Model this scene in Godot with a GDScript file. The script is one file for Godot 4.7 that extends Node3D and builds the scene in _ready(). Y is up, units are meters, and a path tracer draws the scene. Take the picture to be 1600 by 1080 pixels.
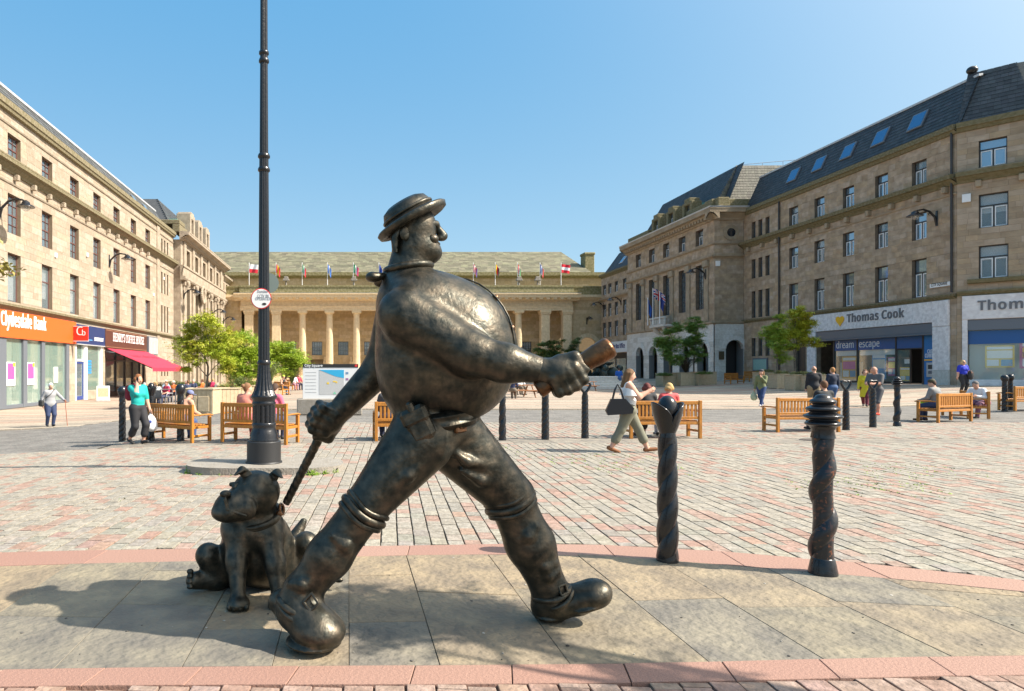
extends Node3D

func _ready() -> void:
	var cam := Camera3D.new()
	cam.name = "camera"
	cam.position = Vector3(0, EYE, 0)
	cam.projection = Camera3D.PROJECTION_FRUSTUM
	var near := 0.05
	cam.set_frustum(1080.0 / FOC * near, Vector2((800.0 - VX) / FOC * near, (VY - 540.0) / FOC * near), near, 2000.0)
	add_child(cam)
	cam.current = true
	var env := Environment.new()
	env.background_mode = Environment.BG_SKY
	var sm := ProceduralSkyMaterial.new()
	sm.sky_top_color = Color(0.275, 0.50, 0.665)
	sm.sky_horizon_color = Color(0.635, 0.725, 0.755)
	sm.sky_curve = 0.16
	sm.sky_energy_multiplier = 1.0
	sm.ground_horizon_color = Color(0.55, 0.53, 0.48)
	sm.ground_bottom_color = Color(0.30, 0.28, 0.25)
	sm.sun_angle_max = 100.0
	sm.sun_curve = 0.45
	var sky := Sky.new()
	sky.sky_material = sm
	env.sky = sky
	env.tonemap_mode = Environment.TONE_MAPPER_LINEAR
	env.tonemap_exposure = 1.95
	env.sdfgi_enabled = true
	env.ssao_enabled = true
	env.ssil_enabled = true
	var we := WorldEnvironment.new()
	we.name = "world_environment"
	we.environment = env
	add_child(we)
	var sun := DirectionalLight3D.new()
	sun.name = "sun"
	sun.light_energy = 1.6
	sun.light_color = Color(1.0, 0.965, 0.91)
	sun.light_angular_distance = 0.5
	sun.shadow_enabled = true
	add_child(sun)
	sun.look_at_from_position(Vector3.ZERO, Vector3(-0.965, -0.93, -0.26))
	set_materials()
	build_ground()
	build_west()
	build_hall()
	build_east()
	build_props()
	build_trees()
	build_people()
	build_statue()
# ------------------------------------------------------------------ helpers
const FOC := 1050.0      # focal length in pixels of the 1600 px wide photograph
const VX := 545.0        # where the square's axis meets the horizon
const VY := 578.0
const EYE := 1.62
const UP := Vector3.UP

# height of the gently falling square at x (it drops to the west and climbs to the east)
func gh(x: float) -> float:
	if x < -3.0:
		return -0.52 * smoothstep(-1.0, -15.0, x)
	if x > 21.0:
		return 0.66 * smoothstep(20.0, 39.0, x)
	return -0.52 * smoothstep(-1.0, -15.0, x)

# the point of the ground that the photograph shows at a pixel
func on(px: float, py: float) -> Vector3:
	var d := EYE * FOC / (py - VY)
	for i in 6:
		d = (EYE - gh((px - VX) / FOC * d)) * FOC / (py - VY)
	return Vector3((px - VX) / FOC * d, gh((px - VX) / FOC * d), -d)

func at(px: float, py: float, d: float) -> Vector3:
	return Vector3((px - VX) / FOC * d, EYE - (py - VY) / FOC * d, -d)

# ---- a mesh under construction: flat or smooth faces with their own normals
class G:
	var v := PackedVector3Array()
	var n := PackedVector3Array()
	var c := PackedColorArray()
	var u := PackedVector2Array()
	var i := PackedInt32Array()
	var col := Color.WHITE
	var xf := Transform3D()

	func size() -> int:
		return v.size()

	func vert(p: Vector3, nn: Vector3, uv := Vector2.ZERO) -> int:
		v.append(xf * p)
		n.append((xf.basis * nn).normalized())
		c.append(col)
		u.append(uv)
		return v.size() - 1

	# corners run counter-clockwise seen from outside
	func quad(a: Vector3, b: Vector3, cc: Vector3, d: Vector3) -> void:
		var nn := (b - a).cross(cc - a)
		if nn.length_squared() < 1e-14:
			nn = (cc - a).cross(d - a)
		nn = nn.normalized()
		var k := vert(a, nn, Vector2(0, 1))
		vert(b, nn, Vector2(1, 1))
		vert(cc, nn, Vector2(1, 0))
		vert(d, nn, Vector2(0, 0))
		i.append_array(PackedInt32Array([k, k + 2, k + 1, k, k + 3, k + 2]))

	func tri(a: Vector3, b: Vector3, cc: Vector3) -> void:
		var nn := (b - a).cross(cc - a).normalized()
		var k := vert(a, nn)
		vert(b, nn)
		vert(cc, nn)
		i.append_array(PackedInt32Array([k, k + 2, k + 1]))

	func box(lo: Vector3, hi: Vector3) -> G:
		var a := lo
		var b := hi
		quad(Vector3(a.x, a.y, b.z), Vector3(b.x, a.y, b.z), Vector3(b.x, b.y, b.z), Vector3(a.x, b.y, b.z))
		quad(Vector3(b.x, a.y, a.z), Vector3(a.x, a.y, a.z), Vector3(a.x, b.y, a.z), Vector3(b.x, b.y, a.z))
		quad(Vector3(b.x, a.y, b.z), Vector3(b.x, a.y, a.z), Vector3(b.x, b.y, a.z), Vector3(b.x, b.y, b.z))
		quad(Vector3(a.x, a.y, a.z), Vector3(a.x, a.y, b.z), Vector3(a.x, b.y, b.z), Vector3(a.x, b.y, a.z))
		quad(Vector3(a.x, b.y, b.z), Vector3(b.x, b.y, b.z), Vector3(b.x, b.y, a.z), Vector3(a.x, b.y, a.z))
		quad(Vector3(a.x, a.y, a.z), Vector3(b.x, a.y, a.z), Vector3(b.x, a.y, b.z), Vector3(a.x, a.y, b.z))
		return self

	# box with chamfered edges
	func bbox(lo: Vector3, hi: Vector3, e: float) -> G:
		var m := (lo + hi) * 0.5
		var h := (hi - lo) * 0.5
		e = minf(e, minf(h.x, minf(h.y, h.z)) * 0.9)
		for ax in 3:
			for s in [-1.0, 1.0]:
				var f := Vector3.ZERO
				f[ax] = s
				var a1 := (ax + 1) % 3
				var a2 := (ax + 2) % 3
				var p := []
				for k in [[-1.0, -1.0], [1.0, -1.0], [1.0, 1.0], [-1.0, 1.0]]:
					var q := Vector3.ZERO
					q[ax] = s * h[ax]
					q[a1] = k[0] * (h[a1] - e)
					q[a2] = k[1] * (h[a2] - e)
					p.append(m + q)
				if s > 0.0:
					quad(p[0], p[1], p[2], p[3])
				else:
					quad(p[3], p[2], p[1], p[0])
		for ax in 3:
			var a1 := (ax + 1) % 3
			var a2 := (ax + 2) % 3
			for s1 in [-1.0, 1.0]:
				for s2 in [-1.0, 1.0]:
					var p := []
					for k in [[-1.0, 0], [1.0, 0], [1.0, 1], [-1.0, 1]]:
						var q := Vector3.ZERO
						q[ax] = k[0] * (h[ax] - e)
						q[a1] = s1 * (h[a1] - (e if k[1] else 0.0))
						q[a2] = s2 * (h[a2] - (0.0 if k[1] else e))
						p.append(m + q)
					if s1 * s2 > 0.0:
						quad(p[0], p[1], p[2], p[3])
					else:
						quad(p[3], p[2], p[1], p[0])
		for sx in [-1.0, 1.0]:
			for sy in [-1.0, 1.0]:
				for sz in [-1.0, 1.0]:
					var a := m + Vector3(sx * h.x, sy * (h.y - e), sz * (h.z - e))
					var b := m + Vector3(sx * (h.x - e), sy * h.y, sz * (h.z - e))
					var d := m + Vector3(sx * (h.x - e), sy * (h.y - e), sz * h.z)
					if sx * sy * sz > 0.0:
						tri(a, b, d)
					else:
						tri(a, d, b)
		return self

	# profile of (radius, height) turned about y
	func lathe(pr: Array, seg := 20, smooth := true, cap := true) -> G:
		var k0 := v.size()
		if smooth:
			for j in pr.size():
				var t: Vector2 = (pr[mini(j + 1, pr.size() - 1)] - pr[maxi(j - 1, 0)]).normalized()
				for s in seg + 1:
					var a := TAU * s / seg
					vert(Vector3(cos(a) * pr[j].x, pr[j].y, sin(a) * pr[j].x), Vector3(cos(a) * t.y, -t.x, sin(a) * t.y))
			for j in pr.size() - 1:
				for s in seg:
					var p := k0 + j * (seg + 1) + s
					var q := p + seg + 1
					i.append_array(PackedInt32Array([p, p + 1, q, p + 1, q + 1, q]))
		else:
			for j in pr.size() - 1:
				for s in seg:
					var a := TAU * s / seg
					var b := TAU * (s + 1) / seg
					quad(Vector3(cos(b) * pr[j].x, pr[j].y, sin(b) * pr[j].x), Vector3(cos(a) * pr[j].x, pr[j].y, sin(a) * pr[j].x), Vector3(cos(a) * pr[j + 1].x, pr[j + 1].y, sin(a) * pr[j + 1].x), Vector3(cos(b) * pr[j + 1].x, pr[j + 1].y, sin(b) * pr[j + 1].x))
		if cap:
			for e in [0, pr.size() - 1]:
				if pr[e].x > 1e-4:
					for s in seg:
						var a := TAU * s / seg
						var b := TAU * (s + 1) / seg
						var o := Vector3(0, pr[e].y, 0)
						var p := Vector3(cos(a) * pr[e].x, pr[e].y, sin(a) * pr[e].x)
						var q := Vector3(cos(b) * pr[e].x, pr[e].y, sin(b) * pr[e].x)
						if e == 0:
							tri(o, p, q)
						else:
							tri(o, q, p)
		return self

	# a round bar along points with a radius at each
	func tube(pts: Array, rad: Array, seg := 8, flat := 1.0, across := Vector3.ZERO) -> G:
		var k0 := v.size()
		var side := Vector3.ZERO
		for j in pts.size():
			var t: Vector3 = (pts[mini(j + 1, pts.size() - 1)] - pts[maxi(j - 1, 0)]).normalized()
			if side == Vector3.ZERO:
				side = across if across != Vector3.ZERO else t.cross(Vector3(0.31, 0.2, 0.93) if absf(t.z) < 0.9 else Vector3.RIGHT)
			side = (side - t * side.dot(t)).normalized()
			var w := t.cross(side)
			for s in seg + 1:
				var a := TAU * s / seg
				var o := side * cos(a) + w * sin(a) * flat
				var nn := side * cos(a) * flat + w * sin(a)
				vert(pts[j] + o * rad[j], nn)
		for j in pts.size() - 1:
			for s in seg:
				var p := k0 + j * (seg + 1) + s
				var q := p + seg + 1
				i.append_array(PackedInt32Array([p, q, p + 1, p + 1, q, q + 1]))
		for e in [0, pts.size() - 1]:
			var t: Vector3 = (pts[1] - pts[0]).normalized() if e == 0 else (pts[-1] - pts[-2]).normalized()
			var o := vert(pts[e], -t if e == 0 else t)
			for s in seg:
				var p: int = k0 + e * (seg + 1) + s
				i.append_array(PackedInt32Array([o, p, p + 1] if e == 0 else [o, p + 1, p]))
		return self

	# polygon in the xy plane, pulled from z0 to z1
	func prism(poly: PackedVector2Array, z0: float, z1: float) -> G:
		if Geometry2D.is_polygon_clockwise(poly):
			poly.reverse()
		var t := Geometry2D.triangulate_polygon(poly)
		for k in range(0, t.size(), 3):
			var a := poly[t[k]]
			var b := poly[t[k + 1]]
			var d := poly[t[k + 2]]
			if (b - a).cross(d - a) < 0.0:
				var e := b
				b = d
				d = e
			tri(Vector3(a.x, a.y, z1), Vector3(b.x, b.y, z1), Vector3(d.x, d.y, z1))
			tri(Vector3(a.x, a.y, z0), Vector3(d.x, d.y, z0), Vector3(b.x, b.y, z0))
		for k in poly.size():
			var a := poly[k]
			var b := poly[(k + 1) % poly.size()]
			quad(Vector3(a.x, a.y, z0), Vector3(b.x, b.y, z0), Vector3(b.x, b.y, z1), Vector3(a.x, a.y, z1))
		return self

	func ball(o: Vector3, r: Vector3, seg := 12, rings := 8) -> G:
		var k0 := v.size()
		for j in rings + 1:
			var b := PI * j / rings - PI / 2
			for s in seg + 1:
				var a := TAU * s / seg
				var d := Vector3(cos(a) * cos(b), sin(b), sin(a) * cos(b))
				vert(o + d * r, d / r)
		for j in rings:
			for s in seg:
				var p := k0 + j * (seg + 1) + s
				var q := p + seg + 1
				i.append_array(PackedInt32Array([p, p + 1, q, p + 1, q + 1, q]))
		return self

	func mesh() -> ArrayMesh:
		var a := []
		a.resize(Mesh.ARRAY_MAX)
		a[Mesh.ARRAY_VERTEX] = v
		a[Mesh.ARRAY_NORMAL] = n
		a[Mesh.ARRAY_COLOR] = c
		a[Mesh.ARRAY_TEX_UV] = u
		a[Mesh.ARRAY_INDEX] = i
		var m := ArrayMesh.new()
		m.add_surface_from_arrays(Mesh.PRIMITIVE_TRIANGLES, a)
		return m

# ---- naming and tagging
var taken := {}

func numbered(called: String) -> String:
	var k: int = taken.get(called, -1) + 1
	taken[called] = k
	return called if k == 0 else "%s_%03d" % [called, k]

func tag(o: Node, label: String, category: String, group := "") -> void:
	o.set_meta("label", label)
	o.set_meta("category", category)
	if group:
		o.set_meta("group", group)

func thing(called: String, label: String, category: String, where := Transform3D(), group := "") -> Node3D:
	var o := Node3D.new()
	o.name = numbered(called)
	o.transform = where
	add_child(o)
	tag(o, label, category, group)
	return o

func part(parent: Node, called: String, what, m: Material, where := Transform3D(), label := "") -> MeshInstance3D:
	var o := MeshInstance3D.new()
	o.mesh = what.mesh() if what is G else what
	o.material_override = m
	o.transform = where
	var key := "%d/%s" % [parent.get_instance_id(), called]
	var k: int = taken.get(key, -1) + 1
	taken[key] = k
	o.name = called if k == 0 else "%s_%03d" % [called, k]
	parent.add_child(o)
	if label:
		o.set_meta("label", label)
	return o

func setting(called: String, what, m: Material, where := Transform3D()) -> MeshInstance3D:
	var o := MeshInstance3D.new()
	o.mesh = what.mesh() if what is G else what
	o.material_override = m
	o.transform = where
	o.name = numbered(called)
	add_child(o)
	o.set_meta("kind", "structure")
	return o

func many(parent: Node, called: String, mesh: Mesh, m: Material, xfs: Array, cols: Array, stuff := true) -> MultiMeshInstance3D:
	var mm := MultiMesh.new()
	mm.transform_format = MultiMesh.TRANSFORM_3D
	mm.use_colors = cols.size() > 0
	mm.mesh = mesh
	mm.instance_count = xfs.size()
	for k in xfs.size():
		mm.set_instance_transform(k, xfs[k])
		if cols.size():
			mm.set_instance_color(k, cols[k])
	var o := MultiMeshInstance3D.new()
	o.multimesh = mm
	o.material_override = m
	o.name = called
	parent.add_child(o, true)
	if stuff:
		o.set_meta("kind", "stuff")
	return o

func dup(src: Node3D, where: Transform3D, label: String) -> Node3D:
	var o: Node3D = src.duplicate()
	var base := str(src.name)
	if base.length() > 4 and base[-4] == "_" and base.right(3).is_valid_int():
		base = base.left(-4)
	o.name = numbered(base)
	add_child(o)
	o.transform = where
	o.set_meta("label", label)
	return o

func place(p: Vector3, turn := 0.0, s := 1.0) -> Transform3D:
	return Transform3D(Basis(UP, turn).scaled(Vector3.ONE * s), p)

# ---- materials: albedo given as linear real-world reflectance
var tex := {}

func noise(key: String, freq: float, lo: Color, hi: Color, octaves := 4, size := 512, kind := FastNoiseLite.TYPE_SIMPLEX, mid := 0.5) -> NoiseTexture2D:
	if tex.has(key):
		return tex[key]
	var t := NoiseTexture2D.new()
	var f := FastNoiseLite.new()
	f.seed = key.hash() % 10000
	f.noise_type = kind
	f.frequency = freq
	f.fractal_octaves = octaves
	t.noise = f
	t.width = size
	t.height = size
	t.seamless = true
	t.normalize = true
	var g := Gradient.new()
	g.set_color(0, lo)
	g.set_color(1, hi)
	g.add_point(mid, lo.lerp(hi, 0.5))
	t.color_ramp = g
	tex[key] = t
	return t

# mostly one colour with patches of another
func patches(key: String, freq: float, base: Color, spot: Color, from: float) -> NoiseTexture2D:
	var t := noise(key, freq, base, spot, 6)
	t.color_ramp.set_color(1, base)
	t.color_ramp.set_offset(1, from)
	t.color_ramp.set_color(2, spot)
	t.color_ramp.add_point(from + 0.06, spot)
	return t

func bump(key: String, freq: float, strength: float, octaves := 4, size := 512, kind := FastNoiseLite.TYPE_SIMPLEX) -> NoiseTexture2D:
	if tex.has(key):
		return tex[key]
	var t := NoiseTexture2D.new()
	var f := FastNoiseLite.new()
	f.seed = key.hash() % 10000
	f.noise_type = kind
	f.frequency = freq
	f.fractal_octaves = octaves
	t.noise = f
	t.width = size
	t.height = size
	t.seamless = true
	t.as_normal_map = true
	t.bump_strength = strength
	tex[key] = t
	return t

var mats := {}

func lin(r: float, g: float, b: float) -> Color:
	return Color(r, g, b).linear_to_srgb()

func mat(key: String, c: Color, rough := 0.8, metal := 0.0, opt := {}) -> StandardMaterial3D:
	if mats.has(key):
		return mats[key]
	var m := StandardMaterial3D.new()
	m.resource_name = key
	m.albedo_color = Color(c.r, c.g, c.b).linear_to_srgb()
	m.roughness = rough
	m.metallic = metal
	if opt.has("tex"):
		m.albedo_texture = opt.tex
	if opt.has("bump"):
		m.normal_enabled = true
		m.normal_texture = opt.bump
		m.normal_scale = opt.get("bump_scale", 0.6)
	if opt.has("rtex"):
		m.roughness_texture = opt.rtex
	if opt.has("tex") or opt.has("bump") or opt.has("rtex"):
		m.uv1_triplanar = opt.get("tri", true)
		m.uv1_world_triplanar = opt.get("tri", true)
		m.uv1_scale = Vector3.ONE * opt.get("scale", 0.5)
	m.vertex_color_use_as_albedo = opt.get("vc", false)
	if opt.has("spec"):
		m.metallic_specular = opt.spec
	if opt.has("coat"):
		m.clearcoat_enabled = true
		m.clearcoat = opt.coat
		m.clearcoat_roughness = 0.1
	if opt.has("backlight"):
		m.backlight_enabled = true
		m.backlight = opt.backlight
	mats[key] = m
	return m

func glass(key: String, tint: Color, alpha: float) -> StandardMaterial3D:
	if mats.has(key):
		return mats[key]
	var m := StandardMaterial3D.new()
	m.resource_name = key
	m.albedo_color = Color(tint.r, tint.g, tint.b, alpha)
	m.transparency = BaseMaterial3D.TRANSPARENCY_ALPHA
	m.roughness = 0.03
	m.metallic_specular = 0.7
	mats[key] = m
	return m

func set_materials() -> void:
	var mott := noise("mottle", 0.012, Color(0.90, 0.885, 0.86), Color(1, 1, 1), 5)
	var grime := noise("grime", 0.006, Color(0.82, 0.81, 0.80), Color(1, 1, 1), 6)
	var sb := bump("stone_bump", 0.05, 5.0)
	var wb := bump("wave_bump", 0.015, 6.0, 3)
	var r2 := noise("rough_var", 0.02, Color(0.75, 0.75, 0.75), Color(1, 1, 1), 4)
	for k in 5:
		var w: float = [1.0, 0.93, 1.07, 0.87, 1.02][k]
		var t: float = [0.0, 0.01, -0.015, 0.02, 0.03][k]
		mat("west_stone_%d" % k, Color(0.41 * w, (0.345 - t * 0.4) * w, (0.27 - t * 0.8) * w), 0.9, 0, {"tex": mott, "bump": sb, "scale": 0.45, "bump_scale": 0.5})
		mat("east_stone_%d" % k, Color(0.49 * w, (0.375 - t * 0.4) * w, (0.265 - t) * w), 0.92, 0, {"tex": grime, "bump": sb, "scale": 0.4, "bump_scale": 0.6})
		mat("hall_stone_%d" % k, Color(0.60 * w, (0.46 - t * 0.4) * w, (0.28 - t) * w), 0.92, 0, {"tex": mott, "bump": sb, "scale": 0.25, "bump_scale": 0.4})
		mat("granite_%d" % k, Color(0.68 * w, (0.66 - t * 0.4) * w, (0.62 - t) * w), 0.8, 0, {"tex": mott, "bump": sb, "scale": 0.6, "bump_scale": 0.4})
	mat("west_stone_all", Color(1, 1, 1), 0.9, 0, {"tex": mott, "bump": sb, "scale": 0.45, "bump_scale": 0.5, "vc": true})
	mat("east_stone_all", Color(1, 1, 1), 0.92, 0, {"tex": grime, "bump": sb, "scale": 0.4, "bump_scale": 0.6, "vc": true})
	mat("hall_stone_all", Color(1, 1, 1), 0.92, 0, {"tex": mott, "bump": sb, "scale": 0.25, "bump_scale": 0.4, "vc": true})
	mat("granite_all", Color(1, 1, 1), 0.8, 0, {"tex": mott, "bump": sb, "scale": 0.6, "bump_scale": 0.4, "vc": true})
	mat("west_joint", Color(0.24, 0.185, 0.125), 0.95, 0, {"tex": mott, "scale": 0.5})
	mat("east_joint", Color(0.23, 0.175, 0.125), 0.95, 0, {"tex": grime, "scale": 0.5})
	mat("hall_joint", Color(0.34, 0.26, 0.16), 0.95, 0, {"tex": mott, "scale": 0.5})
	mat("granite_joint", Color(0.2, 0.19, 0.18), 0.9)
	mat("west_trim", Color(0.42, 0.35, 0.265), 0.9, 0, {"tex": grime, "bump": sb, "scale": 0.3})
	mat("west_trim_stained", Color(0.27, 0.225, 0.155), 0.95, 0, {"tex": noise("moss", 0.02, Color(0.72, 0.73, 0.60), Color(1, 1, 1), 5), "bump": sb, "scale": 0.35})
	mat("east_trim", Color(0.42, 0.33, 0.225), 0.92, 0, {"tex": grime, "bump": sb, "scale": 0.3})
	mat("east_trim_mossy", Color(0.24, 0.20, 0.125), 0.95, 0, {"tex": tex["moss"], "bump": sb, "scale": 0.35})
	mat("hall_trim", Color(0.78, 0.62, 0.40), 0.9, 0, {"tex": mott, "bump": sb, "scale": 0.3})
	mat("hall_trim_mossy", Color(0.33, 0.285, 0.165), 0.95, 0, {"tex": tex["moss"], "bump": sb, "scale": 0.2})
	mat("shop_stone", Color(0.86, 0.82, 0.80), 0.75, 0, {"tex": noise("streak", 0.01, Color(0.84, 0.83, 0.83), Color(1, 1, 1), 5), "bump": sb, "scale": 0.5, "bump_scale": 0.25})
	mat("slate", Color(1, 1, 1), 0.6, 0, {"tex": grime, "bump": sb, "scale": 0.6, "vc": true})
	mat("slate_pale", Color(1, 1, 1), 0.65, 0, {"tex": grime, "bump": sb, "scale": 0.6, "vc": true})
	mat("hall_roof", Color(1, 1, 1), 0.9, 0, {"tex": noise("lichen", 0.012, Color(0.78, 0.78, 0.78), Color(1, 1, 0.95), 6), "bump": sb, "scale": 0.12, "vc": true})
	mat("lead", Color(0.55, 0.56, 0.58), 0.5, 0.2, {"tex": mott, "scale": 0.5})
	mat("copper", Color(0.13, 0.33, 0.28), 0.7, 0, {"tex": mott, "scale": 0.5})
	mat("brown_paint", Color(0.14, 0.06, 0.05), 0.5)
	mat("white_paint", Color(0.78, 0.78, 0.77), 0.45)
	mat("dark_paint", Color(0.035, 0.03, 0.028), 0.45)
	mat("frame_grey", Color(0.13, 0.145, 0.17), 0.4)
	mat("black_iron", Color(0.012, 0.013, 0.016), 0.28, 0.0, {"bump": wb, "scale": 2.0, "bump_scale": 0.25, "rtex": r2})
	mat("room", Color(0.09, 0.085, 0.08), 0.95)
	mat("room_pale", Color(0.6, 0.58, 0.52), 0.9)
	mat("blind", Color(0.72, 0.72, 0.70), 0.9)
	mat("curtain", Color(0.55, 0.56, 0.56), 0.9)
	mat("steel", Color(0.5, 0.5, 0.52), 0.4, 0.8)
	glass("pane", Color(0.55, 0.62, 0.65), 0.28)
	glass("shop_pane", Color(0.75, 0.85, 0.82), 0.12)
	glass("bank_pane", Color(0.72, 0.84, 0.79), 0.20)
	mat("teak", Color(0.56, 0.235, 0.035), 0.45, 0, {"tex": wood_tex(), "scale": 1.2, "bump": wb, "bump_scale": 0.15})
	mat("planter_wood", Color(0.52, 0.42, 0.28), 0.85, 0, {"tex": mott, "bump": sb, "scale": 0.8})
	mat("sandstone_grey", Color(1, 1, 1), 0.85, 0, {"tex": noise("flag", 0.01, Color(0.74, 0.74, 0.76), Color(1, 0.98, 0.94), 6), "bump": sb, "scale": 0.55, "bump_scale": 0.45, "vc": true})
	mat("pink_granite", Color(0.52, 0.27, 0.205), 0.75, 0, {"tex": noise("speckle", 0.22, Color(0.68, 0.66, 0.66), Color(1, 1, 1), 2), "bump": sb, "scale": 1.1, "bump_scale": 0.25})
	mat("block", Color(1, 1, 1), 0.88, 0, {"tex": noise("blockmot", 0.02, Color(0.78, 0.77, 0.75), Color(1, 1, 1), 5), "bump": sb, "scale": 0.8, "bump_scale": 0.4, "vc": true})
	mat("ground", Color(0.20, 0.17, 0.13), 0.95, 0, {"tex": mott, "bump": sb, "scale": 1.0})
	mat("asphalt", Color(0.205, 0.19, 0.17), 0.9, 0, {"tex": noise("tarmac", 0.008, Color(0.78, 0.78, 0.78), Color(1, 1, 1), 6), "bump": sb, "scale": 0.25})
	mat("concrete", Color(0.29, 0.265, 0.23), 0.85, 0, {"tex": mott, "bump": sb, "scale": 0.7})

func wood_tex() -> ImageTexture:
	var im := Image.create(128, 512, false, Image.FORMAT_RGB8)
	var f := FastNoiseLite.new()
	f.seed = 5
	f.frequency = 0.02
	for y in 512:
		for x in 128:
			var g := f.get_noise_2d(x * 6.0, y * 0.35) * 0.5 + 0.5
			g = 0.72 + 0.28 * g
			im.set_pixel(x, y, Color(g, g * 0.98, g * 0.95))
	return ImageTexture.create_from_image(im)
# ------------------------------------------------------------------ the square's paving
func lay(x: float, z: float, yaw := 0.0, dy := 0.0) -> Transform3D:
	var s := (gh(x + 0.2) - gh(x - 0.2)) / 0.4
	var b := Basis(Vector3(1, s, 0).normalized(), Vector3(-s, 1, 0).normalized(), Vector3(0, 0, 1))
	return Transform3D(b * Basis(UP, yaw), Vector3(x, gh(x) + dy, z))

func curve_d(pts: Array, x: float) -> float:
	if x <= pts[0].x:
		return pts[0].y
	for k in pts.size() - 1:
		if x <= pts[k + 1].x:
			var a: Vector2 = pts[maxi(k - 1, 0)]
			var b: Vector2 = pts[k]
			var c: Vector2 = pts[k + 1]
			var d: Vector2 = pts[mini(k + 2, pts.size() - 1)]
			return b.y + (c.y - b.y) * smoothstep(0, 1, (x - b.x) / (c.x - b.x)) * 0.5 + (c.y - b.y) * 0.5 * (x - b.x) / (c.x - b.x) + 0.0 * (a.y + d.y)
	return pts[-1].y

const STRIP_FAR := [Vector2(-12, 5.7), Vector2(-6, 6.0), Vector2(-3.1, 6.08), Vector2(-1.4, 6.09), Vector2(0.3, 6.18), Vector2(2.0, 6.28), Vector2(2.9, 6.12), Vector2(4.37, 5.63), Vector2(5.2, 5.17), Vector2(8, 3.2), Vector2(12, -1)]
const STRIP_NEAR := [Vector2(-12, 5.3), Vector2(-6, 5.57), Vector2(-2.9, 5.64), Vector2(-1.3, 5.68), Vector2(0.3, 5.86), Vector2(1.9, 5.92), Vector2(2.7, 5.73), Vector2(4.07, 5.25), Vector2(4.92, 4.9), Vector2(8, 2.9), Vector2(12, -1.4)]
const KERB_FAR := [Vector2(-12, 3.45), Vector2(-2, 3.64), Vector2(0.2, 3.68), Vector2(1.5, 3.706), Vector2(3.6, 3.805), Vector2(12, 4.3)]
const KERB_NEAR := [Vector2(-12, 3.22), Vector2(-2, 3.44), Vector2(0.2, 3.46), Vector2(1.5, 3.48), Vector2(3.6, 3.57), Vector2(12, 4.02)]

# a stone with sloped arrises; corners (x, depth) run round it
func slab(p: Array, top: float, thick: float, gap: float, e: float) -> G:
	var g := G.new()
	var m := Vector2.ZERO
	for q in p:
		m += q
	m /= p.size()
	var lo := []
	var hi := []
	var bot := []
	for q in p:
		var o: Vector2 = q + (m - q).normalized() * gap
		var o2: Vector2 = q + (m - q).normalized() * (gap + e)
		lo.append(Vector3(o.x, gh(o.x) + top - e, -o.y))
		hi.append(Vector3(o2.x, gh(o2.x) + top, -o2.y))
		bot.append(Vector3(o.x, gh(o.x) + top - thick, -o.y))
	if (p[1] - p[0]).cross(p[2] - p[0]) < 0.0:
		lo.reverse()
		hi.reverse()
		bot.reverse()
	for k in range(1, p.size() - 1):
		g.tri(hi[0], hi[k], hi[k + 1])
	for k in p.size():
		var j := (k + 1) % p.size()
		g.quad(lo[k], lo[j], hi[j], hi[k])
		g.quad(bot[k], bot[j], lo[j], lo[k])
	return g

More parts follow.
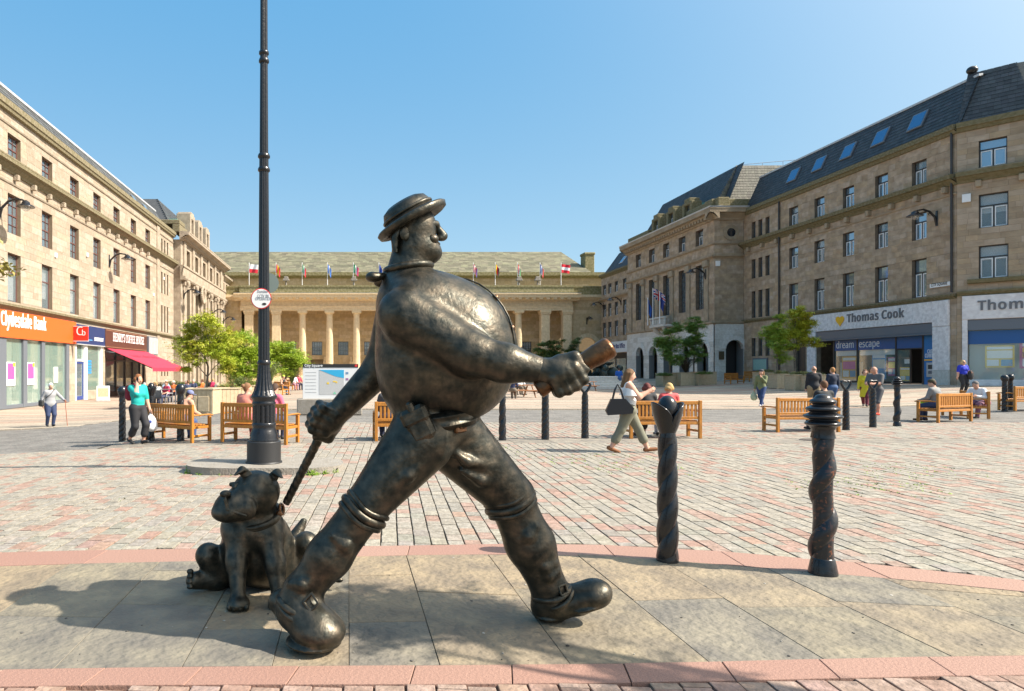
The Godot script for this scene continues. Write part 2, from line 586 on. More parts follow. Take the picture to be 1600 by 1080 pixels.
func build_ground() -> void:
	var rng := RandomNumberGenerator.new()
	rng.seed = 11
	# the sheet under everything
	var xs := [-900.0, -60.0, -20.0]
	for k in 40:
		xs.append(-16.0 + k * 0.45)
	for k in 26:
		xs.append(2.5 + k * 1.6)
	xs.append_array([60.0, 900.0])
	var g := G.new()
	for k in xs.size() - 1:
		for zz in [[60.0, -30.0], [-30.0, -120.0], [-120.0, -1200.0]]:
			var a: float = xs[k]
			var b: float = xs[k + 1]
			g.quad(Vector3(a, gh(a) - 0.03, zz[0]), Vector3(b, gh(b) - 0.03, zz[0]), Vector3(b, gh(b) - 0.03, zz[1]), Vector3(a, gh(a) - 0.03, zz[1]))
	setting("ground", g, mats["ground"])
	# tarmac lane
	g = G.new()
	for k in xs.size() - 1:
		var a: float = maxf(xs[k], -24.0)
		var b: float = minf(xs[k + 1], 46.0)
		if a >= b:
			continue
		var da := lane_far(a)
		var db := lane_far(b)
		var na := lane_near(a)
		var nb := lane_near(b)
		g.quad(Vector3(a, gh(a) - 0.012, -na), Vector3(b, gh(b) - 0.012, -nb), Vector3(b, gh(b) - 0.012, -db), Vector3(a, gh(a) - 0.012, -da))
	setting("lane", g, mats["asphalt"])
	# sandstone flags between the two granite strips
	var terrace := Node3D.new()
	terrace.name = "flagstone_terrace"
	terrace.set_meta("kind", "structure")
	add_child(terrace)
	var cols := [-9.4, -8.6, -7.8, -7.0, -6.2, -5.4, -4.65, -3.85, -3.1, -2.35, -1.6, -0.91, -0.42, 0.0, 0.5, 1.22, 2.0, 2.66, 3.41, 4.15, 4.9, 5.7, 6.5, 7.2]
	var tones := [Color(0.235, 0.215, 0.175), Color(0.295, 0.245, 0.175), Color(0.325, 0.26, 0.175), Color(0.27, 0.23, 0.165), Color(0.31, 0.25, 0.172), Color(0.265, 0.235, 0.175)]
	var fm := []
	for k in tones.size():
		var c: Color = tones[k]
		fm.append(mat("flag_%d" % k, c, 0.8, 0, {"tex": tex["flag"], "bump": tex["stone_bump"], "scale": 0.4, "bump_scale": 0.4}))
	for k in cols.size() - 1:
		var x0: float = cols[k]
		var x1: float = cols[k + 1]
		var t := 0.0
		var cuts := [0.0]
		var skew := rng.randf_range(-0.03, 0.03)
		t = rng.randf_range(0.25, 0.6)
		while t < 0.88:
			cuts.append(t)
			t += rng.randf_range(0.3, 0.5)
		cuts.append(1.0)
		for j in cuts.size() - 1:
			var p := []
			var s0: float = 0.0 if j == 0 else skew
			var s1: float = 0.0 if j == cuts.size() - 2 else skew
			for q in [[x0, cuts[j] - s0], [x1, cuts[j] + s0], [x1, cuts[j + 1] + s1], [x0, cuts[j + 1] - s1]]:
				p.append(Vector2(q[0], lerpf(curve_d(KERB_FAR, q[0]), curve_d(STRIP_NEAR, q[0]), q[1])))
			var pick := rng.randi() % tones.size()
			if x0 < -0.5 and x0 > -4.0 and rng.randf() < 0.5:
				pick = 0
			part(terrace, "paving_flag", slab(p, rng.randf_range(-0.002, 0.003), 0.05, rng.randf_range(0.0015, 0.0045), 0.004), fm[pick])
	# old chewing gum and grit on the flags
	var gum := G.new()
	for k in 150:
		var x := rng.randf_range(-4.0, 5.5)
		var d := lerpf(curve_d(KERB_FAR, x), curve_d(STRIP_NEAR, x), rng.randf())
		var r := rng.randf_range(0.004, 0.013) if k < 60 else rng.randf_range(0.002, 0.005)
		var v := rng.randf_range(0.04, 0.12) if k % 3 else rng.randf_range(0.3, 0.45)
		gum.col = Color(v, v * 0.93, v * 0.82)
		gum.ball(Vector3(x, gh(x) + 0.002, -d), Vector3(r, r * 0.3 if k < 60 else r, r * rng.randf_range(0.7, 1.3)), 8, 4)
	part(terrace, "gum_and_grit", gum, mat("gum", Color.WHITE, 0.9, 0, {"vc": true})).set_meta("kind", "stuff")
	# pink granite strips
	for s in 2:
		var strip := Node3D.new()
		strip.name = "granite_strip" if s == 0 else "granite_kerb"
		strip.set_meta("kind", "structure")
		add_child(strip)
		var x := -9.4
		while x < 7.2:
			var w := rng.randf_range(0.52, 0.66) if s else rng.randf_range(0.8, 1.0)
			var p := []
			var lean := 0.05
			var nf: Array = KERB_NEAR if s else STRIP_NEAR
			var ff: Array = KERB_FAR if s else STRIP_FAR
			for q in [[x - lean, 0], [x + w - lean, 0], [x + w, 1], [x, 1]]:
				p.append(Vector2(q[0], curve_d(ff if q[1] else nf, q[0])))
			var key := rng.randi() % 3
			var m := mat("pink_granite_%d" % key, Color(0.43 + key * 0.02, 0.25 + key * 0.02, 0.19 + key * 0.015), 0.75, 0, {"tex": tex["speckle"], "bump": tex["stone_bump"], "scale": 1.1, "bump_scale": 0.25})
			part(strip, "granite_slab", slab(p, rng.randf_range(0.0, 0.003), 0.06, 0.003, 0.003), m)
			x += w
	# small blocks: stone-coloured with some pink ones, rows running up the square
	var blocks := []
	var yaw := -0.06
	var rx := Vector2(cos(yaw), -sin(yaw))     # across the rows in (x, depth)
	var rz := Vector2(sin(-yaw), cos(yaw))     # along the rows
	for r in range(-160, 270):
		var s := rng.randf() * 0.25
		while s < 23.0:
			var l := rng.randf_range(0.19, 0.29)
			var p := rx * (r * 0.158) + rz * (s + l * 0.5)
			s += l + 0.007
			# blocks cut along the granite strip and the flag row
			var edge := curve_d(STRIP_FAR, p.x) + 0.006
			if p.y + l * 0.5 > edge + 0.04 and p.y - l * 0.5 < edge and p.y > 4.6:
				var cut := edge - (p.y - l * 0.5)
				l -= cut
				p.y += cut * 0.5
			var kn := curve_d(KERB_NEAR, p.x) - 0.006
			if p.y < 4.0 and p.y - l * 0.5 < kn - 0.04 and p.y + l * 0.5 > kn:
				var cut := p.y + l * 0.5 - kn
				l -= cut
				p.y -= cut * 0.5
			if p.y - l * 0.5 < 14.81 and p.y + l * 0.5 > 14.86:
				var cut := p.y + l * 0.5 - 14.86
				l -= cut
				p.y -= cut * 0.5
			var px := p.x / maxf(p.y, 0.1)
			if px < -0.95 or px > 1.6 or p.y < 2.6:
				continue
			var far := p.y > 15.9 and p.y < 20.7 and p.x > -5.6
			if not (p.y < 14.85 or far):
				continue
			if p.y < curve_d(STRIP_FAR, p.x) + 0.5 * l + 0.003 and p.y > curve_d(KERB_NEAR, p.x) - 0.5 * l:
				continue
			var near := p.y < 4.6 and p.y < curve_d(KERB_NEAR, p.x)
			var v := rng.randf_range(0.93, 1.10)
			var pink := rng.randf() < (0.34 if far else 0.24)
			var c := Color(0.35 * v, 0.315 * v, 0.26 * v)
			if rng.randf() < 0.3:
				c = Color(0.315 * v, 0.29 * v, 0.248 * v)
			if pink or near:
				var h := rng.randf_range(-0.03, 0.03)
				c = Color(0.365 * v, (0.25 + h * 0.6) * v, (0.20 + h * 0.6) * v)
			blocks.append([p.length(), lay(p.x, -p.y, yaw + rng.randf_range(-0.02, 0.02), rng.randf_range(-0.004, 0.003)), Vector3(rng.randf_range(0.139, 0.148), 0.06, l), c])
	blocks.sort_custom(func(a, b): return a[0] < b[0])
	var paving := Node3D.new()
	paving.name = "block_paving"
	paving.set_meta("kind", "structure")
	add_child(paving)
	var unit := G.new()
	unit.bbox(Vector3(-0.5, -1, -0.5), Vector3(0.5, 0, 0.5), 0.03)
	var um := unit.mesh()
	var bm := {}
	var xf := []
	var cc := []
	var shown := 0
	for b in blocks:
		var t: Transform3D = b[1]
		t.basis = t.basis * Basis.from_scale(b[2])
		var seen: bool = -t.origin.z > 3.36 and t.origin.x / -t.origin.z < 1.02 and t.origin.x / -t.origin.z > -0.53
		if seen and shown < 300:
			shown += 1
			var q: Color = b[3]
			var key := "block_%d_%d_%d" % [roundi(q.r * 60), roundi(q.g * 60), roundi(q.b * 60)]
			part(paving, "paving_block", um, mat(key, Color(roundf(q.r * 60) / 60, roundf(q.g * 60) / 60, roundf(q.b * 60) / 60), 0.88, 0, {"tex": tex["blockmot"], "bump": tex["stone_bump"], "scale": 0.8, "bump_scale": 0.4}), t)
		else:
			xf.append(t)
			cc.append(b[3])
	many(paving, "farther_paving_blocks", um, mats["block"], xf, cc)
	# row of flags between the bollards
	xf = []
	cc = []
	var x := -5.5
	while x < 26.0:
		var w := rng.randf_range(0.6, 1.0)
		for dd in [[14.87, 15.38], [15.39, 15.88]]:
			var t := lay(x + w * 0.5, -(dd[0] + dd[1]) * 0.5, 0.0, 0.001)
			t.basis = t.basis * Basis.from_scale(Vector3(w - 0.012, 0.05, dd[1] - dd[0] - 0.01))
			xf.append(t)
			var v := rng.randf_range(0.88, 1.1)
			cc.append(Color(0.30 * v, 0.27 * v, 0.225 * v))
		x += w
	var row := many(self, "flag_row", um, mats["sandstone_grey"], xf, cc, false)
	row.set_meta("kind", "structure")
	# large pale slabs of the far part of the square, laid in bands
	xf = []
	cc = []
	var d := 22.0
	while d < 96.0:
		var band := rng.randf()
		var dz := rng.randf_range(0.55, 0.75) * (1.0 if d < 45.0 else 1.6)
		x = -21.0 + rng.randf()
		while x < 44.0:
			var w := rng.randf_range(0.8, 1.1) * (1.0 if d < 45.0 else 1.6)
			if d > lane_far(x) + 0.02 and x / d > -0.62 and x / d < 1.1:
				var t := lay(x + w * 0.5, -d - dz * 0.5, 0.0, rng.randf_range(-0.003, 0.002))
				t.basis = t.basis * Basis.from_scale(Vector3(w - 0.012, 0.05, dz - 0.012))
				xf.append(t)
				var v := rng.randf_range(0.93, 1.05)
				if band < 0.35:
					cc.append(Color(0.42 * v, 0.305 * v, 0.235 * v))
				elif band < 0.5:
					cc.append(Color(0.35 * v, 0.30 * v, 0.24 * v))
				else:
					cc.append(Color(0.46 * v, 0.39 * v, 0.305 * v))
			x += w
		d += dz
	var pale := many(self, "pale_slab_paving", um, mats["block"], xf, cc, false)
	pale.set_meta("kind", "structure")

func lane_far(x: float) -> float:
	return 27.2 - 4.2 * smoothstep(-6.5, -11.0, x) + 2.0 * smoothstep(10.0, 30.0, x)

func lane_near(x: float) -> float:
	return 14.87 if x < -5.4 else 20.72
# ------------------------------------------------------------------ buildings
# A building's root stands at one end of its front; its own axes are s along the front, y up, z out of the front.
func front(o: Vector3, along: Vector3) -> Transform3D:
	return Transform3D(Basis(along.normalized(), UP, along.normalized().cross(UP)), o)

# wall of stone courses with real openings: a backing with holes plus the stones, each its own block
# holes: Rect2(s, y, width, height); opt: course, stone, thick
func ashlar(b: Node3D, s0: float, s1: float, y0: float, y1: float, holes: Array, family: String, opt := {}) -> void:
	var z: float = opt.get("z", 0.0)
	var thick: float = opt.get("thick", 0.35)
	var course: float = opt.get("course", 0.36)
	var stone: float = opt.get("stone", 0.85)
	var rng := RandomNumberGenerator.new()
	rng.seed = int(s0 * 131 + y0 * 17 + s1 * 7) + 5
	var ys := [y0, y1]
	var ss := [s0, s1]
	for h in holes:
		ys.append_array([h.position.y, h.end.y])
		ss.append_array([h.position.x, h.end.x])
	ys = clean(ys, y0, y1)
	ss = clean(ss, s0, s1)
	# backing, with reveals
	var g := G.new()
	for j in ys.size() - 1:
		var run := -1.0
		for k in ss.size() - 1:
			var open := in_hole(holes, (ss[k] + ss[k + 1]) * 0.5, (ys[j] + ys[j + 1]) * 0.5)
			if not open and run < 0.0:
				run = ss[k]
			if run >= 0.0 and (open or k == ss.size() - 2):
				var e: float = ss[k] if open else ss[k + 1]
				if e > run:
					g.quad(Vector3(run, ys[j], z - 0.03), Vector3(e, ys[j], z - 0.03), Vector3(e, ys[j + 1], z - 0.03), Vector3(run, ys[j + 1], z - 0.03))
				run = -1.0
	for h in holes:
		var a := Vector3(h.position.x, h.position.y, z)
		var e := Vector3(h.end.x, h.end.y, z)
		var t := Vector3(0, 0, -thick)
		g.quad(Vector3(a.x, a.y, z) + t, Vector3(a.x, a.y, z), Vector3(a.x, e.y, z), Vector3(a.x, e.y, z) + t)
		g.quad(Vector3(e.x, a.y, z), Vector3(e.x, a.y, z) + t, Vector3(e.x, e.y, z) + t, Vector3(e.x, e.y, z))
		g.quad(Vector3(a.x, a.y, z) + t, Vector3(e.x, a.y, z) + t, Vector3(e.x, a.y, z), Vector3(a.x, a.y, z))
		g.quad(Vector3(a.x, e.y, z), Vector3(e.x, e.y, z), Vector3(e.x, e.y, z) + t, Vector3(a.x, e.y, z) + t)
	part(b, "wall", g, mats[family + "_joint"])
	# stones
	for j in ys.size() - 1:
		var hh: float = ys[j + 1] - ys[j]
		var n := maxi(1, roundi(hh / course))
		for q in n:
			var ya: float = ys[j] + hh * q / n
			var yb: float = ys[j] + hh * (q + 1) / n
			var k := 0
			while k < ss.size() - 1:
				if in_hole(holes, (ss[k] + ss[k + 1]) * 0.5, (ya + yb) * 0.5):
					k += 1
					continue
				var a: float = ss[k]
				while k < ss.size() - 1 and not in_hole(holes, (ss[k] + ss[k + 1]) * 0.5, (ya + yb) * 0.5):
					k += 1
				var e: float = ss[k]
				var s := a
				var first := true
				while s < e - 0.01:
					var w := stone * rng.randf_range(0.6, 1.35) * (rng.randf_range(0.4, 1.0) if first else 1.0)
					first = false
					if e - s - w < stone * 0.4:
						w = e - s
					stones.append([b, family, Vector3(s + 0.004, ya + 0.004, z), Vector3(w - 0.008, yb - ya - 0.008, 0.05), rng.randf(), rng.randf_range(-0.003, 0.006)])
					s += w

var stones := []

func clean(a: Array, lo: float, hi: float) -> Array:
	a.sort()
	var o := []
	for x in a:
		if x < lo - 1e-4 or x > hi + 1e-4:
			continue
		if o.is_empty() or x - o[-1] > 0.004:
			o.append(x)
	return o

func in_hole(holes: Array, s: float, y: float) -> bool:
	for h in holes:
		if s > h.position.x and s < h.end.x and y > h.position.y and y < h.end.y:
			return true
	return false

# the stones gathered for a building: the 300 that show largest are parts of their own, the rest one part
func set_stones(b: Node3D, world := Transform3D(), most := 300) -> void:
	var mine := []
	for s in stones:
		if s[0] == b:
			var p: Vector3 = world * b.transform * (s[2] as Vector3)
			mine.append([p.distance_to(Vector3(0, EYE, 0)) + (1000.0 if p.z > -1.0 or (p.x / -p.z - 0.243) > 0.79 or (p.x / -p.z - 0.243) < -0.79 else 0.0), s])
	mine.sort_custom(func(x, y): return x[0] < y[0])
	var u := G.new()
	u.quad(Vector3(0, 0, 0), Vector3(1, 0, 0), Vector3(1, 1, 0), Vector3(0, 1, 0))
	u.quad(Vector3(1, 0, 0), Vector3(1, 0, -1), Vector3(1, 1, -1), Vector3(1, 1, 0))
	u.quad(Vector3(0, 0, -1), Vector3(0, 0, 0), Vector3(0, 1, 0), Vector3(0, 1, -1))
	u.quad(Vector3(0, 1, 0), Vector3(1, 1, 0), Vector3(1, 1, -1), Vector3(0, 1, -1))
	u.quad(Vector3(0, 0, -1), Vector3(1, 0, -1), Vector3(1, 0, 0), Vector3(0, 0, 0))
	var um := u.mesh()
	var by := {}
	var count := 0
	for e in mine:
		var s: Array = e[1]
		var t := Transform3D(Basis.from_scale(s[3]), (s[2] as Vector3) + Vector3(0, 0, s[5]))
		var k := int(s[4] * 4.999)
		if count < most:
			part(b, "stone", um, mats["%s_%d" % [stone_key(s[1]), k]], t)
			count += 1
		else:
			if not by.has(s[1]):
				by[s[1]] = [[], []]
			by[s[1]][0].append(t)
			var c: Color = (mats["%s_%d" % [stone_key(s[1]), k]] as StandardMaterial3D).albedo_color.srgb_to_linear()
			by[s[1]][1].append(c)
	for f in by:
		many(b, "farther_stones", um, mats[stone_key(f) + "_all"], by[f][0], by[f][1])
	stones = stones.filter(func(s): return s[0] != b)

func stone_key(f: String) -> String:
	return f if f == "granite" else f + "_stone"

# moulding: profile of (out, y) run from s0 to s1
func mould(b: Node3D, called: String, s0: float, s1: float, prof: Array, m: Material) -> void:
	var g := G.new()
	run(g, s0, s1, prof)
	part(b, called, g, m)

func run(g: G, s0: float, s1: float, prof: Array) -> void:
	for k in prof.size() - 1:
		var p: Vector2 = prof[k]
		var q: Vector2 = prof[k + 1]
		g.quad(Vector3(s0, p.y, p.x), Vector3(s1, p.y, p.x), Vector3(s1, q.y, q.x), Vector3(s0, q.y, q.x))
	for e in [s0, s1]:
		for k in range(1, prof.size() - 1):
			var a := Vector3(e, prof[0].y, prof[0].x)
			var p := Vector3(e, prof[k].y, prof[k].x)
			var q := Vector3(e, prof[k + 1].y, prof[k + 1].x)
			if e == s1:
				g.tri(a, q, p)
			else:
				g.tri(a, p, q)

func cornice(y0: float, y1: float, out: float) -> Array:
	var h := y1 - y0
	return [Vector2(-0.03, y0), Vector2(out * 0.15, y0), Vector2(out * 0.2, y0 + h * 0.15), Vector2(out * 0.55, y0 + h * 0.4), Vector2(out * 0.6, y0 + h * 0.5), Vector2(out * 0.95, y0 + h * 0.55), Vector2(out * 0.97, y0 + h * 0.8), Vector2(out, y0 + h * 0.83), Vector2(out, y0 + h * 0.95), Vector2(-0.03, y1)]

var shared := {}

func bars(key: String, rects: Array, z0: float, z1: float) -> Mesh:
	if not shared.has(key):
		var g := G.new()
		for r in rects:
			g.box(Vector3(r[0], r[1], z0), Vector3(r[2], r[3], z1))
		shared[key] = g.mesh()
	return shared[key]

func flat_mesh(w: float, h: float) -> Mesh:
	var key := "flat_%.3f_%.3f" % [w, h]
	if not shared.has(key):
		var g := G.new()
		g.box(Vector3(0, 0, -0.004), Vector3(w, h, 0.004))
		shared[key] = g.mesh()
	return shared[key]

# a window in an opening: frame bars, pane, sometimes a blind behind
func window(b: Node3D, s0: float, y0: float, w: float, h: float, style: String, rng: RandomNumberGenerator, z := -0.24) -> void:
	var r := []
	var f := 0.055
	r.append([0, 0, f, h])
	r.append([w - f, 0, w, h])
	r.append([f, h - f, w - f, h])
	r.append([f, 0, w - f, f])
	var frame: Material = mats["brown_paint"]
	if style == "sash":
		r.append([f, h * 0.5 - 0.03, w - f, h * 0.5 + 0.03])
		for k in [1, 2]:
			r.append([w * k / 3.0 - 0.012, f, w * k / 3.0 + 0.012, h * 0.5 - 0.03])
			r.append([w * k / 3.0 - 0.012, h * 0.5 + 0.03, w * k / 3.0 + 0.012, h - f])
		for k in [0.25, 0.75]:
			r.append([f, h * k - 0.012, w - f, h * k + 0.012])
	elif style == "tall":
		r.append([f, h * 0.62 - 0.03, w - f, h * 0.62 + 0.03])
		frame = mats["brown_paint"]
	elif style == "cross":
		r.append([f, h * 0.66 - 0.035, w - f, h * 0.66 + 0.035])
		r.append([w * 0.5 - 0.035, f, w * 0.5 + 0.035, h * 0.66 - 0.035])
		frame = mats["dark_paint"]
	elif style == "grid":
		for k in [1, 2, 3]:
			r.append([w * k / 4.0 - 0.02, f, w * k / 4.0 + 0.02, h - f])
		for k in range(1, int(h / 0.55)):
			var y := h * k / int(h / 0.55)
			for q in 4:
				r.append([w * q / 4.0 + (f if q == 0 else 0.02), y - 0.02, w * (q + 1) / 4.0 - (f if q == 3 else 0.02), y + 0.02])
		frame = mats["dark_paint"]
	else:
		frame = mats["dark_paint"]
	var key := "%s_%.2f_%.2f" % [style, w, h]
	var win := part(b, "window", bars(key, r, -0.03, 0.03), frame, Transform3D(Basis(), Vector3(s0, y0, z)))
	part(win, "pane", flat_mesh(w - 0.03, h - 0.03), mat("sky_pane", Color(0.30, 0.40, 0.48), 0.04, 0.65) if style == "cross" and rng.randf() < 0.6 else mats["pane"], Transform3D(Basis(), Vector3(0.015, 0.015, -0.015)))
	if style == "cross":
		# pale inner casements
		var q := []
		for a in [[f + 0.01, w * 0.5 - 0.045], [w * 0.5 + 0.045, w - f - 0.01]]:
			q.append_array([[a[0], f, a[0] + 0.05, h * 0.62], [a[1] - 0.05, f, a[1], h * 0.62], [a[0] + 0.05, f, a[1] - 0.05, f + 0.05], [a[0] + 0.05, h * 0.62 - 0.05, a[1] - 0.05, h * 0.62]])
		part(win, "casement", bars(key + "c", q, -0.045, 0.022), mats["white_paint"])
	var t := rng.randf()
	if style == "tall" or t < 0.45:
		var part_h := h * (rng.randf_range(0.35, 0.7) if style != "tall" else rng.randf_range(0.75, 1.0))
		part(win, "blind", flat_mesh(w - 0.08, part_h - 0.06), mats["blind" if t < 0.6 else "curtain"], Transform3D(Basis(), Vector3(0.04, h - part_h, -0.16)))
	if style == "cross" and t > 0.6:
		for k in [0.06, w - 0.06 - w * 0.2]:
			part(win, "curtain", flat_mesh(w * 0.2, h - 0.1), mats["curtain"], Transform3D(Basis(), Vector3(k, 0.05, -0.2)))

# a mansard slope covered in slates; from (s0..s1) rising from (y0, z0) to (y1, z1); ends may lean by e0, e1
func slates(b: Node3D, s0: float, s1: float, y0: float, z0: float, y1: float, z1: float, m: Material, base: Color, e0 := 0.0, e1 := 0.0, row := 0.28, wid := 0.32) -> void:
	var g := G.new()
	g.col = base * 0.7
	g.quad(Vector3(s0, y0, z0), Vector3(s1, y0, z0), Vector3(s1 - e1, y1, z1), Vector3(s0 + e0, y1, z1))
	part(b, "roof", g, m)
	var rng := RandomNumberGenerator.new()
	rng.seed = int(s1 * 31 + y0)
	var l := Vector2(y1 - y0, z1 - z0).length()
	var n := int(l / row)
	var up := Vector3(0, y1 - y0, z1 - z0) / l
	var nn := Vector3(1, 0, 0).cross(up)
	var u := G.new()
	u.quad(Vector3(-0.5, 0, 0.03), Vector3(0.5, 0, 0.03), Vector3(0.5, 1, 0.008), Vector3(-0.5, 1, 0.008))
	u.quad(Vector3(-0.5, 0, 0), Vector3(0.5, 0, 0), Vector3(0.5, 0, 0.03), Vector3(-0.5, 0, 0.03))
	var xf := []
	var cc := []
	for r in n:
		var t := float(r) / n
		var a := s0 + e0 * t + 0.02
		var e := s1 - e1 * t - 0.02
		var s := a - (wid * 0.5 if r % 2 else 0.0)
		while s < e:
			var w := wid * rng.randf_range(0.85, 1.1)
			var x0 := maxf(s, a)
			var x1 := minf(s + w, e)
			if x1 - x0 > 0.05:
				var o := Vector3((x0 + x1) * 0.5, y0, z0) + up * (r * l / n)
				xf.append(Transform3D(Basis(Vector3(x1 - x0 - 0.012, 0, 0), up * (l / n * 1.15), nn), o))
				var v := rng.randf_range(0.7, 1.3)
				cc.append(Color(base.r * v, base.g * v * rng.randf_range(0.96, 1.04), base.b * v))
			s += w
	many(b, "slates", u.mesh(), m, xf, cc)

# raised letters
func letters(parent: Node, text: String, size: float, where: Transform3D, m: Material, font := "Droid Sans", weight := 400, depth := 0.03, width_scale := 1.0) -> MeshInstance3D:
	var t := TextMesh.new()
	var f := SystemFont.new()
	f.font_names = PackedStringArray([font])
	f.font_weight = weight
	t.font = f
	t.text = text
	t.font_size = 64
	t.pixel_size = size / 64.0
	t.depth = depth
	t.curve_step = 2.0
	t.horizontal_alignment = HORIZONTAL_ALIGNMENT_LEFT
	t.vertical_alignment = VERTICAL_ALIGNMENT_BOTTOM
	where.basis = where.basis * Basis.from_scale(Vector3(width_scale, 1, 1))
	return part(parent, "lettering", t, m, where)

func closed_shell(b: Node3D, s0: float, s1: float, y0: float, y1: float, deep: float, m: Material, inner := 0.36) -> void:
	# sides, back, flat roof and a dark partition a room's depth behind the front
	var g := G.new()
	g.box(Vector3(s0, y0, -deep), Vector3(s0 + 0.3, y1, -0.04))
	g.box(Vector3(s1 - 0.3, y0, -deep), Vector3(s1, y1, -0.04))
	g.box(Vector3(s0 + 0.3, y0, -deep), Vector3(s1 - 0.3, y1, -deep + 0.3))
	g.box(Vector3(s0 + 0.3, y1 - 0.3, -deep + 0.3), Vector3(s1 - 0.3, y1, -0.04))
	part(b, "shell", g, m)

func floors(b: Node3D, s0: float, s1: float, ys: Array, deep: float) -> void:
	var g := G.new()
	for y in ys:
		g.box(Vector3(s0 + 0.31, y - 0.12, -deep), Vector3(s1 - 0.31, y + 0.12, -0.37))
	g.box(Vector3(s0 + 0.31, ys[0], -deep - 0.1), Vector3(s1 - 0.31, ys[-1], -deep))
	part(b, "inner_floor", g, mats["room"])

func build_west() -> void:
	var rng := RandomNumberGenerator.new()
	rng.seed = 21
	# --- the long shop building; s = depth - 33
	var D0 := 33.0
	var b := thing("shop_building", "long sandstone building with brown sash windows above the orange bank front and coffee house", "building", front(Vector3(-18.5, 0, -D0), Vector3(0, 0, -1)))
	var len := 70.9 - D0
	var holes := []
	var wins := []
	var cs := [37.15, 41.2, 45.3, 49.35, 53.5, 57.7, 61.8]
	for c in cs:
		var s: float = c - D0 - 0.72
		wins.append([Rect2(s, 13.1, 1.44, 1.42), "sash"])
		wins.append([Rect2(s, 9.1, 1.44, 2.15), "sash"])
		wins.append([Rect2(s, 5.36, 1.44, 2.65), "tall"])
	for k in 3:
		var s: float = 66.2 - D0 + k * 1.05
		for yy in [[13.2, 14.6], [9.2, 11.3], [5.4, 8.0], [1.0, 2.6]]:
			wins.append([Rect2(s, yy[0], 0.5, yy[1] - yy[0]), "slit"])
	for w in wins:
		holes.append(w[0])
	# shop openings
	var shops := [Rect2(2.1, -0.45, 9.1, 3.8), Rect2(12.4, -0.45, 5.0, 3.85), Rect2(18.0, -0.45, 9.9, 3.75)]
	holes.append_array(shops)
	ashlar(b, 0, len, -0.7, 15.6, holes, "west", {"course": 0.38, "stone": 0.95})
	for w in wins:
		window(b, w[0].position.x, w[0].position.y, w[0].size.x, w[0].size.y, w[1], rng)
	closed_shell(b, 0, len, -0.7, 15.6, 14, mats["west_joint"])
	floors(b, 0, len, [4.4, 8.7, 12.4], 2.6)
	mould(b, "string_course", 0, len, cornice(4.9, 5.22, 0.28), mats["west_trim_stained"])
	mould(b, "cornice", 0, len + 0.1, cornice(12.35, 13.02, 0.55), mats["west_trim_stained"])
	mould(b, "moulding", 0, len, [Vector2(-0.02, 14.9), Vector2(0.06, 14.92), Vector2(0.09, 15.0), Vector2(-0.02, 15.04)], mats["west_trim"])
	mould(b, "moulding", 0, len, [Vector2(-0.02, 11.75), Vector2(0.06, 11.77), Vector2(0.09, 11.85), Vector2(-0.02, 11.9)], mats["west_trim"])
	mould(b, "parapet", 0, len, [Vector2(-0.03, 15.55), Vector2(0.2, 15.58), Vector2(0.24, 15.75), Vector2(0.30, 15.78), Vector2(0.30, 16.1), Vector2(0.22, 16.15), Vector2(-0.5, 16.15), Vector2(-0.5, 15.55)], mats["west_trim_stained"])
	# brackets under the cornice
	var br := G.new()
	br.bbox(Vector3(-0.12, -0.32, 0), Vector3(0.12, 0, 0.3), 0.03)
	var brm := br.mesh()
	for k in 14:
		part(b, "bracket", brm, mats["west_trim"], Transform3D(Basis(), Vector3(2.1 + k * 2.02, 12.37, 0.0)))
	slates(b, 0, len - 0.4, 16.0, -0.45, 18.05, -1.6, mats["slate_pale"], Color(0.10, 0.105, 0.105), 0, 0.9)
	mould(b, "ridge_flashing", 0, len - 1.2, [Vector2(-1.75, 17.98), Vector2(-1.5, 18.0), Vector2(-1.5, 18.16), Vector2(-1.8, 18.2)], mats["lead"])
	var rg := G.new()
	rg.col = Color(0.10, 0.105, 0.105)
	rg.quad(Vector3(0, 18.1, -1.7), Vector3(len - 1.3, 18.1, -1.7), Vector3(len - 1.3, 18.0, -13.0), Vector3(0, 18.0, -13.0))
	rg.quad(Vector3(len - 0.4, 16, -0.45), Vector3(len - 0.4, 16, -13), Vector3(len - 1.3, 18.05, -13), Vector3(len - 1.3, 18.05, -1.6))
	part(b, "roof_top", rg, mats["slate_pale"])
	for k in 2:
		var sk := part(b, "skylight", flat_mesh(1.0, 1.0), mats["frame_grey"], Transform3D(Basis(Vector3.RIGHT, atan2(-1.15, 2.05)), Vector3(27.5 + k * 3.4, 16.6, -0.7)))
		part(sk, "pane", flat_mesh(0.84, 0.84), mats["pane"], Transform3D(Basis(), Vector3(0.08, 0.08, 0.05)))
	# pilaster before the slit windows, plinths between the shops
	var pl := G.new()
	pl.bbox(Vector3(31.6, -0.6, -0.02), Vector3(32.5, 15.55, 0.10), 0.02)
	part(b, "pilaster", pl, mats["west_trim"])
	# downpipe lamps handled with the lamps; small white boxes on the wall
	for q in [[14.3, 9.6], [9.2, 8.7], [30.4, 8.6], [33.9, 10.6]]:
		part(b, "alarm_box", flat_mesh(0.22, 0.28), mats["white_paint"], Transform3D(Basis.from_scale(Vector3(1, 1, 12)), Vector3(q[0], q[1], 0.05)))
	shop_fronts(b, D0)
	set_stones(b)

	# --- the projecting block with the columned upper floors; s = depth - 68.2, plane x = -17.8
	var P0 := 70.95
	var p := thing("pillared_building", "sandstone block with pillared upper storeys, carved wreath and three dormers beyond the coffee house", "building", front(Vector3(-17.75, 0, -P0), Vector3(0, 0, -1)))
	var pw := 24.2
	holes = []
	wins = []
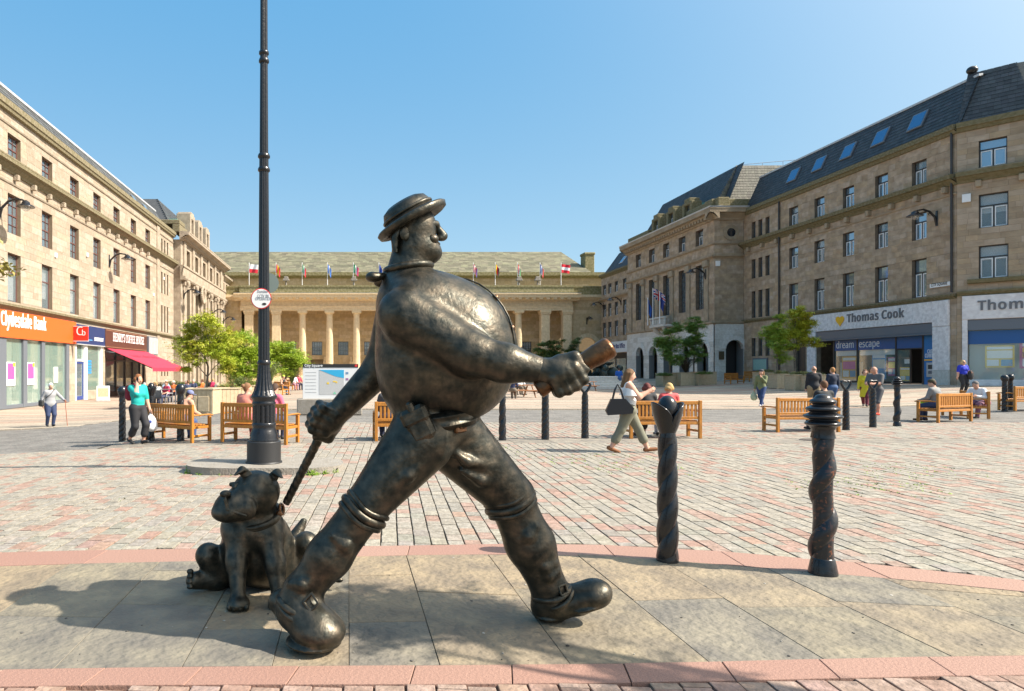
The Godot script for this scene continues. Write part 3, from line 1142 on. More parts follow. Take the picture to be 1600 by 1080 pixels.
	for k in 5:
		var s: float = 2.6 + k * 4.1
		wins.append([Rect2(s, 13.0, 1.5, 1.7), "sash"])
		wins.append([Rect2(s, 5.9, 1.5, 4.6), "grid"])
		wins.append([Rect2(s, -0.1, 1.6, 3.7), "plain"])
	for w in wins:
		holes.append(w[0])
	ashlar(p, 0, pw, -0.9, 15.4, holes, "west", {"course": 0.45, "stone": 1.2, "thick": 0.5})
	for w in wins:
		window(p, w[0].position.x, w[0].position.y, w[0].size.x, w[0].size.y, w[1], rng, -0.4)
	closed_shell(p, 0, pw, -0.9, 15.4, 14, mats["west_trim"])
	floors(p, 0, pw, [4.6, 11.9], 2.6)
	mould(p, "cornice", -0.5, pw + 0.3, cornice(15.35, 16.2, 1.0), mats["west_trim"])
	mould(p, "balcony_band", -0.25, pw, [Vector2(-0.03, 11.1), Vector2(0.45, 11.15), Vector2(0.55, 11.3), Vector2(0.55, 11.5), Vector2(0.3, 11.55), Vector2(0.3, 12.5), Vector2(0.4, 12.52), Vector2(0.4, 12.68), Vector2(-0.03, 12.7)], mats["west_trim"])
	mould(p, "string_course", -0.1, pw, cornice(4.5, 4.95, 0.25), mats["west_trim"])
	for k in 44:
		part(p, "dentil", bars("dentil", [[0, 0, 0.26, 0.3]], 0, 0.5), mats["west_trim"], Transform3D(Basis(), Vector3(0.1 + k * 0.55, 15.42, 0.0)))
	for k in 6:
		var s: float = 0.75 + k * 4.1
		var c := G.new()
		c.bbox(Vector3(s, 4.95, -0.02), Vector3(s + 1.05, 10.6, 0.22), 0.03)
		c.bbox(Vector3(s - 0.1, 10.6, -0.02), Vector3(s + 1.15, 11.1, 0.34), 0.05)
		part(p, "pilaster", c, mats["west_trim"])
		c = G.new()
		c.bbox(Vector3(s + 0.1, 12.7, -0.02), Vector3(s + 0.95, 15.35, 0.2), 0.03)
		part(p, "upper_pilaster", c, mats["west_trim"])
		c = G.new()
		c.bbox(Vector3(s - 0.05, -0.8, -0.02), Vector3(s + 1.1, 4.5, 0.26), 0.03)
		part(p, "ground_pilaster", c, mats["west_trim"])
		c = G.new()
		c.tube([Vector3(s + 0.5, 11.1, 0.2), Vector3(s + 0.5, 10.95, 0.5), Vector3(s + 0.5, 10.7, 0.55), Vector3(s + 0.5, 10.45, 0.35), Vector3(s + 0.5, 10.2, 0.25)], [0.2, 0.25, 0.2, 0.16, 0.1], 8)
		part(p, "console", c, mats["west_trim"])
	# carved wreath
	var wr := G.new()
	for a in 28:
		var t := TAU * a / 28
		wr.ball(Vector3(8.9 + cos(t) * 0.9, 10.5 + sin(t) * 0.9, 0.45), Vector3(0.22, 0.22, 0.2), 6, 4)
	wr.bbox(Vector3(8.2, 9.8, 0.22), Vector3(9.6, 11.2, 0.42), 0.08)
	part(p, "carved_wreath", wr, mats["west_trim"])
	# parapet blocks and dormers
	var pa := G.new()
	pa.bbox(Vector3(0.0, 16.2, -0.9), Vector3(pw, 17.05, -0.1), 0.05)
	pa.bbox(Vector3(0.0, 17.05, -3.0), Vector3(2.2, 17.5, -0.1), 0.05)
	part(p, "parapet", pa, mats["west_trim_stained"])
	for k in 3:
		var s: float = 4.4 + k * 4.1
		var dm := G.new()
		dm.bbox(Vector3(s, 16.9, -1.6), Vector3(s + 0.5, 19.2, 0.0), 0.05)
		dm.bbox(Vector3(s + 1.7, 16.9, -1.6), Vector3(s + 2.2, 19.2, 0.0), 0.05)
		dm.bbox(Vector3(s + 0.5, 18.6, -1.6), Vector3(s + 1.7, 19.45, 0.0), 0.08)
		dm.box(Vector3(s + 0.5, 16.9, -1.6), Vector3(s + 1.7, 18.6, -0.9))
		part(p, "dormer", dm, mats["west_trim"])
		window(p, s + 0.5, 17.06, 1.2, 1.5, "sash", rng, -0.5)
	var cr := G.new()
	cr.box(Vector3(2.3, 17.5, -2.4), Vector3(4.3, 18.1, -1.0))
	part(p, "copper_roof", cr, mats["copper"])
	slates(p, 0.3, pw - 0.3, 17.0, -1.2, 20.5, -3.4, mats["slate_pale"], Color(0.075, 0.08, 0.083), 3, 3)
	var hip := G.new()
	hip.col = Color(0.075, 0.08, 0.083)
	hip.quad(Vector3(0.3, 17.0, -12.0), Vector3(0.3, 17.0, -1.2), Vector3(3.3, 20.5, -3.4), Vector3(3.3, 20.5, -12))
	hip.quad(Vector3(3.3, 20.5, -3.4), Vector3(pw - 3.3, 20.5, -3.4), Vector3(pw - 3.3, 20.5, -12), Vector3(3.3, 20.5, -12))
	hip.col = Color(0.075, 0.08, 0.083)
	part(p, "roof_hip", hip, mats["slate_pale"])
	set_stones(p)

	# --- the last low wing before the hall
	var e := thing("end_wing", "narrow sandstone wing between the pillared block and the concert hall", "building", front(Vector3(-18.1, 0, -(P0 + pw + 0.03)), Vector3(0, 0, -1)))
	holes = []
	wins = []
	for k in 2:
		for yy in [[12.6, 14.2], [8.6, 10.6], [5.0, 7.2]]:
			wins.append([Rect2(1.2 + k * 2.6, yy[0], 1.2, yy[1] - yy[0]), "sash"])
	for w in wins:
		holes.append(w[0])
	ashlar(e, 0, 6.6, -0.9, 14.8, holes, "west", {"course": 0.45, "stone": 1.1})
	for w in wins:
		window(e, w[0].position.x, w[0].position.y, w[0].size.x, w[0].size.y, w[1], rng)
	closed_shell(e, 0, 6.6, -0.9, 14.8, 12, mats["west_trim"])
	floors(e, 0, 6.6, [4.4, 11.4], 2.0)
	mould(e, "cornice", 0, 6.9, cornice(14.6, 15.2, 0.6), mats["west_trim"])
	mould(e, "string_course", 0, 6.8, cornice(11.0, 11.5, 0.4), mats["west_trim"])
	set_stones(e)

func bar(b: Node3D, called: String, lo: Vector3, hi: Vector3, m: Material) -> void:
	var g := G.new()
	g.bbox(lo, hi, 0.01)
	part(b, called, g, m)

func panel(parent: Node, called: String, s0: float, y0: float, w: float, h: float, m: Material, z: float, d := 0.02) -> MeshInstance3D:
	var g := G.new()
	g.bbox(Vector3(0, 0, -d), Vector3(w, h, 0), minf(0.004, d * 0.3))
	return part(parent, called, g, m, Transform3D(Basis(), Vector3(s0, y0, z)))

func shop_fronts(b: Node3D, D0: float) -> void:
	# bank: s 2.1 .. 11.2
	var orange := mat("orange_panel", Color(0.80, 0.115, 0.02), 0.4)
	var fas := G.new()
	fas.bbox(Vector3(0.6, 3.35, 0.0), Vector3(12.2, 4.82, 0.16), 0.015)
	part(b, "bank_fascia", fas, orange)
	letters(b, "Clydesdale Bank", 1.05, Transform3D(Basis(), Vector3(2.35, 3.72, 0.175)), mats["white_paint"], "Droid Sans", 700, 0.03, 0.64)
	var g := G.new()
	for q in [[2.1, 3.2], [5.1, 5.55], [7.4, 7.8], [10.9, 11.35]]:
		g.bbox(Vector3(q[0], -0.5, -0.18), Vector3(q[1], 3.35, 0.06), 0.01)
	g.bbox(Vector3(3.2, -0.5, -0.16), Vector3(10.9, -0.3, 0.04), 0.01)
	part(b, "bank_frame", g, mats["frame_grey"])
	for q in [[3.2, 5.1], [5.55, 7.4], [7.8, 10.9]]:
		part(b, "pane", flat_mesh(q[1] - q[0], 3.65), mats["bank_pane"], Transform3D(Basis(), Vector3(q[0], -0.3, -0.08)))
	# bank interior
	g = G.new()
	g.box(Vector3(2.2, -0.6, -6.0), Vector3(11.2, -0.42, -0.2))
	g.box(Vector3(2.2, 3.4, -6.0), Vector3(11.2, 3.6, -0.2))
	g.box(Vector3(2.2, -0.42, -6.2), Vector3(11.2, 3.4, -6.0))
	for q in [3.9, 6.3, 8.2, 9.6]:
		g.box(Vector3(q, -0.42, -1.6), Vector3(q + 0.55, 3.4, -1.5))
	g.box(Vector3(6.0, -0.42, -3.6), Vector3(9.0, 0.7, -3.0))
	part(b, "bank_interior", g, mats["room_pale"])
	for s in [3.35, 5.65]:
		var po := panel(b, "poster", s, 0.75, 0.95, 1.3, mats["white_paint"], -0.02)
		panel(po, "print", 0.1, 0.35, 0.75, 0.88, mat("pink_print", Color(0.80, 0.09, 0.30), 0.5), 0.004, 0.003)
		panel(po, "yellow_corner", 0.7, 1.05, 0.22, 0.22, mat("yellow_print", Color(0.85, 0.62, 0.03), 0.5), 0.008, 0.003)
	panel(b, "notice", 9.2, 0.8, 0.6, 1.0, mats["white_paint"], -0.03)
	# red hanging sign
	var red := mat("red_sign", Color(0.78, 0.035, 0.02), 0.35)
	var sg := G.new()
	sg.bbox(Vector3(11.68, 3.55, 0.2), Vector3(11.8, 4.5, 1.14), 0.01)
	sg.box(Vector3(11.7, 3.9, 0.0), Vector3(11.78, 4.1, 0.2))
	var hs := part(b, "hanging_sign", sg, red)
	var side := Basis(Vector3(0, 0, 1), UP, Vector3(-1, 0, 0))
	letters(hs, "C", 0.8, Transform3D(side, Vector3(11.67, 3.72, 0.34)), mats["white_paint"], "Droid Sans", 400, 0.02)
	letters(hs, "b", 0.5, Transform3D(side, Vector3(11.67, 3.78, 0.72)), mats["white_paint"], "Droid Sans", 400, 0.02)
	for yy in [3.52, 4.5]:
		var f := G.new()
		f.box(Vector3(11.66, yy, 0.18), Vector3(11.82, yy + 0.03, 1.16))
		part(hs, "edge_strip", f, mats["white_paint"])
	# navy shop: s 12.2 .. 17.6
	var navy := mat("navy_panel", Color(0.018, 0.035, 0.12), 0.4)
	fas = G.new()
	fas.bbox(Vector3(12.22, 3.4, 0.0), Vector3(17.55, 4.72, 0.16), 0.015)
	part(b, "navy_fascia", fas, navy)
	g = G.new()
	g.box(Vector3(12.3, 3.34, 0.0), Vector3(17.5, 3.4, 0.2))
	part(b, "fascia_edge", g, mats["lead"])
	letters(b, "INVESTMENT", 0.36, Transform3D(Basis(), Vector3(15.4, 3.62, 0.165)), mats["white_paint"], "Droid Sans", 700, 0.02, 0.8)
	panel(b, "blue_line", 12.6, 3.7, 2.4, 0.06, mat("sky_line", Color(0.1, 0.35, 0.6), 0.5), 0.172, 0.01)
	for q in [[12.4, 12.6], [14.0, 14.5], [17.1, 17.4]]:
		bar(b, "shop_frame", Vector3(q[0], -0.5, -0.2), Vector3(q[1], 3.4, 0.03), mats["white_paint"])
	bar(b, "shop_frame", Vector3(12.6, 2.2, -0.18), Vector3(14.0, 2.35, 0.0), mats["white_paint"])
	g = G.new()
	g.bbox(Vector3(14.5, -0.5, -0.2), Vector3(17.1, 0.15, 0.04), 0.02)
	part(b, "stall_riser", g, mats["west_trim"])
	part(b, "pane", flat_mesh(2.6, 3.2), mats["bank_pane"], Transform3D(Basis(), Vector3(14.5, 0.15, -0.1)))
	part(b, "pane", flat_mesh(1.4, 1.05), mats["bank_pane"], Transform3D(Basis(), Vector3(12.6, 2.35, -0.1)))
	var dr := G.new()
	for q in [[12.62, 12.72, -0.45, 2.18], [13.88, 13.98, -0.45, 2.18]]:
		dr.bbox(Vector3(q[0], q[2], -0.14), Vector3(q[1], q[3], -0.06), 0.01)
	dr.bbox(Vector3(12.72, -0.45, -0.14), Vector3(13.88, -0.2, -0.06), 0.01)
	dr.bbox(Vector3(12.72, 2.05, -0.14), Vector3(13.88, 2.18, -0.06), 0.01)
	var door := part(b, "door", dr, mat("blue_paint", Color(0.03, 0.06, 0.25), 0.4))
	part(door, "pane", flat_mesh(1.16, 2.25), mats["pane"], Transform3D(Basis(), Vector3(12.72, -0.2, -0.1)))
	for k in 5:
		panel(b, "window_sticker", 14.7, 1.35 + k * 0.2, 0.8, 0.15, mat("blue_sticker", Color(0.03, 0.25, 0.6), 0.4), -0.085, 0.004)
	g = G.new()
	g.box(Vector3(12.4, -0.6, -4.2), Vector3(17.4, 3.5, -4.0))
	g.box(Vector3(12.4, -0.6, -4.0), Vector3(17.4, -0.46, -0.2))
	part(b, "shop_interior", g, mats["room_pale"])
	# coffee house: s 17.7 .. 28
	var brown := mat("brown_fascia", Color(0.085, 0.03, 0.02), 0.45)
	fas = G.new()
	fas.bbox(Vector3(17.65, 3.28, 0.0), Vector3(28.0, 4.74, 0.16), 0.015)
	part(b, "brown_fascia", fas, brown)
	g = G.new()
	for q in [[17.75, 3.36, 27.9, 3.40], [17.75, 4.62, 27.9, 4.66]]:
		g.box(Vector3(q[0], q[1], 0.16), Vector3(q[2], q[3], 0.175))
	part(b, "fascia_beading", g, mat("tan_line", Color(0.3, 0.16, 0.09), 0.5))
	letters(b, "HENRY'S COFFEE HOUSE", 0.92, Transform3D(Basis(), Vector3(19.2, 3.62, 0.17)), mats["white_paint"], "Droid Serif", 400, 0.03, 0.72)
	for q in [18.05, 20.4, 22.6, 24.6, 26.5, 27.7]:
		bar(b, "shop_frame", Vector3(q, -0.5, -0.2), Vector3(q + 0.16, 3.3, 0.0), mats["dark_paint"])
	bar(b, "shop_frame", Vector3(18.05, 2.3, -0.19), Vector3(27.86, 2.42, -0.02), mats["dark_paint"])
	bar(b, "shop_frame", Vector3(18.05, -0.5, -0.19), Vector3(27.86, -0.1, -0.02), mats["dark_paint"])
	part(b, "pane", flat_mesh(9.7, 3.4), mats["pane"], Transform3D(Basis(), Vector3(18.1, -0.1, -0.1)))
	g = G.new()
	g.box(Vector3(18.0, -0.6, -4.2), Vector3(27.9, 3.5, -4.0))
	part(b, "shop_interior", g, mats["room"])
	# awning
	var red_cloth := mat("crimson_cloth", Color(0.50, 0.025, 0.06), 0.8, 0, {"bump": tex["wave_bump"], "scale": 0.3, "bump_scale": 0.1})
	g = G.new()
	var n := 20
	for k in n:
		var s0 := 17.8 + k * 10.0 / n
		var s1 := 17.8 + (k + 1) * 10.0 / n
		g.quad(Vector3(s0, 1.78, 3.65), Vector3(s1, 1.78, 3.65), Vector3(s1, 3.25, 0.2), Vector3(s0, 3.25, 0.2))
		g.quad(Vector3(s1, 1.75, 3.64), Vector3(s0, 1.75, 3.64), Vector3(s0, 3.22, 0.2), Vector3(s1, 3.22, 0.2))
		var dip := 0.03 * (k % 2)
		g.quad(Vector3(s0, 1.48 + dip, 3.67), Vector3(s1, 1.51 - dip, 3.67), Vector3(s1, 1.78, 3.66), Vector3(s0, 1.78, 3.66))
	var aw := part(b, "awning", g, red_cloth)
	g = G.new()
	g.tube([Vector3(17.8, 1.75, 3.62), Vector3(27.8, 1.75, 3.62)], [0.04, 0.04], 8)
	for s in [18.0, 22.8, 27.6]:
		g.tube([Vector3(s, 3.0, 0.1), Vector3(s, 2.4, 1.9), Vector3(s, 1.72, 3.6)], [0.025, 0.025, 0.025], 6)
	part(aw, "awning_arm", g, mats["dark_paint"])
	var ang := atan2(1.47, 3.45)
	letters(aw, "Henry's Coffee House", 0.75, Transform3D(Basis(Vector3.RIGHT, -(PI / 2 - ang)), Vector3(19.6, 1.98 + 0.55, 3.18 - 1.29)), mat("dark_crimson", Color(0.30, 0.012, 0.035), 0.8), "Droid Serif", 400, 0.01, 0.9)
	# vent grille past the coffee house
	g = G.new()
	g.bbox(Vector3(28.3, 3.0, 0.0), Vector3(31.2, 4.7, 0.25), 0.03)
	var vg := part(b, "vent_box", g, mats["frame_grey"])
	for k in 6:
		panel(vg, "louvre", 28.4 + k * 0.46, 3.1, 0.38, 1.5, mats["lead"], 0.275, 0.02)
# wall panel with a round-headed opening: two jambs and an arch of wedge stones
func arch(b: Node3D, s: float, y0: float, w: float, spring: float, m: Material, z: float, ring := 0.45) -> void:
	var r := w * 0.5
	var n := 11
	for k in n:
		var a := PI * k / n + 0.008
		var e := PI * (k + 1) / n - 0.008
		var g := G.new()
		var poly := PackedVector2Array([Vector2(cos(a), sin(a)) * r, Vector2(cos(a), sin(a)) * (r + ring), Vector2(cos(e), sin(e)) * (r + ring), Vector2(cos(e), sin(e)) * r])
		g.prism(poly, -0.4, 0.0)
		part(b, "arch_stone", g, m, Transform3D(Basis(), Vector3(s, spring, z)))

# fills the corners above an arch inside its square hole
func spandrel(b: Node3D, s: float, w: float, spring: float, top: float, m: Material, z: float) -> void:
	var r := w * 0.5
	var poly := PackedVector2Array([Vector2(-r, 0)])
	poly.append(Vector2(-r, top - spring))
	poly.append(Vector2(r, top - spring))
	poly.append(Vector2(r, 0))
	for k in range(1, 12):
		poly.append(Vector2(cos(PI * k / 12), sin(PI * k / 12)) * r)
	var g := G.new()
	g.prism(poly, -0.38, 0.0)
	part(b, "arch_head", g, m, Transform3D(Basis(), Vector3(s, spring, z)))

func build_hall() -> void:
	var rng := RandomNumberGenerator.new()
	rng.seed = 31
	var b := thing("concert_hall", "wide concert hall with fluted columns and a mossy green roof closing the square", "building", front(Vector3(-22, 0, -98), Vector3(1, 0, 0)))
	var trim: Material = mats["hall_trim"]
	var holes := []
	var wins := []
	for k in 10:
		var s: float = 15.19 + (k - 0.5) * 3.97 - 0.78
		wins.append(Rect2(s, 3.85, 1.56, 2.05))
		if k % 3 == 1:
			holes.append(Rect2(s - 0.2, 0.3, 1.9, 2.9))
	holes.append_array(wins)
	# recessed wall of the portico
	ashlar(b, 6.2, 54.8, 0, 10.6, holes, "hall", {"z": -4.0, "course": 0.5, "stone": 1.3})
	for w in wins:
		window(b, w.position.x, w.position.y, w.size.x, w.size.y, "grid", rng, -4.25)
	# wings left and right
	ashlar(b, 0, 6.2, -0.9, 12.4, [], "hall", {"z": -1.0, "course": 0.5, "stone": 1.3})
	ashlar(b, 54.8, 61, 0, 12.4, [Rect2(55.95, 0.3, 2.5, 6.1)], "hall", {"z": -1.0, "course": 0.5, "stone": 1.3, "thick": 0.6})
	spandrel(b, 57.2, 2.5, 5.15, 6.4, trim, -1.03)
	arch(b, 57.2, 0.3, 2.5, 5.15, trim, -0.92, 0.6)
	for q in [[0.0, 6.2], [54.8, 61.0]]:
		mould(b, "wing_cornice", q[0], q[1], [Vector2(-1.03, 11.8), Vector2(-0.8, 11.85), Vector2(-0.4, 12.2), Vector2(-0.3, 12.25), Vector2(-0.3, 12.6), Vector2(-1.03, 12.7)], trim)
		mould(b, "wing_parapet", q[0], q[1], [Vector2(-1.0, 12.6), Vector2(-0.95, 13.7), Vector2(-0.85, 13.75), Vector2(-0.85, 13.95), Vector2(-4.0, 13.96)], mats["hall_trim_mossy"])
	# closed body behind
	var g := G.new()
	g.box(Vector3(0.05, -0.9, -30), Vector3(60.95, 15.4, -4.6))
	part(b, "body", g, mats["hall_joint"])
	# portico floor, steps, ceiling
	g = G.new()
	for k in 3:
		g.box(Vector3(5.4 - k * 0.3, -0.9, -4.2), Vector3(55.4 + k * 0.3, 0.42 - k * 0.16, 1.6 + k * 0.4))
	part(b, "steps", g, trim)
	# entablature
	g = G.new()
	g.box(Vector3(6.15, 10.3, -1.4), Vector3(54.75, 11.72, -0.3))
	g.box(Vector3(6.2, 10.3, -4.0), Vector3(7.4, 11.72, -1.4))
	g.box(Vector3(53.5, 10.3, -4.0), Vector3(54.7, 11.72, -1.4))
	g.box(Vector3(6.2, 11.2, -4.0), Vector3(54.7, 11.5, -1.4))
	part(b, "entablature", g, trim)
	g = G.new()
	run(g, 6.1, 54.8, [Vector2(-0.3, 10.3), Vector2(-0.24, 10.3), Vector2(-0.24, 10.62), Vector2(-0.18, 10.64), Vector2(-0.18, 10.9), Vector2(-0.10, 10.93), Vector2(-0.10, 11.0), Vector2(-0.3, 11.02)])
	part(b, "architrave", g, trim)
	g = G.new()
	run(g, 5.3, 55.6, [Vector2(-0.6, 11.7), Vector2(0.0, 11.72), Vector2(0.15, 11.95), Vector2(0.8, 12.1), Vector2(0.85, 12.5), Vector2(0.95, 12.55), Vector2(0.95, 12.72), Vector2(-0.6, 12.8)])
	part(b, "cornice", g, trim)
	g = G.new()
	run(g, 5.28, 55.62, [Vector2(-0.2, 12.81), Vector2(0.96, 12.725), Vector2(0.97, 12.77), Vector2(-0.2, 12.86)])
	part(b, "cornice_lead", g, mats["lead"])
	for k in 48:
		part(b, "modillion", bars("modillion", [[0, 0, 0.5, 0.22]], 0, 0.6), trim, Transform3D(Basis(), Vector3(6.2 + k * 1.01, 11.86, 0.1)))
	g = G.new()
	g.box(Vector3(6.0, 12.8, -1.2), Vector3(54.9, 13.75, -0.2))
	g.box(Vector3(5.9, 13.75, -1.3), Vector3(55.0, 13.98, -0.1))
	g.box(Vector3(6.0, 13.5, -4.0), Vector3(54.9, 13.7, -1.2))
	part(b, "parapet", g, mats["hall_trim_mossy"])
	# attic
	ashlar(b, 0, 61, 13.7, 15.55, [], "hall", {"z": -4.0, "course": 0.45, "stone": 1.2})
	g = G.new()
	run(g, -0.3, 61.5, [Vector2(-4.1, 15.5), Vector2(-3.8, 15.55), Vector2(-3.5, 15.8), Vector2(-3.3, 15.85), Vector2(-3.3, 16.35), Vector2(-4.4, 16.5)])
	part(b, "attic_cornice", g, mats["hall_trim_mossy"])
	slates(b, -2, 59.2, 16.3, -4.3, 21.6, -16.0, mats["hall_roof"], Color(0.20, 0.185, 0.125), 0, 1.2, 0.7, 1.1)
	g = G.new()
	g.col = Color(0.045, 0.045, 0.04)
	g.quad(Vector3(59.2, 16.3, -4.3), Vector3(60.8, 16.3, -28), Vector3(58.0, 21.6, -16), Vector3(58.0, 21.6, -16))
	g.quad(Vector3(58.0, 21.6, -16), Vector3(-2, 21.6, -16), Vector3(-2, 16.3, -28), Vector3(60.8, 16.3, -28))
	part(b, "roof_hip", g, mats["slate"])
	g = G.new()
	g.bbox(Vector3(58.9, 16.3, -9.0), Vector3(60.4, 19.6, -7.0), 0.08)
	g.bbox(Vector3(58.8, 19.6, -9.1), Vector3(60.5, 20.0, -6.9), 0.08)
	part(b, "roof_block", g, mats["hall_trim_mossy"])
	# columns and piers
	g = G.new()
	var prof := []
	for k in 9:
		var t := k / 8.0
		prof.append([0.56 - 0.10 * t * t - 0.02 * t, 0.75 + t * 8.75])
	for j in 8:
		for s in 60:
			var q := []
			for c in [[s, j], [s + 1, j], [s + 1, j + 1], [s, j + 1]]:
				var a: float = TAU * c[0] / 60
				var r: float = prof[c[1]][0] * (1.0 - 0.055 * (0.5 + 0.5 * cos(a * 20)))
				q.append(Vector3(cos(a) * r, prof[c[1]][1], sin(a) * r))
			g.quad(q[1], q[0], q[3], q[2])
	var shaft := g.mesh()
	g = G.new()
	g.lathe([Vector2(0.44, 9.48), Vector2(0.47, 9.55), Vector2(0.45, 9.65), Vector2(0.48, 9.78), Vector2(0.66, 9.95)], 24)
	g.bbox(Vector3(-0.7, 9.95, -0.7), Vector3(0.7, 10.3, 0.7), 0.03)
	var capital := g.mesh()
	g = G.new()
	g.lathe([Vector2(0.72, 0.40), Vector2(0.74, 0.5), Vector2(0.64, 0.6), Vector2(0.66, 0.68), Vector2(0.57, 0.76)], 24)
	var base := g.mesh()
	for k in 9:
		var t := Transform3D(Basis(), Vector3(15.19 + k * 3.97, 0, -0.85))
		var c := part(b, "column", shaft, trim, t)
		part(c, "capital", capital, trim)
		part(c, "base", base, trim)
	for s in [7.35, 11.36, 50.8, 54.0]:
		g = G.new()
		g.bbox(Vector3(s - 0.62, 0.4, -1.5), Vector3(s + 0.62, 9.75, -0.3), 0.03)
		var pr := part(b, "pier", g, trim)
		g = G.new()
		g.bbox(Vector3(s - 0.72, 9.75, -1.6), Vector3(s + 0.72, 9.95, -0.2), 0.03)
		g.bbox(Vector3(s - 0.8, 9.95, -1.65), Vector3(s + 0.8, 10.3, -0.12), 0.05)
		part(pr, "capital", g, trim)
	# small lamp corbels on the back wall
	for k in 9:
		g = G.new()
		g.bbox(Vector3(-0.25, 1.8, -4.0), Vector3(0.25, 2.3, -3.4), 0.05)
		g.bbox(Vector3(-0.15, 2.3, -3.8), Vector3(0.15, 3.0, -3.5), 0.05)
		part(b, "corbel", g, trim, Transform3D(Basis(), Vector3(15.19 + (k + 0.5) * 3.97 + 1.2, 0.6, 0)))
	set_stones(b)
	# flags on the parapet
	var looks := [
		[389, "white and red", [[0, 0.5, Color(0.62, 0.03, 0.05)], [0.5, 1, Color(0.8, 0.8, 0.8)]], false, 0.9],
		[431, "red, yellow and red", [[0, 0.3, Color(0.6, 0.03, 0.04)], [0.3, 0.7, Color(0.85, 0.6, 0.02)], [0.7, 1, Color(0.6, 0.03, 0.04)]], true, 0.4],
		[472, "green, white and red", [[0, 0.33, Color(0.03, 0.25, 0.08)], [0.33, 0.66, Color(0.8, 0.8, 0.8)], [0.66, 1, Color(0.65, 0.03, 0.05)]], true, 0.35],
		[511.5, "blue and white", [[0, 0.35, Color(0.05, 0.17, 0.55)], [0.35, 0.65, Color(0.8, 0.8, 0.8)], [0.65, 1, Color(0.05, 0.17, 0.55)]], true, 0.35],
		[552, "dark red and green", [[0, 0.33, Color(0.03, 0.22, 0.1)], [0.33, 0.66, Color(0.75, 0.7, 0.7)], [0.66, 1, Color(0.45, 0.03, 0.12)]], true, 0.5],
		[592, "plain dark blue", [[0, 1, Color(0.02, 0.06, 0.3)]], true, 0.3],
		[739.7, "red and white striped", [[0, 0.25, Color(0.7, 0.05, 0.07)], [0.25, 0.5, Color(0.8, 0.8, 0.8)], [0.5, 0.75, Color(0.7, 0.05, 0.07)], [0.75, 1, Color(0.05, 0.08, 0.3)]], true, 0.35],
		[774, "black, red and yellow", [[0, 0.33, Color(0.8, 0.55, 0.02)], [0.33, 0.66, Color(0.6, 0.03, 0.04)], [0.66, 1, Color(0.02, 0.02, 0.02)]], true, 0.35],
		[809, "pale green, white and red", [[0, 0.33, Color(0.65, 0.05, 0.05)], [0.33, 0.66, Color(0.8, 0.8, 0.8)], [0.66, 1, Color(0.1, 0.35, 0.15)]], true, 0.25],
		[844, "red, white and blue", [[0, 0.33, Color(0.05, 0.1, 0.4)], [0.33, 0.66, Color(0.8, 0.8, 0.8)], [0.66, 1, Color(0.65, 0.03, 0.05)]], true, 0.3],
		[877, "bright red with a white band", [[0, 0.35, Color(0.7, 0.02, 0.04)], [0.35, 0.65, Color(0.85, 0.85, 0.85)], [0.65, 1, Color(0.7, 0.02, 0.04)]], false, 0.85]]
	for f in looks:
		var x: float = (f[0] - VX) / FOC * 98.9
		flag(Vector3(x, 13.7, -99.0), 3.6, f[2], f[4], "%s flag on the concert hall parapet" % f[1], f[3], "flags along the concert hall parapet")
	# floodlights on the parapet
	var nth := 0
	for px in [447, 553, 811, 840]:
		var x: float = (px - VX) / FOC * 98.7
		var o := thing("floodlight", "pale floodlight on the hall parapet, %s" % ["just right of the lamp post", "left of the bronze man's shoulder", "beside the pale green, white and red flag", "beside the red, white and blue flag"][nth], "floodlight", place(Vector3(x, 13.97, -98.7)), "floodlights on the parapet")
		nth += 1
		g = G.new()
		g.tube([Vector3(0, 0, 0), Vector3(0, 0.75, 0)], [0.13, 0.13], 8)
		part(o, "post", g, mats["concrete"])
		g = G.new()
		g.bbox(Vector3(-0.45, 0.7, -0.3), Vector3(0.45, 1.0, 0.35), 0.05)
		g.bbox(Vector3(-0.3, 1.0, -0.2), Vector3(0.3, 1.35, 0.25), 0.05)
		part(o, "lamp_housing", g, mats["concrete"])

func flag(p: Vector3, h: float, bands: Array, spread: float, label: String, hang: bool, group: String, scale := 1.0) -> void:
	var o := thing("flag", label, "flag", place(p), group)
	var g := G.new()
	g.tube([Vector3.ZERO, Vector3(0, h, 0)], [0.05, 0.04], 8)
	g.ball(Vector3(0, h + 0.04, 0), Vector3.ONE * 0.07, 8, 6)
	part(o, "flagpole", g, mats["white_paint"])
	# cloth: hangs in folds; bands run down the cloth (hang) or along it
	var w := 1.5 * scale
	var hh := 1.25 * scale
	g = G.new()
	var nx := 12
	var ny := 9
	var pos := func(a: float, t: float) -> Vector3:
		var fall := (1.0 - spread) * a * (0.9 + 0.5 * a)
		return Vector3(0.05 + a * w * spread * (1.0 - 0.1 * t), h - 0.1 - t * hh - fall * hh * 0.75, sin(a * 9.0 + t * 2.0) * 0.1 * (1.0 - spread * 0.5) + a * 0.15)
	for j in ny:
		for k in nx:
			var m := (j + 0.5) / ny if not hang else (k + 0.5) / nx
			for q in bands:
				if (1.0 - m if not hang else m) >= q[0] and (1.0 - m if not hang else m) <= q[1] + 0.001:
					g.col = q[2]
			var A: Vector3 = pos.call(k / float(nx), j / float(ny))
			var B: Vector3 = pos.call((k + 1) / float(nx), j / float(ny))
			var C: Vector3 = pos.call((k + 1) / float(nx), (j + 1) / float(ny))
			var D: Vector3 = pos.call(k / float(nx), (j + 1) / float(ny))
			g.quad(D, C, B, A)
	part(o, "flag_cloth", g, mat("flag_cloth", Color.WHITE, 0.85, 0, {"vc": true}))

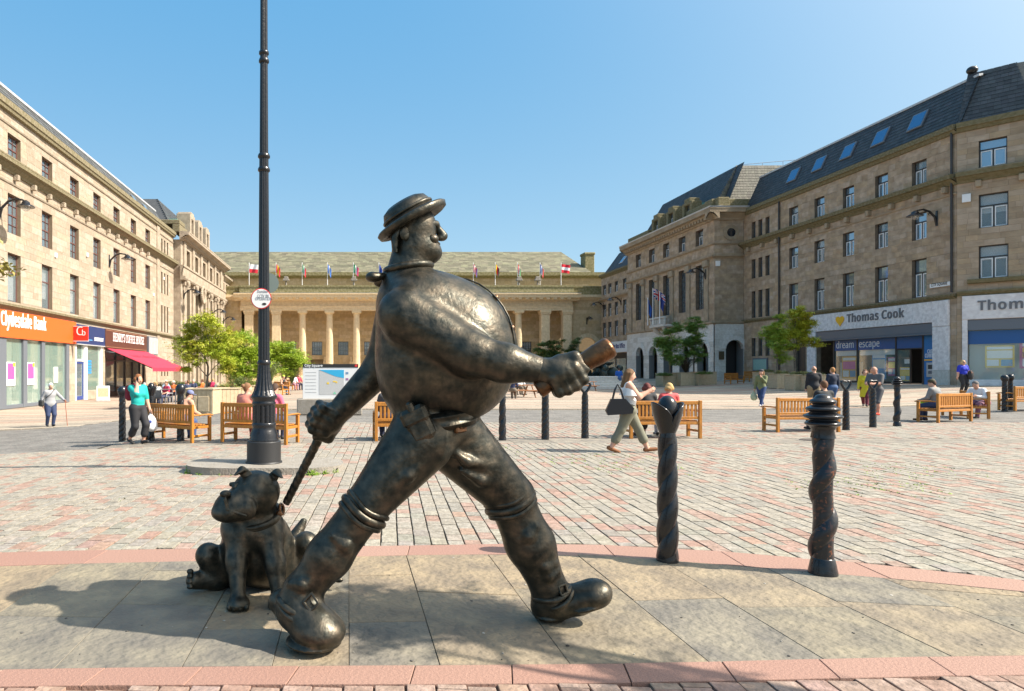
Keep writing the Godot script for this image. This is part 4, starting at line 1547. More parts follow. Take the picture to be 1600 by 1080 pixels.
func build_east() -> void:
	var rng := RandomNumberGenerator.new()
	rng.seed = 41
	var b := thing("corner_building", "brown stone corner building with white-framed windows above the travel shop, skylights in its roof", "building", front(Vector3(38, 0, -64.68), Vector3(0, 0, 1)))
	var L := 22.68
	var holes := []
	var wins := []
	for s in [6.7, 9.85, 13.0, 16.17, 19.34]:
		wins.append([Rect2(s, 13.95, 1.15, 1.6), "cross"])
		wins.append([Rect2(s, 10.3, 1.15, 1.78), "cross"])
		wins.append([Rect2(s, 6.44, 1.15, 2.55), "cross"])
	for s in [1.3, 2.35, 3.4]:
		for yy in [[13.9, 15.5], [10.2, 12.0], [6.5, 9.0], [2.9, 4.6]]:
			wins.append([Rect2(s, yy[0], 0.6, yy[1] - yy[0]), "slit"])
	for w in wins:
		holes.append(w[0])
	holes.append(Rect2(7.5, 0.5, 1.3, 3.3))
	holes.append(Rect2(10.1, 0.5, 10.95, 4.2))
	ashlar(b, 0, L, 0.2, 16.4, holes, "east", {"course": 0.36, "stone": 0.8})
	for w in wins:
		window(b, w[0].position.x, w[0].position.y, w[0].size.x, w[0].size.y, w[1], rng)
	var g := G.new()
	g.box(Vector3(0.0, 0.2, -14), Vector3(0.3, 16.4, -0.04))
	g.box(Vector3(0.3, 0.2, -14), Vector3(L, 16.4, -13.7))
	g.box(Vector3(0.3, 16.1, -13.7), Vector3(L, 16.4, -0.04))
	part(b, "shell", g, mats["east_joint"])
	floors(b, 0, L + 0.3, [4.8, 9.6, 13.0], 2.6)
	mould(b, "string_course", 0, L, cornice(6.08, 6.4, 0.22), mats["east_trim_mossy"])
	mould(b, "cornice", -0.0, L + 0.1, cornice(13.2, 13.86, 0.55), mats["east_trim_mossy"])
	mould(b, "moulding", 0, L, [Vector2(-0.02, 12.6), Vector2(0.06, 12.62), Vector2(0.09, 12.7), Vector2(-0.02, 12.74)], mats["east_trim"])
	mould(b, "eaves", 0, L + 0.1, [Vector2(-0.03, 16.38), Vector2(0.12, 16.42), Vector2(0.2, 16.6), Vector2(0.32, 16.64), Vector2(0.32, 16.95), Vector2(-0.4, 17.0)], mats["east_trim_mossy"])
	var br := G.new()
	br.bbox(Vector3(-0.14, -0.4, 0), Vector3(0.14, 0, 0.3), 0.03)
	var brm := br.mesh()
	for k in 11:
		part(b, "bracket", brm, mats["east_trim"], Transform3D(Basis(), Vector3(1.0 + k * 2.1, 13.22, 0)))
	slates(b, 0.0, L + 0.1, 16.95, -0.15, 20.1, -1.6, mats["slate"], Color(0.052, 0.058, 0.065), 0, 0.25)
	g = G.new()
	g.col = Color(0.05, 0.055, 0.06)
	g.quad(Vector3(0, 20.1, -1.6), Vector3(L - 0.1, 20.1, -1.6), Vector3(L + 4, 20.1, -13), Vector3(0, 20.1, -13))
	part(b, "roof_top", g, mats["slate"])
	mould(b, "ridge", 0, L - 0.1, [Vector2(-1.75, 20.05), Vector2(-1.5, 20.06), Vector2(-1.5, 20.2), Vector2(-1.75, 20.22)], mats["lead"])
	# skylights
	var tilt := Basis(Vector3.RIGHT, atan2(-1.45, 3.15))
	for s in [5.4, 8.6, 11.8, 15.0, 18.2]:
		var fr := G.new()
		fr.bbox(Vector3(0, 0, 0), Vector3(1.25, 1.3, 0.12), 0.02)
		var sk := part(b, "skylight", fr, mats["frame_grey"], Transform3D(tilt, Vector3(s, 18.0, -0.62)))
		part(sk, "pane", flat_mesh(1.05, 1.08), mat("sky_glass", Color(0.05, 0.18, 0.34), 0.05, 0.5), Transform3D(Basis(), Vector3(0.1, 0.1, 0.127)))
	# drain pipes
	g = G.new()
	g.tube([Vector3(5.5, 0.5, 0.12), Vector3(5.5, 16.5, 0.12)], [0.07, 0.07], 8)
	g.tube([Vector3(22.45, 6.5, 0.12), Vector3(22.45, 16.5, 0.12)], [0.07, 0.07], 8)
	part(b, "drainpipe", g, mats["dark_paint"])
	# small side door and its stone pier
	g = G.new()
	g.bbox(Vector3(7.5, 0.6, -0.3), Vector3(8.8, 3.8, -0.22), 0.02)
	part(b, "side_door", g, mats["dark_paint"])
	# notice map on the wall
	var fr2 := panel(b, "notice_case", 1.6, 1.5, 2.2, 1.2, mats["frame_grey"], 0.1, 0.08)
	panel(fr2, "notice_map", 0.12, 0.12, 1.96, 0.96, mat("map_pale", Color(0.45, 0.55, 0.6), 0.4, 0, {"tex": noise("map", 0.03, Color(0.5, 0.75, 0.6), Color(1, 1, 1), 3), "scale": 0.9}), 0.012, 0.01)
	travel_shop(b)
	set_stones(b)
	# --- the angled corner bay, a building face of its own turned to the street
	var dir := Vector3(0.85, 0, 1).normalized()
	var c := thing("corner_bay", "angled corner bay of brown stone with wide windows at the right border", "building", front(Vector3(38.0, 0, -41.98), dir))
	holes = [Rect2(0.5, 1.0, 4.6, 3.7)]
	wins = []
	for s in [1.0, 4.2]:
		wins.append([Rect2(s, 14.0, 1.25, 1.65), "cross"])
		wins.append([Rect2(s, 10.3, 1.3, 2.05), "cross"])
		wins.append([Rect2(s, 7.2, 1.3, 2.0), "cross"])
	for w in wins:
		holes.append(w[0])
	ashlar(c, 0, 6.5, 0.2, 16.4, holes, "east", {"course": 0.36, "stone": 0.8})
	for w in wins:
		window(c, w[0].position.x, w[0].position.y, w[0].size.x, w[0].size.y, w[1], rng)
	floors(c, 0, 6.5, [4.9, 9.7, 13.1], 2.0)
	g = G.new()
	g.box(Vector3(6.2, 0.2, -6), Vector3(6.5, 16.4, -0.04))
	part(c, "shell", g, mats["east_joint"])
	mould(c, "string_course", 0, 6.5, cornice(6.2, 6.5, 0.22), mats["east_trim_mossy"])
	mould(c, "sill", 0.5, 3.0, [Vector2(-0.03, 6.9), Vector2(0.25, 6.95), Vector2(0.3, 7.1), Vector2(0.3, 7.18), Vector2(-0.03, 7.2)], mats["east_trim_mossy"])
	mould(c, "cornice", 0, 6.6, cornice(13.2, 13.86, 0.55), mats["east_trim_mossy"])
	mould(c, "eaves", 0, 6.6, [Vector2(-0.03, 16.38), Vector2(0.12, 16.42), Vector2(0.2, 16.6), Vector2(0.32, 16.64), Vector2(0.32, 16.95), Vector2(-0.4, 17.0)], mats["east_trim_mossy"])
	for k in 3:
		part(c, "bracket", brm, mats["east_trim"], Transform3D(Basis(), Vector3(1.0 + k * 1.9, 13.22, 0)))
	slates(c, 0.0, 3.4, 16.95, -0.15, 20.4, -1.6, mats["slate"], Color(0.06, 0.066, 0.072), 0.3, 0.9)
	g = G.new()
	g.col = Color(0.11, 0.11, 0.10)
	g.quad(Vector3(3.4, 16.95, -0.15), Vector3(6.6, 16.95, -0.15), Vector3(6.0, 20.4, -2.6), Vector3(2.5, 20.4, -1.6))
	part(c, "roof_facet", g, mats["slate_pale"])
	panel(c, "alarm_box", 0.25, 12.0, 0.4, 0.5, mats["white_paint"], 0.14, 0.1)
	# its shop window
	g = G.new()
	g.bbox(Vector3(0.25, 4.72, 0.0), Vector3(6.0, 6.18, 0.14), 0.02)
	g.bbox(Vector3(0.25, 0.4, 0.0), Vector3(0.5, 4.72, 0.12), 0.02)
	part(c, "shop_surround", g, mats["shop_stone"])
	letters(c, "Thomas Cook", 0.82, Transform3D(Basis(), Vector3(0.95, 5.05, 0.16)), mat("sign_grey", Color(0.14, 0.14, 0.15), 0.5), "Droid Sans", 700, 0.05, 0.92)
	g = G.new()
	g.bbox(Vector3(0.5, 4.05, -0.2), Vector3(5.1, 4.7, 0.05), 0.02)
	part(c, "shutter_box", g, mats["frame_grey"])
	g = G.new()
	g.bbox(Vector3(0.5, 0.4, -0.3), Vector3(5.1, 1.02, 0.02), 0.02)
	part(c, "stall_riser", g, mats["shop_stone"])
	part(c, "pane", flat_mesh(4.6, 3.05), mats["shop_pane"], Transform3D(Basis(), Vector3(0.5, 1.0, -0.2)))
	panel(c, "blue_band", 0.5, 3.2, 4.6, 0.82, mat("travel_blue", Color(0.012, 0.09, 0.28), 0.35), -0.16, 0.02)
	g = G.new()
	g.box(Vector3(0.5, 0.9, -0.8), Vector3(5.1, 3.3, -0.7))
	part(c, "window_backing", g, mats["room_pale"])
	poster(c, 1.25, 1.75, 1.3, 1.35, Color(0.75, 0.5, 0.04), Color(0.8, 0.78, 0.72), -0.24)
	var po := poster(c, 2.75, 1.7, 1.9, 1.6, Color(0.50, 0.03, 0.20), Color(0.80, 0.52, 0.03), -0.24)
	letters(po, "TRAVEL MONEY", 0.34, Transform3D(Basis(), Vector3(0.12, 0.62, 0.022)), mat("plum", Color(0.3, 0.01, 0.15), 0.5), "Droid Sans", 700, 0.01, 0.6)
	set_stones(c, Transform3D(), 200)
	# street name plate and round aerial
	var pt := thing("street_name_plate", "small white street name plate on the brown wall left of the corner", "sign", b.transform * Transform3D(Basis(), Vector3(21.55, 6.95, 0.03)))
	panel(pt, "plate", -0.75, 0, 1.5, 0.26, mats["white_paint"], 0.03, 0.02)
	letters(pt, "CITY SQUARE", 0.27, Transform3D(Basis(), Vector3(-0.66, 0.015, 0.036)), mats["dark_paint"], "Droid Sans", 700, 0.008, 0.72)
	var ro := thing("roof_ball", "dark round globe on a short stalk on the corner roof ridge", "globe", b.transform * Transform3D(Basis(), Vector3(22.0, 20.15, -1.6)))
	g = G.new()
	g.tube([Vector3(0, -0.1, 0), Vector3(0, 0.35, 0)], [0.05, 0.05], 6)
	part(ro, "stalk", g, mats["dark_paint"])
	g = G.new()
	g.ball(Vector3(0, 0.5, 0), Vector3(0.3, 0.26, 0.3), 16, 10)
	part(ro, "globe", g, mats["black_iron"])
	var ra := thing("roof_railing", "grey pipe safety railing on the flat roof beside the arched block", "railing", front(Vector3(41.0, 21.9, -70.0), Vector3(1, 0, 0.35)))
	g = G.new()
	for y in [0.55, 1.1]:
		g.tube([Vector3(0, y, 0), Vector3(5.5, y, 0)], [0.03, 0.03], 6)
		g.tube([Vector3(5.5, y, 0), Vector3(5.5, y, -4)], [0.03, 0.03], 6)
	part(ra, "rail", g, mats["steel"])
	for k in 4:
		g = G.new()
		g.tube([Vector3(k * 1.83, 0, 0), Vector3(k * 1.83, 1.1, 0)], [0.03, 0.03], 6)
		part(ra, "post", g, mats["steel"])

	# --- the arched block
	var a := thing("arched_building", "brown stone block with tall windows over a grey granite arcade and three copper-sided dormers", "building", front(Vector3(35.2, 0, -84.8), Vector3(0, 0, 1)))
	var W := 20.1
	holes = []
	wins = []
	for s in [2.4, 6.0, 9.55, 13.1, 16.6]:
		wins.append([Rect2(s, 14.1, 1.45, 1.55), "cross"])
		wins.append([Rect2(s, 7.65, 1.75, 4.45), "grid"])
	for w in wins:
		holes.append(w[0])
	ashlar(a, 0, W, 6.06, 16.1, holes, "east", {"course": 0.4, "stone": 0.95, "thick": 0.45})
	for w in wins:
		window(a, w[0].position.x, w[0].position.y, w[0].size.x, w[0].size.y, w[1], rng, -0.36)
	var gh2 := []
	for s in [3.75, 7.3, 10.9, 14.5, 18.15]:
		gh2.append(Rect2(s - 1.05, 0.4, 2.1, 3.95))
	ashlar(a, 0, W, 0.1, 6.06, gh2, "granite", {"course": 0.5, "stone": 0.95, "thick": 0.6, "z": 0.1})
	for s in [3.75, 7.3, 10.9, 14.5, 18.15]:
		spandrel(a, s, 2.1, 3.3, 4.35, mats["granite_1"], 0.07)
		arch(a, s, 0.4, 2.1, 3.3, mats["granite_2"], 0.16, 0.5)
		var dg := G.new()
		dg.box(Vector3(s - 1.04, 0.4, -0.75), Vector3(s + 1.04, 4.4, -0.7))
		var dd := part(a, "door", dg, mats["dark_paint"])
		part(dd, "pane", flat_mesh(1.5, 2.2), mats["pane"], Transform3D(Basis(), Vector3(s - 0.75, 0.9, -0.68)))
	floors(a, 0, W, [6.4, 13.2], 2.6)
	g = G.new()
	g.box(Vector3(0, 0.1, -14), Vector3(0.3, 16.1, -0.04))
	g.box(Vector3(0.3, 0.1, -14), Vector3(W - 0.1, 16.1, -13.7))
	g.box(Vector3(0.3, 15.9, -13.7), Vector3(W - 0.5, 16.1, -0.04))
	part(a, "shell", g, mats["east_joint"])
	mould(a, "string_course", 0, W + 0.12, cornice(5.95, 6.3, 0.3), mats["east_trim"])
	mould(a, "band", 0, W + 0.1, cornice(12.35, 12.7, 0.3), mats["east_trim"])
	mould(a, "band", 0, W + 0.1, cornice(13.65, 13.85, 0.18), mats["east_trim"])
	mould(a, "cornice", -0.3, W + 0.9, cornice(16.05, 17.15, 0.95), mats["east_trim"])
	mould(a, "gutter", -0.3, W + 0.92, [Vector2(-0.2, 17.12), Vector2(0.96, 17.08), Vector2(1.0, 17.2), Vector2(-0.2, 17.24)], mats["lead"])
	for k in 36:
		part(a, "dentil", bars("dentil", [[0, 0, 0.26, 0.3]], 0, 0.5), mats["east_trim"], Transform3D(Basis(), Vector3(0.1 + k * 0.56, 16.2, 0.05)))
	for k in 6:
		var s: float = 0.65 + k * 3.55
		var cg := G.new()
		cg.bbox(Vector3(s, 6.3, -0.02), Vector3(s + 0.75, 11.7, 0.14), 0.02)
		cg.bbox(Vector3(s - 0.08, 11.7, -0.02), Vector3(s + 0.83, 12.35, 0.3), 0.05)
		part(a, "pilaster", cg, mats["east_trim"])
	g = G.new()
	for q in [[-0.2, 5.6], [W - 5.6, W + 0.5]]:
		g.bbox(Vector3(q[0], 17.2, -1.2), Vector3(q[1], 18.15, -0.1), 0.05)
	g.bbox(Vector3(5.6, 17.2, -0.9), Vector3(W - 5.6, 17.6, -0.2), 0.05)
	part(a, "parapet", g, mats["east_trim_mossy"])
	for s in [7.0, 10.6, 14.2]:
		var dm := G.new()
		dm.bbox(Vector3(s - 1.0, 17.3, -1.4), Vector3(s - 0.55, 19.2, -0.3), 0.04)
		dm.bbox(Vector3(s + 0.55, 17.3, -1.4), Vector3(s + 1.0, 19.2, -0.3), 0.04)
		dm.bbox(Vector3(s - 0.55, 18.9, -1.4), Vector3(s + 0.55, 19.6, -0.3), 0.05)
		var dmo := part(a, "dormer", dm, mats["east_trim_mossy"])
		var cp := G.new()
		cp.box(Vector3(s - 0.9, 17.3, -3.0), Vector3(s + 0.9, 19.0, -1.41))
		part(dmo, "copper_cheek", cp, mats["copper"])
		window(a, s - 0.55, 17.62, 1.1, 1.28, "cross", rng, -0.7)
	slates(a, 0.2, W - 0.3, 17.3, -1.3, 22.0, -3.6, mats["slate"], Color(0.05, 0.055, 0.062), 1.6, 0.9)
	# its lit end, facing down the square
	var side := Node3D.new()
	side.name = "end_wall"
	a.add_child(side)
	side.transform = Transform3D(Basis(Vector3(0, 0, -1), UP, Vector3(1, 0, 0)), Vector3(W, 0, 0))
	ashlar(side, 0, 2.8, 6.06, 16.1, [], "east", {"course": 0.4, "stone": 0.95})
	ashlar(side, 0, 2.8, 0.1, 6.06, [Rect2(1.05, 0.4, 1.7, 4.1)], "granite", {"course": 0.5, "stone": 0.95, "thick": 1.2, "z": 0.1})
	spandrel(side, 1.9, 1.7, 3.65, 4.5, mats["granite_1"], 0.07)
	arch(side, 1.9, 0.4, 1.7, 3.65, mats["granite_2"], 0.16, 0.4)
	mould(side, "string_course", -0.1, 2.8, cornice(5.95, 6.3, 0.3), mats["east_trim"])
	mould(side, "band", -0.1, 2.8, cornice(12.35, 12.7, 0.3), mats["east_trim"])
	mould(side, "band", -0.1, 2.8, cornice(13.65, 13.85, 0.18), mats["east_trim"])
	mould(side, "cornice", -0.9, 2.8, cornice(16.05, 17.15, 0.95), mats["east_trim"])
	mould(side, "gutter", -0.92, 2.8, [Vector2(-0.2, 17.12), Vector2(0.96, 17.08), Vector2(1.0, 17.2), Vector2(-0.2, 17.24)], mats["lead"])
	g = G.new()
	g.bbox(Vector3(-0.2, 17.22, -1.4), Vector3(3.6, 18.13, -0.12), 0.05)
	part(side, "parapet", g, mats["east_trim_mossy"])
	# round window
	g = G.new()
	for k in 16:
		var t0 := TAU * k / 16 + 0.01
		var t1 := TAU * (k + 1) / 16 - 0.01
		g.prism(PackedVector2Array([Vector2(cos(t0), sin(t0)) * 0.42, Vector2(cos(t0), sin(t0)) * 0.75, Vector2(cos(t1), sin(t1)) * 0.75, Vector2(cos(t1), sin(t1)) * 0.42]), -0.02, 0.08)
	part(side, "round_window_surround", g, mats["east_trim"], Transform3D(Basis(), Vector3(1.6, 14.85, 0)))
	g = G.new()
	g.lathe([Vector2(0.43, 0), Vector2(0.43, 0.03)], 20)
	part(side, "round_pane", g, mat("dark_glass", Color(0.02, 0.025, 0.03), 0.05, 0, {"spec": 0.8}), Transform3D(Basis(Vector3.RIGHT, PI / 2), Vector3(1.6, 14.85, 0.01)))
	panel(side, "bronze_plaque", 0.35, 2.6, 0.5, 0.8, mat("dull_bronze", Color(0.12, 0.09, 0.05), 0.5, 0.6), 0.2, 0.05)
	panel(side, "alarm_box", 0.1, 11.6, 0.4, 0.5, mats["white_paint"], 0.12, 0.1)
	g = G.new()
	g.box(Vector3(1.0, 0.3, -1.6), Vector3(2.8, 4.6, -1.3))
	part(side, "inner_door", g, mats["dark_paint"])
	slates(side, 0.6, 9.0, 17.3, -1.3, 22.0, -2.4, mats["slate_pale"], Color(0.12, 0.115, 0.085), 3.0, 0.0)
	g = G.new()
	g.col = Color(0.06, 0.06, 0.06)
	g.quad(Vector3(3.6, 22.0, -2.4), Vector3(9, 22.0, -2.4), Vector3(9, 22, -12), Vector3(3.6, 22, -18))
	part(side, "roof_top", g, mats["slate"])
	set_stones(side, a.transform, 120)
	# balcony with its flags
	var bal := G.new()
	bal.bbox(Vector3(9.2, 6.3, 0.2), Vector3(12.6, 6.55, 1.4), 0.03)
	for k in 9:
		bal.bbox(Vector3(9.3 + k * 0.39, 6.55, 1.15), Vector3(9.5 + k * 0.39, 7.2, 1.33), 0.03)
	bal.bbox(Vector3(9.2, 7.2, 1.05), Vector3(12.6, 7.4, 1.42), 0.03)
	for s in [9.7, 11.9]:
		bal.tube([Vector3(s, 6.3, 1.1), Vector3(s, 5.9, 0.8), Vector3(s, 5.5, 0.3)], [0.22, 0.25, 0.15], 8)
	part(a, "balcony", bal, mats["granite_1"])
	set_stones(a)
	var fw: Transform3D = a.transform
	flag(fw * Vector3(9.5, 6.6, 1.7), 3.0, [[0, 1, Color(0.02, 0.09, 0.36)]], 0.2, "plain blue flag hanging left of the union flag on the balcony", true, "", 1.1)
	union_flag(fw * Vector3(11.0, 6.6, 1.8))
	flag(fw * Vector3(12.4, 6.6, 1.7), 3.4, [[0, 1, Color(0.03, 0.05, 0.22)]], 0.2, "dark navy flag hanging right of the union flag on the balcony", true, "", 1.1)

	# --- the end wing by the hall
	var w := thing("far_wing", "far brown stone wing above the white box office sign, next to the concert hall", "building", front(Vector3(36.8, 0, -97.9), Vector3(0, 0, 1)))
	holes = []
	wins = []
	for s in [0.6, 2.6, 4.9, 7.7, 10.6]:
		for yy in [[12.4, 13.8], [9.2, 11.0], [6.3, 8.4]]:
			wins.append([Rect2(s, yy[0], 1.15, yy[1] - yy[0]), "cross"])
	for q in wins:
		holes.append(q[0])
	holes.append(Rect2(1.5, 0.5, 10.5, 3.4))
	ashlar(w, 0, 13.1, 0.1, 14.9, holes, "east", {"course": 0.4, "stone": 0.95})
	for q in wins:
		window(w, q[0].position.x, q[0].position.y, q[0].size.x, q[0].size.y, q[1], rng)
	floors(w, 0, 13.1, [4.4, 8.8, 11.8], 2.2)
	mould(w, "cornice", 0, 13.1, cornice(11.4, 11.9, 0.4), mats["east_trim"])
	mould(w, "eaves", 0, 13.1, cornice(14.8, 15.4, 0.4), mats["east_trim_mossy"])
	slates(w, 0, 13.1, 15.3, -0.2, 18.6, -2.6, mats["slate"], Color(0.05, 0.055, 0.062))
	g = G.new()
	g.col = Color(0.05, 0.055, 0.06)
	g.quad(Vector3(0, 18.6, -2.6), Vector3(13.1, 18.6, -2.6), Vector3(13.1, 18.6, -12), Vector3(0, 18.6, -12))
	g.quad(Vector3(0, 0.1, -12), Vector3(0, 0.1, -0.05), Vector3(0, 15.3, -0.05), Vector3(0, 15.3, -12))
	part(w, "roof_top", g, mats["slate"])
	for s in [4.0, 8.5]:
		var fr := G.new()
		fr.bbox(Vector3(0, 0, 0), Vector3(1.1, 1.2, 0.1), 0.02)
		var sk := part(w, "skylight", fr, mats["lead"], Transform3D(Basis(Vector3.RIGHT, atan2(-2.4, 3.3)), Vector3(s, 16.4, -0.98)))
		part(sk, "pane", flat_mesh(0.9, 1.0), mat("sky_glass", Color(0.05, 0.18, 0.34), 0.05, 0.5), Transform3D(Basis(), Vector3(0.1, 0.1, 0.106)))
	g = G.new()
	g.bbox(Vector3(1.4, 4.0, -0.02), Vector3(12.1, 5.5, 0.14), 0.02)
	part(w, "shop_fascia", g, mats["white_paint"])
	letters(w, "Dundee City Box Office", 0.85, Transform3D(Basis(), Vector3(1.9, 4.35, 0.15)), mat("sign_navy", Color(0.02, 0.03, 0.15), 0.5), "Droid Sans", 700, 0.02, 0.72)
	g = G.new()
	g.lathe([Vector2(0.5, 0), Vector2(0.5, 0.04)], 24)
	var dk := part(w, "sign_disc", g, mat("sign_navy", Color(0.02, 0.03, 0.15), 0.5), Transform3D(Basis(Vector3.RIGHT, PI / 2), Vector3(11.2, 4.75, 0.15)))
	g = G.new()
	g.lathe([Vector2(0.25, 0), Vector2(0.25, 0.02)], 20)
	part(dk, "disc_centre", g, mat("orange_dot", Color(0.7, 0.18, 0.03), 0.5), Transform3D(Basis(), Vector3(0.05, 0.045, 0)))
	part(w, "pane", flat_mesh(10.5, 2.7), mats["shop_pane"], Transform3D(Basis(), Vector3(1.5, 0.5, -0.2)))
	g = G.new()
	g.box(Vector3(1.5, 3.2, -0.25), Vector3(12, 3.9, -0.1))
	part(w, "shop_frame", g, mats["dark_paint"])
	for s in [1.5, 4.8, 8.3, 11.8]:
		bar(w, "shop_frame", Vector3(s, 0.5, -0.25), Vector3(s + 0.15, 3.2, -0.12), mats["dark_paint"])
	g = G.new()
	g.box(Vector3(1.5, 0.3, -3.2), Vector3(12, 4, -3.0))
	part(w, "shop_interior", g, mats["room_pale"])
	set_stones(w)

func union_flag(p: Vector3) -> void:
	var o := thing("flag", "red, white and blue crossed union flag on the middle balcony pole", "flag", place(p))
	var h := 4.0
	var g := G.new()
	g.tube([Vector3.ZERO, Vector3(0, h, 0)], [0.05, 0.04], 8)
	part(o, "flagpole", g, mats["white_paint"])
	g = G.new()
	var nx := 32
	var ny := 24
	var pos := func(a: float, t: float) -> Vector3:
		return Vector3(0.05 + a * 1.25, h - 0.1 - t * 1.1 - a * a * 0.75, sin(a * 7.0 + t * 1.5) * 0.12)
	for j in ny:
		for k in nx:
			var x := (k + 0.5) / nx - 0.5
			var y := (j + 0.5) / ny - 0.5
			var c := Color(0.012, 0.03, 0.22)
			if absf(absf(x) - absf(y)) < 0.10:
				c = Color(0.8, 0.8, 0.8)
			if absf(absf(x) - absf(y)) < 0.035:
				c = Color(0.6, 0.015, 0.03)
			if absf(x) < 0.12 or absf(y) < 0.17:
				c = Color(0.8, 0.8, 0.8)
			if absf(x) < 0.07 or absf(y) < 0.10:
				c = Color(0.6, 0.015, 0.03)
			g.col = c
			g.quad(pos.call(k / float(nx), (j + 1) / float(ny)), pos.call((k + 1) / float(nx), (j + 1) / float(ny)), pos.call((k + 1) / float(nx), j / float(ny)), pos.call(k / float(nx), j / float(ny)))
	part(o, "flag_cloth", g, mat("flag_cloth", Color.WHITE, 0.85, 0, {"vc": true}))

func poster(b: Node3D, s: float, y: float, w: float, h: float, edge: Color, inner: Color, z: float) -> MeshInstance3D:
	var p := panel(b, "poster", s, y, w, h, mat("poster_%d_%d" % [int(edge.r * 99), int(edge.g * 99)], edge, 0.5), z, 0.012)
	panel(p, "print", w * 0.07, h * 0.42, w * 0.86, h * 0.35, mat("poster_%d_%d" % [int(inner.r * 99), int(inner.g * 99)], inner, 0.5), 0.006, 0.005)
	panel(p, "print", w * 0.07, h * 0.08, w * 0.4, h * 0.28, mats["white_paint"], 0.006, 0.005)
	panel(p, "print", w * 0.55, h * 0.08, w * 0.38, h * 0.28, mat("poster_print_blue", Color(0.1, 0.3, 0.5), 0.5), 0.006, 0.005)
	panel(p, "print", w * 0.07, h * 0.82, w * 0.86, h * 0.12, mats["white_paint"], 0.006, 0.005)
	return p

func travel_shop(b: Node3D) -> void:
	var st: Material = mats["shop_stone"]
	var g := G.new()
	g.bbox(Vector3(9.1, 4.7, 0.0), Vector3(21.05, 6.06, 0.12), 0.02)
	g.bbox(Vector3(21.05, 4.4, 0.0), Vector3(22.25, 6.06, 0.15), 0.03)
	g.bbox(Vector3(21.05, 1.6, 0.0), Vector3(22.25, 4.39, 0.13), 0.02)
	g.bbox(Vector3(9.1, 0.3, 0.0), Vector3(10.1, 4.69, 0.12), 0.02)
	part(b, "shop_surround", g, st)
	g = G.new()
	g.bbox(Vector3(21.05, 0.3, 0.0), Vector3(22.25, 1.59, 0.15), 0.02)
	part(b, "pier_base", g, mats["granite_1"])
	letters(b, "Thomas Cook", 0.86, Transform3D(Basis(), Vector3(13.6, 5.0, 0.135)), mat("sign_grey", Color(0.14, 0.14, 0.15), 0.5), "Droid Sans", 700, 0.05, 0.95)
	# yellow heart
	var poly := PackedVector2Array()
	for k in 40:
		var t := TAU * k / 40
		poly.append(Vector2(16 * pow(sin(t), 3), 13 * cos(t) - 5 * cos(2 * t) - 2 * cos(3 * t) - cos(4 * t)) * 0.027)
	g = G.new()
	g.prism(poly, 0, 0.05)
	part(b, "heart_emblem", g, mat("heart_yellow", Color(0.85, 0.45, 0.01), 0.4), Transform3D(Basis(), Vector3(12.9, 5.42, 0.13)))
	# shutter housing
	g = G.new()
	g.bbox(Vector3(10.1, 4.02, -0.3), Vector3(21.05, 4.68, 0.04), 0.03)
	g.bbox(Vector3(10.1, 3.9, -0.3), Vector3(21.05, 4.02, 0.10), 0.02)
	part(b, "shutter_box", g, mats["frame_grey"])
	# frame
	for q in [[11.55, 11.7], [14.0, 14.12], [17.58, 17.7], [19.8, 19.95], [21.0, 21.05]]:
		bar(b, "shop_frame", Vector3(q[0], 0.5, -0.42), Vector3(q[1], 3.9, -0.28), mats["dark_paint"])
	bar(b, "shop_frame", Vector3(11.7, 0.5, -0.40), Vector3(18.8, 0.78, -0.30), mats["dark_paint"])
	bar(b, "shop_frame", Vector3(17.7, 3.02, -0.40), Vector3(19.8, 3.1, -0.30), mats["dark_paint"])
	bar(b, "shop_frame", Vector3(18.78, 0.7, -0.40), Vector3(18.86, 3.02, -0.30), mats["dark_paint"])
	var blue := mat("travel_blue", Color(0.012, 0.09, 0.28), 0.35)
	for q in [[11.7, 14.0], [14.12, 17.58], [17.7, 19.8]]:
		panel(b, "blue_band", q[0], 3.1, q[1] - q[0], 0.8, blue, -0.32, 0.02)
	letters(b, "dream", 0.72, Transform3D(Basis(), Vector3(11.85, 3.12, -0.31)), mats["white_paint"], "Droid Sans", 400, 0.02, 0.9)
	letters(b, "escape", 0.72, Transform3D(Basis(), Vector3(14.2, 3.12, -0.31)), mats["white_paint"], "Droid Sans", 400, 0.02, 0.9)
	for q in [[11.7, 14.0], [14.12, 17.58]]:
		part(b, "pane", flat_mesh(q[1] - q[0], 2.32), mats["shop_pane"], Transform3D(Basis(), Vector3(q[0], 0.78, -0.36)))
	part(b, "pane", flat_mesh(1.08, 2.2), mats["shop_pane"], Transform3D(Basis(), Vector3(17.7, 0.8, -0.36)))
	# inside: back wall with advertising
	g = G.new()
	g.box(Vector3(10.2, 0.4, -5.2), Vector3(21, 4.0, -5.0))
	g.box(Vector3(10.2, 0.4, -5.0), Vector3(21, 0.62, -0.45))
	part(b, "shop_interior", g, mats["room"])
	g = G.new()
	g.box(Vector3(11.7, 0.78, -0.8), Vector3(14, 2.2, -0.75))
	part(b, "window_backing", g, mats["room_pale"])
	var p := poster(b, 12.3, 0.95, 1.5, 1.7, Color(0.8, 0.40, 0.03), Color(0.75, 0.1, 0.35), -0.45)
	panel(b, "pale_strip", 11.75, 2.7, 2.2, 0.4, mats["blind"], -0.42, 0.01)
	panel(b, "pale_strip", 14.2, 2.7, 3.3, 0.4, mats["blind"], -0.42, 0.01)
	p = poster(b, 15.3, 0.95, 1.3, 1.85, Color(0.05, 0.3, 0.65), Color(0.75, 0.7, 0.6), -0.45)
	p = poster(b, 16.75, 1.2, 0.75, 1.3, Color(0.45, 0.03, 0.25), Color(0.7, 0.6, 0.1), -0.45)
	p = poster(b, 17.8, 0.85, 0.9, 0.95, Color(0.85, 0.55, 0.02), Color(0.85, 0.62, 0.1), -0.45)
